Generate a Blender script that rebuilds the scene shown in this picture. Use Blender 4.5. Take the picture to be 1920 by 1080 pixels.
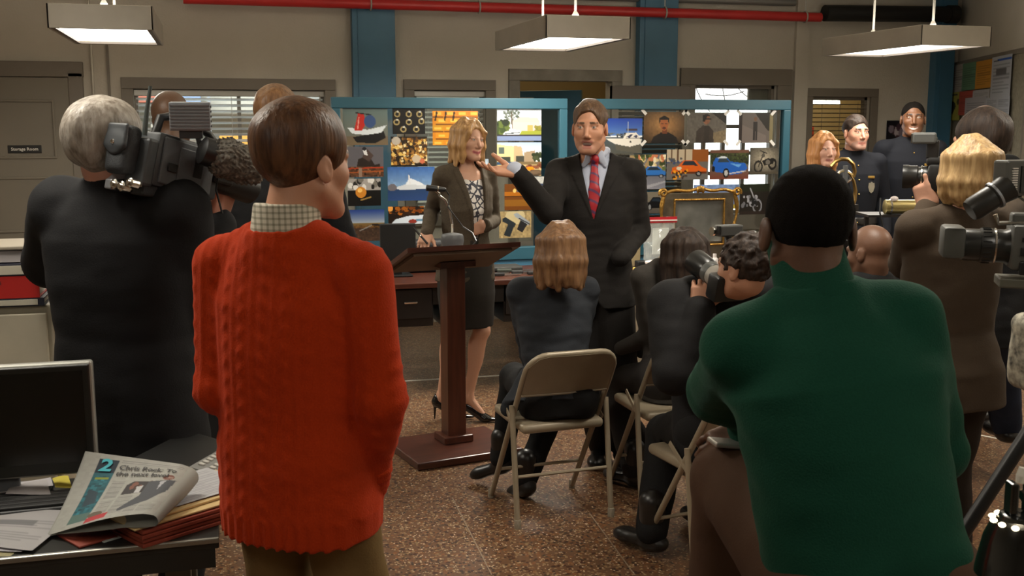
import bpy, bmesh, math, random
import numpy as np
from mathutils import Vector, Matrix
random.seed(7); rng = np.random.default_rng(7)
for o in list(bpy.data.objects): bpy.data.objects.remove(o)
SC = bpy.context.scene; COL = SC.collection
# ------------------------------------------------------------------ camera
YAW, PITCH, FPX, EYE = math.radians(15.4), math.radians(8.67), 2000.0, 1.73
FWD = np.array([math.sin(YAW), math.cos(YAW), 0]); RGT = np.array([math.cos(YAW), -math.sin(YAW), 0]); UPZ = np.array([0, 0, 1.0])
cam_d = bpy.data.cameras.new('camera'); cam = bpy.data.objects.new('camera', cam_d); COL.objects.link(cam)
cam.location = (0, 0, EYE); cam.rotation_euler = (math.pi/2 - PITCH, 0, -YAW)
cam_d.sensor_width = 24.9; cam_d.lens = 24.9*FPX/1920; cam_d.clip_start = 0.05
cam_d.dof.use_dof = True; cam_d.dof.focus_distance = 5.4; cam_d.dof.aperture_fstop = 8.0
SC.camera = cam
# ------------------------------------------------------------------ exposure, world, big lights
vs = SC.view_settings
vs.view_transform = 'Standard'; vs.look = 'None'; vs.gamma = 1.0; vs.exposure = 0.12; vs.use_curve_mapping = False
wd = bpy.data.worlds.new('world'); SC.world = wd; wd.use_nodes = True
wd.node_tree.nodes['Background'].inputs[0].default_value = (0.75, 0.85, 1.0, 1); wd.node_tree.nodes['Background'].inputs[1].default_value = 0.5
def area(name, loc, size, power, color, rot=(0, 0, 0), spread=math.pi):
    l = bpy.data.lights.new(name, 'AREA'); l.shape = 'RECTANGLE'; l.size, l.size_y = size; l.energy = power; l.color = color; l.spread = spread
    o = bpy.data.objects.new(name, l); COL.objects.link(o); o.location = loc; o.rotation_euler = rot; o['kind'] = 'helper'; return o
LAMP_W = 34.0; UP = .85; LAMP_C = (1.0, 0.93, 0.80)
# three pendants in view, six more added out of frame for light (each under its own lamp housing, built below): x, y, power factor
LAMPS = [(-0.55, 6.62, .9), (2.09, 6.5, 1.1), (4.52, 6.45, .55), (2.09, 3.4, .72), (4.6, 3.4, 1.5), (-0.9, 3.4, .75), (2.09, .3, .14), (-0.9, .3, .14), (4.6, .3, 0.25)]
for i, (x, y, k) in enumerate(LAMPS):
    area('pendant_light', (x, y, 2.215 if y > 5 else 2.70), (0.42, 1.02), LAMP_W*k, LAMP_C)
    area('added_uplight', (x, y, 2.37 if y > 5 else 2.86), (0.36, .9), LAMP_W*UP*k**.5, LAMP_C, (math.pi, 0, 0))   # added above the closed housings to brighten ceiling and upper wall
# ------------------------------------------------------------------ placing
CAM = np.array([0, 0, EYE]); _cf = FWD*math.cos(PITCH) - UPZ*math.sin(PITCH); _cu = UPZ*math.cos(PITCH) + FWD*math.sin(PITCH)
def _ray(x, y): return _cf + RGT*((x-960)/FPX) - _cu*((y-540)/FPX)
def P(x, y, d):
    "world point seen at (x, y) at horizontal distance d along the view"
    r = _ray(x, y); return CAM + r*(d/(r@FWD))
def PZ(x, y, z):
    r = _ray(x, y); return CAM + r*((z-EYE)/r[2])
def PY(x, y, Y):
    r = _ray(x, y); return CAM + r*(Y/r[1])
def V(*a): return np.array(a, float)
def unit(v): v = np.asarray(v, float); return v/np.linalg.norm(v)
def face_dir(deg):
    "horizontal direction, degrees clockwise from straight away from the camera"
    t = math.radians(deg); return FWD*math.cos(t) + RGT*math.sin(t)
# ------------------------------------------------------------------ materials
MATS = {}
def mat(name, col=(.5, .5, .5), rough=.6, metal=0., var=0., vscale=8., bump=0., bscale=40., stretch=(1, 1, 1), emit=None, estr=0., trans=0., alpha=1., coat=0., sheen=0., spec=None, vc=False, col2=None, coords='Object'):
    if name in MATS: return MATS[name]
    m = bpy.data.materials.new(name); m.use_nodes = True; nt = m.node_tree; b = nt.nodes['Principled BSDF']
    c = (*col, 1) if len(col) == 3 else col
    b.inputs['Base Color'].default_value = c; b.inputs['Roughness'].default_value = rough; b.inputs['Metallic'].default_value = metal
    if spec is not None: b.inputs['Specular IOR Level'].default_value = spec
    if trans: b.inputs['Transmission Weight'].default_value = trans
    if alpha < 1: b.inputs['Alpha'].default_value = alpha
    if coat: b.inputs['Coat Weight'].default_value = coat; b.inputs['Coat Roughness'].default_value = .15
    if sheen: b.inputs['Sheen Weight'].default_value = sheen; b.inputs['Sheen Roughness'].default_value = .4
    if emit: b.inputs['Emission Color'].default_value = (*emit, 1); b.inputs['Emission Strength'].default_value = estr
    N = nt.nodes.new; L = nt.links.new
    if var or bump or vc:
        tc = N('ShaderNodeTexCoord'); mp = N('ShaderNodeMapping'); mp.inputs['Scale'].default_value = stretch
        L(tc.outputs[coords], mp.inputs[0])
    src = None
    if vc:
        a = N('ShaderNodeVertexColor'); a.layer_name = 'Col'; src = a.outputs[0]; L(src, b.inputs['Base Color'])
    if var:
        n = N('ShaderNodeTexNoise'); n.inputs['Scale'].default_value = vscale; n.inputs['Detail'].default_value = 5; L(mp.outputs[0], n.inputs[0])
        r = N('ShaderNodeMapRange'); r.inputs[1].default_value = .3; r.inputs[2].default_value = .7; L(n.outputs[0], r.inputs[0])
        mx = N('ShaderNodeMix'); mx.data_type = 'RGBA'; L(r.outputs[0], mx.inputs[0])
        if src:
            mx.blend_type = 'MULTIPLY'; mx.inputs[7].default_value = (1-var, 1-var, 1-var, 1); L(src, mx.inputs[6])
        else:
            mx.inputs[6].default_value = c
            mx.inputs[7].default_value = (*col2, 1) if col2 else (*[v*(1-var) for v in col[:3]], 1)
        L(mx.outputs[2], b.inputs['Base Color'])
    if bump:
        n2 = N('ShaderNodeTexNoise'); n2.inputs['Scale'].default_value = bscale; n2.inputs['Detail'].default_value = 4; L(mp.outputs[0], n2.inputs[0])
        bp = N('ShaderNodeBump'); bp.inputs['Strength'].default_value = bump; bp.inputs['Distance'].default_value = .01; L(n2.outputs[0], bp.inputs['Height']); L(bp.outputs[0], b.inputs['Normal'])
    MATS[name] = m; return m
# ------------------------------------------------------------------ objects
def tag(o, label=None, cat=None, group=None, kind=None):
    if label: o['label'] = label
    if cat: o['category'] = cat
    if group: o['group'] = group
    if kind: o['kind'] = kind
    return o
def thing(name, loc, label, cat, group=None, rz=0.):
    o = bpy.data.objects.new(name, None); COL.objects.link(o); o.location = loc; o.rotation_euler = (0, 0, rz); o.empty_display_size = .05
    return tag(o, label, cat, group)
def link(name, me, m, parent=None, org=None, smooth=False):
    o = bpy.data.objects.new(name, me); COL.objects.link(o)
    if m: me.materials.append(m)
    if parent is not None: o.parent = parent
    elif org is not None: o.location = Vector(org)
    if smooth: me.shade_smooth()
    return o
def copy_tree(o, parent=None):
    c = o.copy(); COL.objects.link(c)
    if parent is not None: c.parent = parent
    for ch in list(o.children): copy_tree(ch, c)
    return c
class MB:
    "collects shapes in one bmesh; org is subtracted so the object's origin sits there"
    def __init__(s): s.b = bmesh.new()
    def _add(s, vs, fs):
        v = [s.b.verts.new(Vector(p)) for p in vs]
        for f in fs:
            try: s.b.faces.new([v[i] for i in f])
            except ValueError: pass
        return s
    def box(s, c, sz, rot=None, bev=0., seg=2):
        t = bmesh.new(); bmesh.ops.create_cube(t, size=1.0)
        for v in t.verts: v.co = Vector((v.co.x*sz[0], v.co.y*sz[1], v.co.z*sz[2]))
        if bev > 0: bmesh.ops.bevel(t, geom=t.edges[:], offset=bev, segments=seg, affect='EDGES', profile=.5)
        M = Matrix.Translation(Vector(c))
        if rot is not None: M = M @ (Matrix(rot).to_4x4() if not isinstance(rot, Matrix) else rot.to_4x4())
        t.transform(M); t.verts.index_update()
        s._add([v.co.copy() for v in t.verts], [[v.index for v in f.verts] for f in t.faces]); t.free(); return s
    def tube(s, pts, r, n=8, closed=False, cap=True):
        pts = [np.asarray(p, float) for p in pts]; m = len(pts); rs = r if hasattr(r, '__len__') else [r]*m
        vs, fs = [], []; prev = None
        for i, p in enumerate(pts):
            if closed: t = pts[(i+1) % m]-pts[i-1]
            else: t = pts[min(i+1, m-1)]-pts[max(i-1, 0)]
            t = unit(t)
            if prev is None:
                a = V(0, 0, 1) if abs(t[2]) < .9 else V(1, 0, 0); u = unit(np.cross(t, a))
            else: u = unit(prev - t*(prev@t))
            prev = u; w = np.cross(t, u)
            for k in range(n):
                an = 2*math.pi*k/n; vs.append(p + (u*math.cos(an)+w*math.sin(an))*rs[i])
        for i in range(m if closed else m-1):
            for k in range(n):
                j = (i+1) % m; fs.append((i*n+k, i*n+(k+1) % n, j*n+(k+1) % n, j*n+k))
        if cap and not closed: fs += [tuple(range(n-1, -1, -1)), tuple((m-1)*n+k for k in range(n))]
        return s._add(vs, fs)
    def lathe(s, prof, c=(0, 0, 0), ax=(0, 0, 1), n=20, squash=1.):
        ax = unit(ax); a = V(1, 0, 0) if abs(ax[0]) < .9 else V(0, 1, 0); u = unit(np.cross(ax, a)); w = np.cross(ax, u); c = np.asarray(c, float)
        vs, fs = [], []
        for r, z in prof:
            for k in range(n):
                t = 2*math.pi*k/n; vs.append(c+ax*z+(u*math.cos(t)+w*math.sin(t)*squash)*max(r, 1e-4))
        for i in range(len(prof)-1):
            for k in range(n): fs.append((i*n+k, i*n+(k+1) % n, (i+1)*n+(k+1) % n, (i+1)*n+k))
        fs += [tuple(range(n-1, -1, -1)), tuple((len(prof)-1)*n+k for k in range(n))]
        return s._add(vs, fs)
    def prism(s, poly, h, o=(0, 0, 0), u=(1, 0, 0), w=(0, 1, 0)):
        "poly (a, b) in plane u, w at o, extruded h along u x w"
        o, u, w = np.asarray(o, float), np.asarray(u, float), np.asarray(w, float); nrm = np.cross(u, w); m = len(poly)
        vs = [o+u*a+w*b for a, b in poly]+[o+u*a+w*b+nrm*h for a, b in poly]
        return s._add(vs, [tuple(range(m-1, -1, -1)), tuple(range(m, 2*m))]+[(i, (i+1) % m, m+(i+1) % m, m+i) for i in range(m)])
    def quad(s, a, b, c, d): return s._add([a, b, c, d], [(0, 1, 2, 3)])
    def ball(s, c, r, n=12):
        r = r if hasattr(r, '__len__') else (r, r, r); t = bmesh.new(); bmesh.ops.create_uvsphere(t, u_segments=n, v_segments=max(6, n*2//3), radius=1)
        for v in t.verts: v.co = Vector((v.co.x*r[0]+c[0], v.co.y*r[1]+c[1], v.co.z*r[2]+c[2]))
        t.verts.index_update(); s._add([v.co.copy() for v in t.verts], [[v.index for v in f.verts] for f in t.faces]); t.free(); return s
    def build(s, name, m, parent=None, org=None, smooth=False, ang=None):
        bmesh.ops.recalc_face_normals(s.b, faces=s.b.faces[:])
        if org is not None: bmesh.ops.translate(s.b, verts=s.b.verts[:], vec=-Vector(org))
        me = bpy.data.meshes.new(name); s.b.to_mesh(me); s.b.free()
        o = link(name, me, m, parent, org)
        if ang or smooth: me.shade_auto_smooth(angle=math.radians(ang or 40)) if hasattr(me, 'shade_auto_smooth') else me.shade_smooth()
        if (ang or smooth) and not hasattr(me, 'shade_auto_smooth'):
            me.set_sharp_from_angle(angle=math.radians(ang or 40))
        return o
def rotz(a): return Matrix.Rotation(a, 3, 'Z')
def frame(fwd, up=(0, 0, 1)):
    "3x3 with columns right, forward, up"
    f = unit(fwd); r = unit(np.cross(f, up)); u = np.cross(r, f); return np.stack([r, f, u], 1)
def text(name, body, size, m, parent, loc, rot, extrude=.0006, align='LEFT', sx=1., bold=0.):
    c = bpy.data.curves.new(name, 'FONT'); c.body = body; c.size = size; c.align_x = align; c.align_y = 'CENTER'; c.extrude = extrude; c.offset = bold; c.resolution_u = 2
    t = bpy.data.objects.new('tmp', c); COL.objects.link(t); dg = bpy.context.evaluated_depsgraph_get()
    me = bpy.data.meshes.new_from_object(t.evaluated_get(dg)); bpy.data.objects.remove(t)
    for v in me.vertices: v.co.x *= sx
    o = link(name, me, m, parent); o.location = loc; o.rotation_euler = rot; return o
# ------------------------------------------------------------------ smooth bodies: signed distances meshed by surface nets
class Prim:
    def __init__(s, fn, lo, hi): s.fn, s.lo, s.hi = fn, np.asarray(lo, float), np.asarray(hi, float)
def cap(a, b, ra, rb=None, flat=None, f=1.):
    a, b = np.asarray(a, float), np.asarray(b, float); rb = ra if rb is None else rb; rm = max(ra, rb)
    u = None if flat is None else unit(flat)
    ba = b-a
    if u is not None: ba = ba + u*(ba@u)*(1/f-1)
    L2 = max(ba@ba, 1e-9)
    def fn(p):
        q = p-a
        if u is not None: q = q + np.outer(q@u, u)*(1/f-1)
        t = np.clip(q@ba/L2, 0, 1); d = np.sqrt(((q-t[:, None]*ba)**2).sum(1)) - (ra+(rb-ra)*t)
        return d*min(1, f)
    return Prim(fn, np.minimum(a, b)-rm*max(1, f), np.maximum(a, b)+rm*max(1, f))
def ell(c, r, M=None):
    c, r = np.asarray(c, float), np.asarray(r, float); rm = r.max()
    def fn(p):
        q = p-c
        if M is not None: q = q@M
        k0 = np.sqrt(((q/r)**2).sum(1)); k1 = np.sqrt(((q/r**2)**2).sum(1)); return k0*(k0-1)/np.maximum(k1, 1e-6)
    return Prim(fn, c-rm, c+rm)
def rbox(c, h, M=None, r=.01):
    c, h = np.asarray(c, float), np.asarray(h, float); rm = np.linalg.norm(h)
    def fn(p):
        q = p-c
        if M is not None: q = q@M
        q = np.abs(q)-(h-r); return np.sqrt((np.maximum(q, 0)**2).sum(1))+np.minimum(q.max(1), 0)-r
    return Prim(fn, c-rm, c+rm)
def planes(ps, lo, hi):
    ps = [(np.asarray(a, float), unit(n)) for a, n in ps]
    return Prim(lambda p: np.max([(p-a)@n for a, n in ps], 0), lo, hi)
def loft(M, o, secs, n=2.3, rnd=.0):
    "secs rows (z, halfwidth, halfdepth, offx, offy) in frame M (columns right, forward, up) about o"
    S_ = np.asarray(secs, float); o = np.asarray(o, float); z0, z1 = S_[0, 0], S_[-1, 0]
    def fn(p):
        q = (p-o)@M; z = q[:, 2]; zc = np.clip(z, z0, z1)
        a, b, ox, oy = [np.interp(zc, S_[:, 0], S_[:, i]) for i in (1, 2, 3, 4)]
        x, y = q[:, 0]-ox, q[:, 1]-oy; k = ((np.abs(x/a))**n+(np.abs(y/b))**n)**(1/n); r = np.sqrt(x*x+y*y)
        d = np.where(k > 1e-3, r*(1-1/np.maximum(k, 1e-3)), -np.minimum(a, b)); d = np.maximum(d, -np.minimum(a, b))
        e = np.maximum(z0-z, z-z1)
        return np.where((d > 0) & (e > 0), np.sqrt(d*d+e*e), np.maximum(d, e))
    cs = np.array([o+M@np.array([sx*r[1]+r[3], sy*r[2]+r[4], r[0]]) for r in S_ for sx in (-1, 1) for sy in (-1, 1)])
    return Prim(fn, cs.min(0), cs.max(0))
def wob(p, amp, fr, ph=0.):
    x, y, z = p[:, 0]*fr+ph, p[:, 1]*fr+ph*1.7, p[:, 2]*fr+ph*.6
    a = np.sin(x+1.3*np.sin(y*.9+z*.4))+np.sin(y*1.1+1.2*np.sin(z*1.2-x*.5))+np.sin(z*.95+1.4*np.sin(x*.8+y*.7)); return amp*a/3
class Sdf:
    def __init__(s): s.ops = []
    def u(s, pr, k=.01): s.ops.append(('u', pr, k)); return s
    def sub(s, pr, k=.004): s.ops.append(('s', pr, k)); return s
    def cut(s, pt, n): s.ops.append(('c', (np.asarray(pt, float), unit(n)), 0)); return s       # keep the side n points away from
    def f(s, fn): s.ops.append(('f', fn, 0)); return s
    def ev(s, p, lo=None, hi=None):
        "p (B, n, 3) blocks with corner arrays lo, hi (B, 3) or None"
        B, n = p.shape[:2]; d = np.full((B, n), .5, np.float32)
        for t, pr, k in s.ops:
            if t == 'c': d = np.maximum(d, ((p-pr[0])@pr[1]).astype(np.float32)); continue
            if t == 'f': d = pr(p.reshape(-1, 3), d.reshape(-1)).reshape(B, n).astype(np.float32); continue
            if lo is None: ix = np.arange(B)
            else:
                mg = k+.03; ix = np.nonzero(((lo < pr.hi+mg) & (hi > pr.lo-mg)).all(1))[0]
            if not len(ix): continue
            x = pr.fn(p[ix].reshape(-1, 3)).reshape(len(ix), n); e = d[ix]
            if t == 'u':
                h = np.maximum(k-np.abs(e-x), 0)/k if k > 0 else 0; d[ix] = np.minimum(e, x)-h*h*k*.25
            else:
                h = np.maximum(k-np.abs(e+x), 0)/k if k > 0 else 0; d[ix] = np.maximum(e, -x)+h*h*k*.25
        return d
    def mesh(s, h=.006):
        us = [o[1] for o in s.ops if o[0] == 'u']
        lo = np.min([q.lo for q in us], 0)-4*h-.015; hi = np.max([q.hi for q in us], 0)+4*h+.015
        nb = np.ceil((hi-lo)/(8*h)).astype(int); B = 8*h
        ii = np.stack(np.meshgrid(*[np.arange(k) for k in nb], indexing='ij'), -1).reshape(-1, 3)
        blo = lo+ii*B; dc = s.ev((blo+B/2)[:, None, :])[:, 0]
        act = np.abs(dc) < B*1.35+.012
        D = np.empty(tuple(nb*8), np.float32)
        D5 = D.reshape(nb[0], 8, nb[1], 8, nb[2], 8); D5[:] = np.where(dc < 0, -.1, .1).reshape(nb)[:, None, :, None, :, None]
        off = np.stack(np.meshgrid(*[np.arange(8)]*3, indexing='ij'), -1).reshape(-1, 3)*h
        ia = np.nonzero(act)[0]
        for c in range(0, len(ia), 1500):
            j = ia[c:c+1500]; pts = blo[j][:, None, :]+off[None]
            d = s.ev(pts, blo[j], blo[j]+B); q = ii[j]
            D5[q[:, 0], :, q[:, 1], :, q[:, 2], :] = d.reshape(-1, 8, 8, 8)
        return nets(D, lo, h)
def nets(D, lo, h):
    s = D < 0; nx, ny, nz = D.shape
    cnt = np.zeros((nx-1, ny-1, nz-1), np.int8)
    for i in (0, 1):
        for j in (0, 1):
            for k in (0, 1): cnt += s[i:nx-1+i, j:ny-1+j, k:nz-1+k]
    cells = np.argwhere((cnt > 0) & (cnt < 8)); idx = np.full(cnt.shape, -1, np.int32); idx[tuple(cells.T)] = np.arange(len(cells))
    cor = [(i, j, k) for i in (0, 1) for j in (0, 1) for k in (0, 1)]
    val = {c: D[cells[:, 0]+c[0], cells[:, 1]+c[1], cells[:, 2]+c[2]] for c in cor}
    acc = np.zeros((len(cells), 3)); num = np.zeros(len(cells))
    for a in cor:
        for ax in range(3):
            if a[ax]: continue
            b = list(a); b[ax] = 1; va, vb = val[a], val[tuple(b)]; m = (va < 0) != (vb < 0)
            t = np.where(m, va/np.where(m, va-vb, 1), 0); pt = np.tile(np.array(a, float), (len(cells), 1)); pt[:, ax] += t
            acc += pt*m[:, None]; num += m
    vs = lo+(cells+acc/num[:, None])*h
    quads = []
    for ax in range(3):
        o1, o2 = (ax+1) % 3, (ax+2) % 3
        A = np.moveaxis(s, ax, 0); e = np.argwhere((A[:-1] != A[1:]))
        if not len(e): continue
        inside = A[:-1][tuple(e.T)]
        rest = [a for a in range(3) if a != ax]; E = np.zeros((len(e), 3), int); E[:, ax] = e[:, 0]; E[:, rest[0]] = e[:, 1]; E[:, rest[1]] = e[:, 2]
        ok = (E[:, o1] > 0) & (E[:, o2] > 0) & (E[:, o1] < D.shape[o1]-1) & (E[:, o2] < D.shape[o2]-1); E = E[ok]; inside = inside[ok]
        def at(d1, d2):
            q = E.copy(); q[:, o1] -= d1; q[:, o2] -= d2; return idx[q[:, 0], q[:, 1], q[:, 2]]
        Q = np.stack([at(1, 1), at(0, 1), at(0, 0), at(1, 0)], 1); Q[~inside] = Q[~inside][:, ::-1]; quads.append(Q)
    return vs, np.concatenate(quads)
def mesh_np(name, vs, qs, cols=None):
    me = bpy.data.meshes.new(name); me.vertices.add(len(vs)); me.vertices.foreach_set('co', np.asarray(vs, np.float32).ravel())
    me.loops.add(qs.size); me.loops.foreach_set('vertex_index', qs.astype(np.int32).ravel()); me.polygons.add(len(qs))
    me.polygons.foreach_set('loop_start', np.arange(len(qs), dtype=np.int32)*qs.shape[1])
    if cols is not None:
        a = me.color_attributes.new('Col', 'FLOAT_COLOR', 'POINT'); c = np.ones((len(vs), 4), np.float32); c[:, :3] = cols; a.data.foreach_set('color', c.ravel())
    me.update(); me.validate(); me.shade_smooth(); return me
def sdf_obj(name, S, h, m, parent=None, org=(0, 0, 0)):
    vs, qs = S.mesh(h); return link(name, mesh_np(name, vs-np.asarray(org), qs), m, parent, org)
# ------------------------------------------------------------------ the room
M_wall = mat('painted_plaster', (.56, .52, .445), .8, var=.12, vscale=1.3, bump=.25, bscale=60)
M_trim = mat('taupe_trim', (.20, .172, .138), .5, var=.15, vscale=3)
M_conc = mat('worn_concrete_trim', (.30, .275, .235), .8, var=.4, vscale=5, bump=.3, bscale=30)
M_blue = mat('blue_painted_steel', (.06, .18, .29), .45, var=.15, vscale=4)
M_blued = mat('blue_board_paint', (.022, .088, .125), .38)
M_dark = mat('dark_void', (.02, .018, .016), .8)
def terrazzo():
    m = bpy.data.materials.new('terrazzo'); m.use_nodes = True; nt = m.node_tree; b = nt.nodes['Principled BSDF']; N = nt.nodes.new; L = nt.links.new
    tc = N('ShaderNodeTexCoord'); out = []
    base = (.125, .062, .032, 1)
    def chips(scale, rnd, lo_, c1, c2, prev):
        v = N('ShaderNodeTexVoronoi'); v.inputs['Scale'].default_value = scale; v.inputs['Randomness'].default_value = rnd; L(tc.outputs['Object'], v.inputs[0])
        sp = N('ShaderNodeSeparateColor'); L(v.outputs['Color'], sp.inputs[0])
        ramp = N('ShaderNodeValToRGB'); ramp.color_ramp.interpolation = 'CONSTANT'; e = ramp.color_ramp.elements
        e[0].color = c1; e[1].position = .55; e[1].color = c2; L(sp.outputs[1], ramp.inputs[0])
        g = N('ShaderNodeMath'); g.operation = 'GREATER_THAN'; g.inputs[1].default_value = lo_; L(sp.outputs[0], g.inputs[0])
        d = N('ShaderNodeMath'); d.operation = 'LESS_THAN'; d.inputs[1].default_value = .5; L(v.outputs['Distance'], d.inputs[0])
        k = N('ShaderNodeMath'); k.operation = 'MULTIPLY'; L(g.outputs[0], k.inputs[0]); L(d.outputs[0], k.inputs[1])
        mx = N('ShaderNodeMix'); mx.data_type = 'RGBA'; L(k.outputs[0], mx.inputs[0]); L(prev, mx.inputs[6]); L(ramp.outputs[0], mx.inputs[7]); return mx.outputs[2]
    nz = N('ShaderNodeTexNoise'); nz.inputs['Scale'].default_value = 1.1; L(tc.outputs['Object'], nz.inputs[0])
    mx = N('ShaderNodeMix'); mx.data_type = 'RGBA'; mx.inputs[6].default_value = base; mx.inputs[7].default_value = (.16, .082, .043, 1); L(nz.outputs[0], mx.inputs[0])
    c = chips(48, 1, .45, (.20, .085, .035, 1), (.07, .03, .018, 1), mx.outputs[2])
    c = chips(75, 1, .6, (.27, .17, .085, 1), (.045, .03, .022, 1), c)
    c = chips(110, 1, .86, (.5, .38, .24, 1), (.36, .25, .14, 1), c)
    L(c, b.inputs['Base Color']); b.inputs['Roughness'].default_value = .34
    r = N('ShaderNodeTexNoise'); r.inputs['Scale'].default_value = 2.5; L(tc.outputs['Object'], r.inputs[0]); mr = N('ShaderNodeMapRange'); mr.inputs[3].default_value = .22; mr.inputs[4].default_value = .45; L(r.outputs[0], mr.inputs[0]); L(mr.outputs[0], b.inputs['Roughness'])
    return m
def struct(o): o['kind'] = 'structure'; return o
WY, CEIL = 9.2, 3.15
fl = struct(MB().box((1.8, 4.2, -.05), (16, 18, .1)).build('floor', terrazzo()))
M_strip = mat('zinc_strip', (.66, .62, .54), .4)
M_joint = mat('floor_joint', (.3, .22, .15), .5)
for (a, b, w, m) in [((1.0, 7.06), (2.3, 7.04), .03, M_strip), ((2.3, 7.04), (6.5, 7.0), .018, M_strip), ((3.55, 5.85), (4.6, 4.06), .02, M_strip)]:
    d = unit(V(b[0]-a[0], b[1]-a[1])); n = V(-d[1], d[0])*w/2
    MB().prism([(a[0]-n[0], a[1]-n[1]), (b[0]-n[0], b[1]-n[1]), (b[0]+n[0], b[1]+n[1]), (a[0]+n[0], a[1]+n[1])], .0015, (0, 0, 0)).build('divider_strip', m, fl)
for q in [((848, 933), (922, 1078)), ((1105, 962), (1190, 1078))]:
    a, b = PZ(*q[0], 0), PZ(*q[1], 0); d = unit(b-a); n = V(-d[1], d[0])*.0025
    MB().prism([(a[0]-n[0], a[1]-n[1]), (b[0]-n[0], b[1]-n[1]), (b[0]+n[0], b[1]+n[1]), (a[0]+n[0], a[1]+n[1])], .001).build('joint_line', M_joint, fl)
struct(MB().box((1.8, 4.2, CEIL+.05), (16, 18, .1)).build('ceiling', mat('ceiling_paint', (.6, .57, .5), .9)))
# back wall with openings (x0, x1, z0, z1)
OPEN = {'w1': (-.62, .90, .95, 2.02), 'w2': (1.66, 2.29, .95, 2.03), 'dw': (2.60, 3.46, 0, 2.12), 'w3': (4.28, 5.12, .9, 2.10), 'w4': (5.50, 6.13, .0, 2.0)}
bw = MB(); xs = -4.2; T = .14
for k in ('w1', 'w2', 'dw', 'w3', 'w4'):
    x0, x1, z0, z1 = OPEN[k]
    bw.box(((xs+x0)/2, WY+T/2, CEIL/2), (x0-xs, T, CEIL)); bw.box(((x0+x1)/2, WY+T/2, (CEIL+z1)/2), (x1-x0, T, CEIL-z1))
    if z0 > 0: bw.box(((x0+x1)/2, WY+T/2, z0/2), (x1-x0, T, z0))
    xs = x1
bw.box(((xs+7.6)/2, WY+T/2, CEIL/2), (7.6-xs, T, CEIL))
struct(bw.build('wall_back', M_wall))
struct(MB().box((-4.25, 4.2, CEIL/2), (.1, 18, CEIL)).build('wall_left', M_wall))
struct(MB().box((1.8, -4.75, CEIL/2), (16, .1, CEIL)).build('wall_front', M_wall))
# the right wall runs obliquely towards the camera from the corner beside the last blue column
RC = PY(1789, 235, WY); rd = unit(-(FWD + RGT*.145)); RW_N = V(-rd[1], rd[0], 0)
if RW_N@(-RGT) < 0: RW_N = -RW_N
rot_r = frame(rd)
wr = struct(MB().box(V(RC[0], RC[1], CEIL/2)+rd*6.5-RW_N*.06, (.12, 13.4, CEIL), Matrix(rot_r.tolist())).build('wall_right', M_wall))
struct(MB().box((1.5, WY-.012, .06), (11.8, .024, .12)).build('baseboard_back', M_trim))
def casing(name, x0, x1, z0, z1, w, m, y=WY, t=.035, sill=True):
    b = MB().box((x0-w/2, y-t/2+.004, (z0+z1)/2), (w, t, z1-z0), bev=.004).box((x1+w/2, y-t/2+.004, (z0+z1)/2), (w, t, z1-z0), bev=.004).box(((x0+x1)/2, y-t/2+.004, z1+w/2), (x1-x0+2*w, t, w), bev=.004)
    if sill and z0 > 0: b.box(((x0+x1)/2, y-t/2-.01, z0-w/2), (x1-x0+2*w, t+.02, w), bev=.004)
    return struct(b.build(name, m))
def glass_mat():
    m = bpy.data.materials.new('window_glass'); m.use_nodes = True; nt = m.node_tree; nt.nodes.clear(); N = nt.nodes.new
    o = N('ShaderNodeOutputMaterial'); t = N('ShaderNodeBsdfTransparent'); t.inputs[0].default_value = (.93, .96, .95, 1); g = N('ShaderNodeBsdfGlossy'); g.inputs['Roughness'].default_value = .03
    mx = N('ShaderNodeMixShader'); fr = N('ShaderNodeFresnel'); fr.inputs[0].default_value = 1.45
    nt.links.new(fr.outputs[0], mx.inputs[0]); nt.links.new(t.outputs[0], mx.inputs[1]); nt.links.new(g.outputs[0], mx.inputs[2]); nt.links.new(mx.outputs[0], o.inputs[0]); return m
M_glass = glass_mat()
# window 1 with blind
M_slat = mat('blind_slat', (.68, .69, .67), .45)
M_rail = mat('blind_rail', (.45, .44, .40), .4, metal=.3)
def window(n, key, m, w, mullions=()):
    x0, x1, z0, z1 = OPEN[key]; c = casing('window_%d' % n, x0, x1, z0, z1, w, m)
    MB().box(((x0+x1)/2, WY+.09, (z0+z1)/2), (x1-x0, .006, z1-z0)).build('pane', M_glass, c)
    b = MB()
    for x in (x0+.015, x1-.015): b.box((x, WY+.07, (z0+z1)/2), (.03, .06, z1-z0))
    for z in (z0+.015, z1-.015): b.box(((x0+x1)/2, WY+.07, z), (x1-x0, .06, .03))
    for x in mullions: b.box((x, WY+.08, (z0+z1)/2), (.03, .05, z1-z0))
    b.build('sash', m, c); return c, x0, x1, z0, z1
def blind(parent, x0, x1, ztop, zbot, y, tilt, pitch=.043, m=None, head=True):
    m = m or M_slat
    if head: MB().box(((x0+x1)/2, y, ztop+.03), (x1-x0, .045, .05), bev=.006).build('head_rail', M_rail, parent)
    sl = MB().box((0, 0, 0), (x1-x0-.03, .048, .0025)); o0 = sl.build('slat', m, parent); me = o0.data
    z = ztop-.02; first = True
    while z > zbot:
        o = o0 if first else o0.copy()
        if not first: COL.objects.link(o)
        first = False; o.location = ((x0+x1)/2, y, z); o.rotation_euler = (tilt, 0, 0); z -= pitch
    MB().box(((x0+x1)/2, y, zbot-.015), (x1-x0-.03, .045, .022), bev=.004).build('bottom_rail', m, parent)
    t = MB()
    for x in (x0+.12, (x0+x1)/2, x1-.12): t.tube([(x, y-.026, ztop), (x, y-.026, zbot)], .0025, 5)
    t.build('ladder_cord', m, parent)
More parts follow.
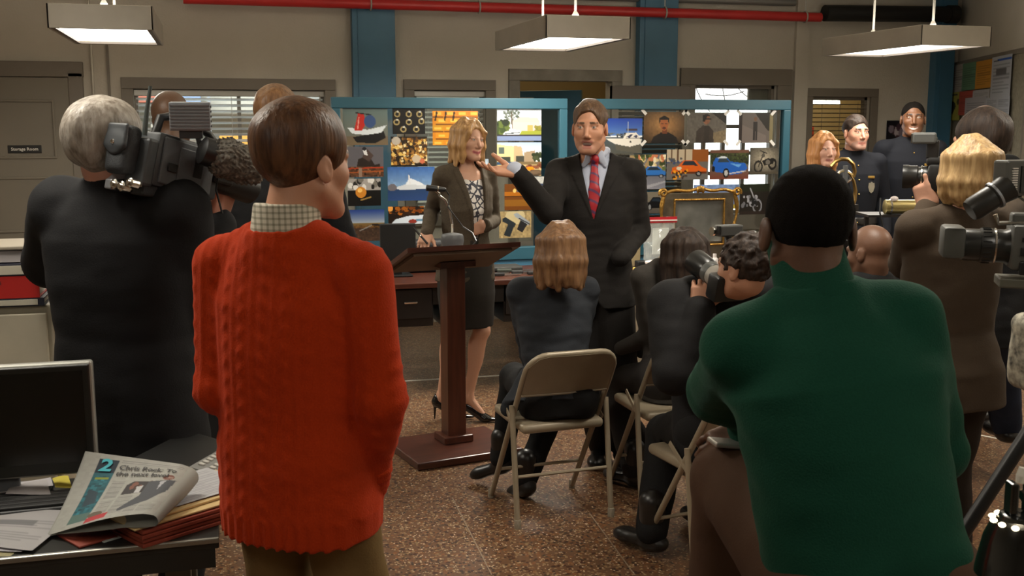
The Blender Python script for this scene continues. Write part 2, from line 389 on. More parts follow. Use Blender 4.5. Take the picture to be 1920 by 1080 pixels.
c, x0, x1, z0, z1 = window(1, 'w1', M_trim, .09, (.2,)); blind(c, x0, x1, z1-.06, 1.62, WY+.035, math.radians(-22), .0475)
MB().tube([(x1-.04, WY+.0, 1.98), (x1-.045, WY+.0, 1.5)], .006, 6).build('tilt_wand', M_rail, c)
c, x0, x1, z0, z1 = window(2, 'w2', M_trim, .09); blind(c, x0, x1, z1-.06, 1.0, WY+.035, math.radians(-35))
c, x0, x1, z0, z1 = window(3, 'w3', M_trim, .15); M_w3 = mat('window_bars', (.10, .085, .07), .5)
b = MB()
for z in (1.28, 1.47, 1.72): b.box(((x0+x1)/2, WY+.08, z), (x1-x0, .035, .035))
for x in (4.42, 4.62, 4.83): b.box((x, WY+.08, (z0+z1)/2-.15), (.035, .035, z1-z0-.3))
b.build('glazing_bar', M_w3, c)
for k, (xa, za, xb, zb) in enumerate([(4.34, 2.1, 4.5, 1.86), (4.62, 2.1, 4.68, 1.9), (4.78, 2.08, 5.0, 1.97), (4.45, 2.02, 4.85, 2.05)]): MB().tube([(xa+(xb-xa)*t, WY+.12, za+(zb-za)*t-.03*math.sin(t*3.1)) for t in np.linspace(0, 1, 7)], .005, 5).build('wire', M_w3, c)
MB().box((5.0, WY+.11, 2.0), (.24, .02, .16)).build('valance', M_trim, c)
c, x0, x1, z0, z1 = OPEN['w4'] and window(4, 'w4', M_trim, .08); blind(c, x0, x1, z1-.05, .9, WY+.035, math.radians(-8), .042, mat('dark_slat', (.15, .12, .085), .5), head=False)
# rooms beyond: lit office (windows 1, 2), corridor behind the doorway, bright daylight behind window 3, office behind window 4
M_office = mat('office_paint', (.5, .47, .40), .8); M_ochre = mat('corridor_ochre', (.42, .32, .16), .8)
def part_wall(b, p, q): p, q = V(*p, 0), V(*q, 0); d = q-p; return b.box((p+q)/2+UPZ*1.55, (np.linalg.norm(d), .04, 3.1), rotz(math.atan2(d[1], d[0])))
struct(part_wall(part_wall(part_wall(MB(), (-1.5, 12.3), (3.2, 12.3)), (-1.5, 9.36), (-1.5, 12.3)), (2.45, 9.36), (3.2, 12.3)).box((.9, 10.8, 3.13), (4.8, 3.0, .05)).build('wall_office', M_office))
struct(part_wall(part_wall(MB(), (3.24, 12.4), (4.9, 12.4)), (3.66, 9.36), (4.9, 12.4)).box((3.6, 10.9, 3.2), (2.4, 3.0, .05)).build('wall_corridor', M_ochre))
struct(part_wall(part_wall(part_wall(MB(), (6.8, 11.8), (8.3, 11.8)), (5.44, 9.36), (6.8, 11.8)), (6.5, 9.36), (8.3, 11.8)).box((6.9, 10.6, 3.2), (3.0, 2.5, .05)).build('wall_side_office', M_ochre))
area('office_light', (.1, 10.7, 2.9), (1.6, .9), 150, (.92, .97, 1)); area('office_light', (1.9, 10.4, 2.9), (.6, .6), 10, (1, .95, .85)); area('corridor_light', (3.1, 10.7, 2.9), (.6, .6), 9, (1, .8, .5)); area('side_office_light', (6.6, 10.6, 2.9), (.6, .8), 16, (1, .8, .5))
M_sky = mat('daylight', (.9, .9, .9), 1, emit=(1, .97, 1.0), estr=3.2)
sk = struct(MB().box((4.85, 9.85, 1.75), (1.25, .02, 2.1)).build('window_daylight', M_sky)); sk.name = 'sky_backdrop'
M_tube = mat('lit_tube', (1, 1, 1), .5, emit=(1, .96, .88), estr=9)
# things seen in the lit rooms
sh = tag(MB().box((.35, 11.9, 1.558), (.62, .25, .16), bev=.01).build('orange_binder', mat('orange_card', (.55, .25, .04), .6)), 'orange card boxes on a shelf seen through the wide blind', 'box')
sh.name = 'storage_box'
st = thing('shelving', (.3, 12.0, 0), 'grey office shelving seen dimly through the wide window blind', 'shelf')
for z in (.5, .98, 1.46, 1.94, 2.4): MB().box((0, 0, z), (2.2, .32, .025)).build('shelf_board', mat('shelf_grey', (.2, .21, .22), .5), st)
for x in (-1.1, -.35, .4, 1.1): MB().box((x, 0, 1.25), (.03, .32, 2.5)).build('upright', MATS['shelf_grey'], st)
for i, (x, z, w, h, cc) in enumerate([(-.8, 1.47, .3, .27, (.4, .36, .3)), (-.58, 1.95, .3, .2, (.15, .2, .3)), (.75, 1.47, .4, .3, (.1, .14, .2)), (-.93, 1.95, .25, .25, (.35, .1, .06)), (.8, 1.95, .35, .25, (.3, .3, .28))]):
    tag(MB().box((.3+x, 11.95, z+.012+h/2), (w, .22, h), bev=.006).build('archive_box', mat('archive_%d' % i, cc, .7)), ['tan archive box on the shelf behind the wide blind', 'slate blue archive box on the shelf behind the wide blind', 'dark navy archive box on the shelf behind the wide blind', 'rust red archive box on the shelf behind the wide blind', 'pale grey archive box on the shelf behind the wide blind'][i], 'box', 'archive boxes in the back office')
tl = thing('strip_light', (6.62, 11.0, 1.99), 'glowing strip light seen through the glazed side door', 'light'); MB().box((0, 0, 0), (.62, .05, .045), bev=.01).build('tube', M_tube, tl); MB().box((0, .03, .04), (.64, .03, .05)).build('housing', M_rail, tl)
tag(MB().box((6.50, 10.95, 1.35), (.08, .2, .75), bev=.02).build('banner', mat('red_banner', (.5, .05, .02), .7)), 'red orange banner standing in the room behind the blind', 'banner')
# doorway 1 with a blue door standing open, storage-room door
dj = casing('door_1', *OPEN['dw'], .1, M_conc, sill=False)
bd = MB().box((0, 0, 1.03), (.82, .04, 2.06), bev=.003); d2 = struct(bd.build('door_2', M_blue)); d2.location = (3.05, 10.0, 0); d2.rotation_euler = (0, 0, math.radians(-38))
MB().box((0, -.03, 1.6), (.5, .02, .55)).build('panel', M_blued, d2); MB().lathe([(.03, 0), (.03, .05)], (.34, -.07, 1.0), (0, 1, 0), 12).build('knob', M_rail, d2)
SD = struct(MB().box((-1.52, WY-.02, 1.05), (.84, .05, 2.1), bev=.003).build('door_3', mat('door_paint', (.20, .175, .135), .5, var=.08, vscale=3)))
dm = MATS['door_paint']
for (za, zb) in [(.25, .78), (.9, 1.32), (1.48, 1.92)]:
    for s_ in ((-1.81, -1.57), (-1.47, -1.22)) if False else ((-1.84, -1.22),):
        b = MB(); xa, xb = s_; y = WY-.049
        for (cx, cz, w, h) in [((xa+xb)/2, za, xb-xa, .02), ((xa+xb)/2, zb, xb-xa, .02), (xa, (za+zb)/2, .02, zb-za), (xb, (za+zb)/2, .02, zb-za)]: b.box((cx, y, cz), (w+.02 if w > h else w, .016, h), bev=.005)
        b.build('panel_moulding', dm, SD)
MB().lathe([(.012, 0), (.012, .03), (.028, .035), (.028, .06), (.015, .07)], (-1.86, WY-.045, 1.0), (0, -1, 0), 16).build('knob', mat('brass', (.45, .3, .1), .3, metal=1), SD)
cs = MB()
cs.box((-1.045, WY-.02, 1.07), (.11, .06, 2.14), bev=.006).box((-1.99, WY-.02, 1.07), (.11, .06, 2.14), bev=.006).box((-1.515, WY-.02, 2.165), (1.06, .06, .12), bev=.006)
struct(cs.build('trim_1', M_trim))
M_sign = mat('sign_black', (.015, .014, .013), .4); M_white = mat('lettering_white', (.75, .72, .66), .6)
sg = thing('door_sign', (-1.445, WY-.049, 1.545), 'small black door sign reading Storage Room', 'sign')
MB().box((0, 0, 0), (.245, .008, .062), bev=.003).build('plate', M_sign, sg)
text('lettering', 'Storage Room', .034, M_white, sg, (0, -.0045, 0), (math.pi/2, 0, 0), align='CENTER', bold=.0006)
# blue columns with edge seams
for n, (xa, xb, d) in enumerate([(1.13, 1.49, .1), (3.69, 4.06, .1), (6.78, 6.99, .1)]):
    b = MB().box(((xa+xb)/2, WY-d/2, CEIL/2), (xb-xa, d, CEIL), bev=.004).box((xa+.05, WY-d-.004, CEIL/2), (.008, .01, CEIL))
    struct(b.build('trim_%d' % (n+2), M_blue))
# wall conduits and pilaster edge left of window 1
wc = struct(MB().tube([(-.92, WY-.012, 0), (-.92, WY-.012, CEIL)], .011, 8).build('trim_5', mat('conduit', (.5, .47, .4), .4, metal=.3)))
struct(MB().box((-.80, WY-.008, CEIL/2), (.02, .016, CEIL)).build('trim_6', M_trim))
struct(MB().box((5.36, WY-.02, 1.5), (.14, .04, 3.0)).build('trim_7', M_wall))
struct(MB().box((2.52, 8.75, .98), (.13, .12, 1.96), bev=.004).build('trim_8', M_conc))
# ceiling pipes
M_red = mat('red_pipe_paint', (.60, .03, .028), .4, var=.2, vscale=3)
M_blk = mat('black_pipe', (.012, .012, .012), .5)
yy = WY-.16
p1 = tag(MB().tube([(-.2, yy, 2.72), (5.46, yy, 2.72)], .042, 14).build('sprinkler_pipe', M_red, org=(2.5, yy, 2.72), smooth=True), 'long red sprinkler pipe running along the top of the wall', 'pipe')
for x in (1.28, 2.2, 3.9, 5.3): MB().tube([(x-2.5+math.cos(t)*0, math.cos(t)*.05, math.sin(t)*.05) for t in np.linspace(0, 2*math.pi, 13)[:-1]], .007, 6, closed=True).tube([(x-2.5, 0, .05), (x-2.5, 0, CEIL-2.72)], .006, 6).build('pipe_hanger', M_rail, p1)
p2 = tag(MB().tube([(5.5, yy, 2.76), (6.90, yy, 2.785)], .075, 14).build('duct_pipe', M_blk, org=(6.2, yy, 2.77), smooth=True), 'thick black pipe with capped end beyond the red pipe', 'pipe')
MB().lathe([(.085, -.05), (.085, .05)], (6.88-6.2, 0, .015), (1, 0, .02), 16).build('end_cap', M_blk, p2)
p3 = tag(MB().tube([(-.2, yy+.11, 2.84), (5.25, yy+.11, 2.86)], .035, 12).build('conduit_pipe', mat('grey_conduit', (.25, .25, .24), .4, metal=.5), org=(2.5, yy+.11, 2.82), smooth=True), 'thin dull conduit above the red pipe', 'pipe')
# pendant lamps
M_hous = mat('brushed_housing', (.38, .345, .29), .42, metal=.3, var=.15, vscale=5)
M_diff = mat('lamp_diffuser', (1, 1, 1), .4, emit=(1, .95, .86), estr=7.0)
def pendant(x, y, z, label):
    t = thing('pendant_lamp', (x, y, z), label, 'lamp', 'rectangular pendant lamps')
    w, l, h = .52, 1.14, .125
    b = MB()
    for sx in (-1, 1): b.box((sx*(w/2-.006), 0, h/2), (.012, l, h), bev=.003)
    for sy in (-1, 1): b.box((0, sy*(l/2-.006), h/2), (w, .012, h), bev=.003)
    b.box((0, 0, h-.004), (w-.01, l-.01, .008)); b.build('housing', M_hous, t)
    MB().box((0, 0, .022), (w-.05, l-.05, .006)).build('diffuser', M_diff, t)
    b = MB()
    for sx in (-1, 1): b.box((sx*(w/2-.02), 0, .008), (.03, l-.02, .012))
    for sy in (-1, 1): b.box((0, sy*(l/2-.02), .008), (w-.02, .03, .012))
    b.build('rim', mat('lamp_rim', (.12, .1, .08), .5), t)
    b = MB()
    for k in (1, 2): b.box((0, -l/2+l*k/3, .0165), (w-.06, .006, .004))
    b.build('divider', mat('divider_white', (.6, .58, .5), .5), t)
    for sy in (-1, 1): MB().tube([(0, sy*.33, h), (0, sy*.33, CEIL-z)], .008, 8).lathe([(.02, h), (.02, h+.03), (.009, h+.05)], (0, sy*.33, 0), n=10).build('stem', mat('stem_grey', (.16, .15, .13), .5), t)
    return t
for i, (x, y, k) in enumerate(LAMPS):
    pendant(x, y, 2.225 if y > 5 else 2.71, ['pendant lamp over the grey haired camera operator', 'pendant lamp over the two speakers at the glass boards', 'pendant lamp over the uniformed officers', 'added unseen higher pendant lamp over the folding chairs', 'added unseen higher pendant lamp over the blonde bobbed photographer', 'added unseen higher pendant lamp over the file cabinet', 'added unseen higher pendant lamp behind the green sweater', 'added unseen higher pendant lamp over the near end of the desk', 'added unseen higher pendant lamp behind the broadcast camera'][i])
# notice board on the oblique right wall
NBM = mat('notice_cork', (.30, .27, .2), .8, var=.3, vscale=30)
# ------------------------------------------------------------------ flat prints: painted as vertex colours on thin sheets
def s2l(c): c = np.asarray(c, float); return np.where(c <= .04045, c/12.92, ((c+.055)/1.055)**2.4)
class Canvas:
    def __init__(s, w, h, col=(1, 1, 1)):
        s.w, s.h = w, h; s.a = np.ones((h, w, 3))*np.array(col); y, x = np.mgrid[0:h, 0:w]; s.x, s.y = (x+.5)/w, (y+.5)/h      # x right, y down, 0..1
    def put(s, m, c, k=1.): s.a[m] = s.a[m]*(1-k)+np.array(c)*k; return s
    def rect(s, x0, y0, x1, y1, c, k=1.): return s.put((s.x >= x0) & (s.x < x1) & (s.y >= y0) & (s.y < y1), c, k)
    def grad(s, y0, y1, c0, c1):
        m = (s.y >= y0) & (s.y < y1); t = ((s.y-y0)/(y1-y0))[m][:, None]; s.a[m] = np.array(c0)*(1-t)+np.array(c1)*t; return s
    def ell(s, cx, cy, rx, ry, c, k=1.): return s.put(((s.x-cx)/rx)**2+((s.y-cy)/ry)**2 < 1, c, k)
    def ring(s, cx, cy, rx, ry, w, c): q = np.sqrt(((s.x-cx)/rx)**2+((s.y-cy)/ry)**2); return s.put(np.abs(q-1) < w, c)
    def poly(s, pts, c, k=1.):
        m = np.zeros_like(s.x, bool); n = len(pts)
        for i in range(n):
            (xa, ya), (xb, yb) = pts[i], pts[(i+1) % n]
            if ya == yb: continue
            m ^= ((ya > s.y) != (yb > s.y)) & (s.x < (xb-xa)*(s.y-ya)/(yb-ya)+xa)
        return s.put(m, c, k)
    def line(s, xa, ya, xb, yb, w, c):
        dx, dy = xb-xa, yb-ya; t = np.clip(((s.x-xa)*dx+(s.y-ya)*dy)/max(dx*dx+dy*dy, 1e-9), 0, 1); return s.put((s.x-xa-t*dx)**2+(s.y-ya-t*dy)**2 < w*w, c)
    def noise(s, amp, y0=0, y1=1, x0=0, x1=1, sz=1):
        n = np.kron(rng.normal(size=(s.h//sz+1, s.w//sz+1)), np.ones((sz, sz)))[:s.h, :s.w]; m = (s.y >= y0) & (s.y < y1) & (s.x >= x0) & (s.x < x1); s.a[m] *= (1+amp*n[m])[:, None]; return s
    def blobs(s, n, x0, y0, x1, y1, r, cols, asp=1.3):
        for i in range(n): s.ell(rng.uniform(x0, x1), rng.uniform(y0, y1), r*rng.uniform(.5, 1.2), r*asp*rng.uniform(.5, 1.2), cols[i % len(cols)])
        return s
M_print = mat('photo_print', rough=.32, vc=True); M_paper = mat('paper_print', rough=.75, vc=True)
def sheet(name, cv, fn, m, parent=None, org=None):
    "fn(u, v) arrays -> (n, 3); u right, v down"
    h, w = cv.h, cv.w; u, v = np.meshgrid(np.linspace(0, 1, w), np.linspace(0, 1, h)); p = fn(u.ravel(), v.ravel())
    if org is not None: p = p-np.asarray(org)
    i = np.arange(h*w).reshape(h, w); q = np.stack([i[:-1, :-1], i[1:, :-1], i[1:, 1:], i[:-1, 1:]], -1).reshape(-1, 4)
    return link(name, mesh_np(name, p, q, s2l(np.clip(cv.a, 0, 1)*.93).reshape(-1, 3)), m, parent, org)
def flat(o, ux, vy):
    o, ux, vy = [np.asarray(a, float) for a in (o, ux, vy)]; return lambda u, v: o+u[:, None]*ux+v[:, None]*vy
# the pictures taped to the glass
def ph_jetski(c):
    c.grad(0, .8, (.40, .48, .47), (.42, .42, .38)).grad(.75, 1, (.42, .37, .30), (.45, .38, .28)); c.poly([(.22, .78), (.9, .62), (.95, .8), (.7, .95), (.3, .92)], (.05, .05, .06)); c.poly([(.1, .52), (.55, .58), (.97, .46), (.85, .66), (.5, .72), (.2, .68)], (.85, .88, .9))
    c.poly([(.25, .6), (.34, .15), (.46, .14), (.52, .4), (.42, .6)], (.75, .16, .12)); c.ell(.6, .36, .13, .17, (.22, .32, .5)); c.line(.3, .13, .62, .18, .015, (.1, .1, .1)); c.line(.36, .25, .33, .55, .012, (.9, .6, .55))
def ph_rings(c):
    c.a[:] = (.035, .03, .03)
    for x, y in [(.15, .25), (.5, .25), (.82, .25), (.13, .55), (.5, .55), (.88, .52), (.33, .82), (.72, .82)]: c.ring(x, y, .075, .09, .28, (.62, .55, .36)); c.ell(x+.02, y-.09, .035, .035, (.8, .8, .75))
def ph_gold(c):
    c.a[:] = (.12, .08, .04); c.blobs(230, 0, .08, 1, .95, .045, [(.72, .52, .22), (.85, .70, .36), (.35, .22, .08), (.62, .42, .16), (.9, .82, .62), (.22, .14, .07), (.5, .36, .16)]); c.ell(.15, .15, .12, .13, (.72, .68, .62)); c.ell(.7, .75, .12, .13, (.75, .68, .58)); c.ell(.85, .82, .07, .08, (.75, .4, .28)); c.rect(0, .94, 1, 1, (.06, .05, .04)); c.rect(0, 0, .08, .08, (.05, .05, .05))
def ph_goldbars(c):
    c.a[:] = (.78, .48, .08)
    for j in range(5):
        for i in range(4): x, y = i*.26+(j % 2)*.08, j*.21; c.rect(x, y, x+.25, y+.19, (.85-.05*(j % 3), .54-.03*i, .10)); c.rect(x+.05, y+.05, x+.2, y+.12, (.95, .7, .28)); c.rect(x, y+.17, x+.25, y+.2, (.45, .25, .03))
    for x in (.1, .3, .48): c.line(x, .05, x-.03, .28, .02, (.15, .08, .02))
def ph_mansion(c):
    c.grad(0, .6, (.72, .76, .80), (.95, .95, .94)); c.noise(.02); c.poly([(.3, .4), (.5, .25), (.9, .27), (.97, .42)], (.72, .68, .65)); c.rect(.35, .4, .95, .68, (.78, .70, .68)); c.blobs(40, .16, .05, .5, .35, .03, [(.42, .45, .42), (.3, .34, .3)]); c.line(.33, .1, .34, .6, .012, (.3, .26, .2))
    c.rect(.68, .5, .8, .68, (.8, .6, .35)); c.blobs(50, 0, .42, .25, .78, .07, [(.22, .28, .14), (.34, .40, .18), (.14, .18, .12)]); c.blobs(20, .85, .55, 1, .75, .05, [(.4, .42, .2), (.5, .48, .2)]); c.rect(.2, .68, 1, .8, (.55, .58, .2)); c.poly([(.12, .82), (.2, .7), (.4, .64), (.55, .68), (.5, .8)], (.85, .88, .9)); c.line(.2, .77, .5, .73, .015, (.12, .14, .18)); c.rect(0, .8, 1, .83, (.2, .18, .2)); c.rect(0, .83, 1, 1, (.46, .52, .66))
def ph_pool(c):
    c.grad(0, .5, (.62, .70, .80), (.92, .92, .9)); c.poly([(0, .05), (.2, .1), (.38, .12), (.4, .6), (0, .62)], (.82, .76, .56)); c.poly([(.38, .1), (.55, .14), (.62, .6), (.38, .6)], (.70, .62, .48)); c.rect(.05, .15, .17, .33, (.32, .38, .36)); c.rect(.05, .42, .3, .58, (.22, .24, .2)); c.rect(.42, .4, .6, .58, (.25, .25, .22)); c.poly([(.6, .3), (.85, .24), (.85, .58), (.6, .6)], (.60, .52, .42)); c.blobs(30, .8, .35, 1, .55, .05, [(.25, .28, .18), (.16, .2, .12)])
    c.rect(0, .58, .45, .68, (.18, .30, .42)); c.rect(.45, .58, 1, .7, (.45, .38, .26)); c.rect(0, .66, 1, 1, (.76, .66, .46)); c.blobs(14, .6, .62, 1, .76, .05, [(.4, .22, .14), (.5, .3, .2)], .7)
    for x in (.25, .52, .74): c.ell(x, .78, .09, .06, (.92, .52, .08))
    for x in (.16, .5, .86): c.ell(x, .9, .17, .1, (.30, .24, .18)); c.ell(x, .88, .13, .05, (.42, .34, .26))
def ph_horse(c):
    c.a[:] = (.36, .35, .37); c.poly([(.2, .9), (.3, .4), (.6, .3), (.75, .6), (.9, .55), (.9, .9)], (.14, .10, .08)); c.poly([(.4, .35), (.55, .08), (.72, .3), (.6, .5)], (.28, .22, .2)); c.poly([(.42, .1), (.52, .08), (.56, .3), (.46, .26)], (.85, .85, .85)); c.ell(.47, .08, .06, .06, (.1, .1, .12)); c.rect(.05, .66, 1, .98, (.32, .2, .12)); c.noise(.3, .66, 1, sz=3); c.line(0, .72, 1, .68, .02, (.62, .2, .08)); c.line(0, .84, 1, .8, .02, (.6, .3, .12)); c.rect(.3, .7, .4, 1, (.55, .45, .38))
def ph_yacht(c):
    c.grad(0, .62, (.20, .36, .62), (.52, .64, .76)); c.noise(.03, sz=4); c.grad(.6, 1, (.12, .22, .36), (.16, .26, .46)); c.poly([(.12, .62), (.42, .50), (.95, .55), (1, .64), (.3, .68)], (.78, .80, .82)); c.poly([(.38, .52), (.45, .34), (.52, .36), (.62, .42), (.75, .5), (.75, .54)], (.86, .88, .9)); c.line(.45, .25, .47, .5, .012, (.85, .85, .85)); c.ell(.1, .6, .1, .1, (.42, .40, .42))
def ph_ball(c):
    c.rect(0, 0, 1, .5, (.62, .60, .58)); c.blobs(16, 0, 0, 1, .35, .07, [(.12, .11, .1), (.85, .84, .82), (.45, .43, .4)], 1.6); c.rect(0, .42, 1, 1, (.05, .045, .04)); c.ell(.4, .5, .16, .2, (.78, .5, .16)); c.ell(.37, .43, .07, .08, (.95, .75, .4)); c.line(.4, .78, .68, .68, .025, (.6, .48, .25))
def ph_beach(c): c.grad(0, .42, (.12, .22, .5), (.62, .66, .7)); c.grad(.42, .58, (.5, .42, .26), (.38, .25, .12)); c.grad(.58, 1, (.24, .18, .14), (.3, .22, .17)); c.noise(.12, .5, 1, sz=3); c.line(.3, .66, .68, .48, .015, (.55, .54, .52)); c.line(.66, .48, .85, .5, .03, (.16, .13, .11))
def ph_car0(c): c.a[:] = (.13, .08, .05); c.blobs(60, 0, 0, 1, .5, .07, [(.45, .22, .05), (.2, .12, .06), (.62, .35, .08), (.1, .07, .05)]); c.ell(.06, .12, .08, .16, (.9, .62, .28)); c.poly([(.08, 1), (.2, .72), (.55, .55), (1, .5), (1, 1)], (.82, .86, .9)); c.ell(.68, .85, .12, .12, (.55, .2, .15)); c.rect(.78, .72, 1, .85, (.4, .55, .65))
def ph_cabinet(c): c.a[:] = (.40, .22, .05); c.rect(0, .3, 1, .45, (.62, .36, .06)); c.rect(0, .6, 1, .85, (.50, .32, .08)); c.rect(0, .45, 1, .5, (.2, .1, .03)); c.blobs(8, .2, .2, .7, .32, .05, [(.85, .7, .4), (.3, .3, .35)])
def ph_guns(c):
    c.a[:] = (.60, .52, .36); c.noise(.08, sz=4); c.ell(.5, .2, .3, .3, (.72, .66, .5)); c.poly([(.1, .28), (.2, .22), (.52, .46), (.48, .6), (.1, .38)], (.13, .16, .18)); c.poly([(.28, .48), (.46, .58), (.34, .95), (.14, .88)], (.12, .15, .17)); c.poly([(.45, .12), (.55, .06), (.95, .42), (.9, .55), (.5, .22)], (.55, .58, .6)); c.poly([(.66, .34), (.88, .5), (.72, .8), (.55, .68)], (.12, .12, .13)); c.line(.62, .28, .95, .5, .02, (.2, .2, .22))
def ph_boat(c):
    c.grad(0, .5, (.10, .24, .62), (.35, .50, .72)); c.blobs(26, .0, .42, .6, .52, .035, [(.16, .18, .2), (.4, .42, .42)], .8); c.grad(.52, 1, (.25, .3, .34), (.30, .30, .27)); c.poly([(.12, .56), (.55, .56), (.98, .58), (.97, .72), (.7, .8), (.35, .72)], (.88, .86, .82)); c.poly([(.35, .74), (.7, .8), (.97, .73), (.95, .98), (.4, .9)], (.34, .33, .29)); c.poly([(.55, .56), (.62, .42), (.85, .40), (.97, .55)], (.9, .88, .84)); c.poly([(.62, .52), (.72, .46), (.78, .46), (.7, .55)], (.12, .16, .3)); c.poly([(.78, .52), (.84, .47), (.9, .5), (.86, .55)], (.12, .16, .3)); c.rect(.62, .3, .88, .36, (.25, .2, .22)); c.line(.66, .1, .66, .45, .006, (.7, .75, .8)); c.line(.88, .05, .88, .45, .006, (.7, .75, .8)); c.ell(.72, .66, .02, .03, (.1, .1, .1))
def ph_mug(c):
    d = np.sqrt((c.x-.5)**2+(c.y-.4)**2)[..., None]; c.a[:] = np.array((.68, .50, .30))*(1.05-d*1.1); c.noise(.04, sz=3); c.poly([(.18, 1), (.24, .8), (.42, .66), (.62, .66), (.8, .8), (.86, 1)], (.07, .05, .05)); c.rect(.45, .55, .58, .7, (.42, .22, .12)); c.ell(.5, .40, .1, .2, (.62, .36, .2)); c.poly([(.38, .38), (.38, .2), (.5, .12), (.62, .2), (.62, .38), (.58, .26), (.42, .26)], (.05, .03, .03)); c.ell(.5, .52, .05, .035, (.3, .15, .1)); c.rect(.43, .36, .48, .385, (.1, .06, .05)); c.rect(.52, .36, .57, .385, (.1, .06, .05))
def ph_man(c):
    c.a[:] = (.36, .34, .31); c.poly([(.6, 0), (1, 0), (1, .4)], (.10, .10, .09)); c.poly([(.55, .7), (1, .55), (1, 1), (.5, 1)], (.48, .42, .32)); c.poly([(.22, 1), (.25, .6), (.4, .42), (.55, .44), (.66, .58), (.68, 1)], (.20, .17, .15)); c.rect(.44, .44, .56, 1, (.16, .14, .12)); c.ell(.49, .24, .085, .15, (.52, .34, .24)); c.poly([(.39, .3), (.39, .1), (.5, .05), (.58, .12), (.5, .14), (.45, .3)], (.06, .05, .04)); c.rect(.47, .19, .6, .23, (.05, .05, .05)); c.noise(.05, sz=3)
def ph_walk(c): c.a[:] = (.36, .33, .31); c.rect(0, 0, .1, 1, (.13, .09, .08)); c.poly([(.45, 0), (1, 0), (1, .6), (.85, .6)], (.12, .11, .09)); c.rect(.9, .05, 1, 1, (.46, .42, .3)); c.poly([(.1, .4), (.8, .75), (.8, 1), (.1, 1)], (.42, .38, .36)); c.rect(.42, .3, .55, .62, (.14, .12, .11)); c.rect(.43, .6, .48, .9, (.12, .1, .1)); c.rect(.5, .6, .54, .9, (.12, .1, .1)); c.ell(.485, .22, .045, .07, (.4, .28, .2))
def car(c, col, x0, x1, y, h, dark=.45):
    w = x1-x0; col = np.array(col); c.poly([(x0, y), (x0+.02*w, y-h*.45), (x0+.2*w, y-h*.6), (x0+.34*w, y-h), (x0+.68*w, y-h), (x0+.84*w, y-h*.55), (x1, y-h*.35), (x1, y)], col); c.poly([(x0+.28*w, y-h*.62), (x0+.37*w, y-h*.92), (x0+.64*w, y-h*.92), (x0+.76*w, y-h*.6)], (.12, .16, .2)); c.rect(x0+.02*w, y-h*.14, x1, y, col*dark)
    for q in (.22, .78): c.ell(x0+q*w, y, .085*w, .2*h, (.05, .05, .05)); c.ell(x0+q*w, y, .045*w, .11*h, (.55, .55, .55))
def ph_street(c): c.a[:] = (.42, .42, .44); c.grad(.6, 1, (.40, .40, .43), (.5, .5, .54)); c.blobs(70, 0, 0, 1, .45, .07, [(.85, .76, .55), (.34, .40, .18), (.2, .24, .12), (.9, .85, .72), (.62, .52, .36), (.75, .45, .3)]); c.poly([(.2, .95), (1, .75), (1, .8), (.4, 1)], (.6, .6, .62)); car(c, (.75, .12, .08), .05, .4, .55, .16); car(c, (.16, .42, .72), .25, 1.05, .62, .28)
def ph_orange(c): c.a[:] = (.40, .38, .36); c.rect(0, 0, .65, .4, (.72, .66, .56)); c.rect(.6, 0, 1, .42, (.55, .30, .08)); [c.rect(x, 0, x+.04, .45, (.35, .25, .16)) for x in (.1, .25, .42)]; c.blobs(14, 0, .3, .5, .46, .05, [(.2, .26, .4), (.3, .3, .3)], .7); car(c, (.82, .36, .06), .12, .95, .8, .44); c.blobs(20, .15, .68, .5, .95, .035, [(.9, .6, .1), (.2, .12, .05)]); c.ell(.3, .62, .06, .06, (.85, .8, .7))
def ph_blue(c): c.grad(0, .5, (.22, .24, .12), (.16, .20, .09)); c.noise(.3, 0, .5, sz=2); c.rect(0, 0, 1, .12, (.40, .26, .2)); c.grad(.5, 1, (.36, .36, .32), (.46, .22, .16)); c.poly([(.06, .66), (.1, .4), (.16, .26), (.42, .24), (.52, .4), (.9, .46), (.96, .64), (.8, .8), (.45, .86), (.35, .78), (.15, .74)], (.10, .36, .72)); c.poly([(.2, .42), (.24, .3), (.42, .3), (.5, .42)], (.18, .24, .28)); c.poly([(.16, .3), (.3, .22), (.44, .24), (.42, .29)], (.85, .88, .9)); c.poly([(.5, .46), (.8, .5), (.74, .6)], (.38, .62, .85)); c.ell(.42, .78, .08, .16, (.06, .06, .06)); c.ell(.42, .78, .045, .1, (.72, .72, .72)); c.ell(.1, .64, .04, .1, (.05, .05, .05)); c.line(.52, .8, .9, .72, .02, (.75, .75, .75))
def ph_moto(c, bg=(.62, .58, .50)):
    d = np.sqrt((c.x-.5)**2+(c.y-.45)**2)[..., None]; c.a[:] = np.array(bg)*(1.15-d*1.2); c.noise(.05, sz=3); c.ring(.3, .72, .13, .2, .2, (.10, .09, .08)); c.ring(.78, .62, .12, .18, .25, (.10, .09, .08)); c.poly([(.42, .5), (.62, .4), (.85, .45), (.8, .62), (.5, .68)], (.10, .09, .08)); c.line(.3, .72, .48, .2, .02, (.2, .18, .16)); c.line(.36, .12, .58, .22, .018, (.1, .09, .08)); c.ell(.46, .3, .06, .07, (.3, .28, .25)); c.ell(.62, .55, .08, .09, (.4, .38, .34)); c.rect(0, .9, 1, 1, (.3, .27, .22))
def ph_black(c): c.a[:] = (.45, .42, .36); c.grad(.6, 1, (.4, .37, .33), (.33, .3, .27)); car(c, (.05, .05, .06), .1, 1.1, .75, .5); c.ell(.3, .7, .06, .12, (.5, .5, .5))
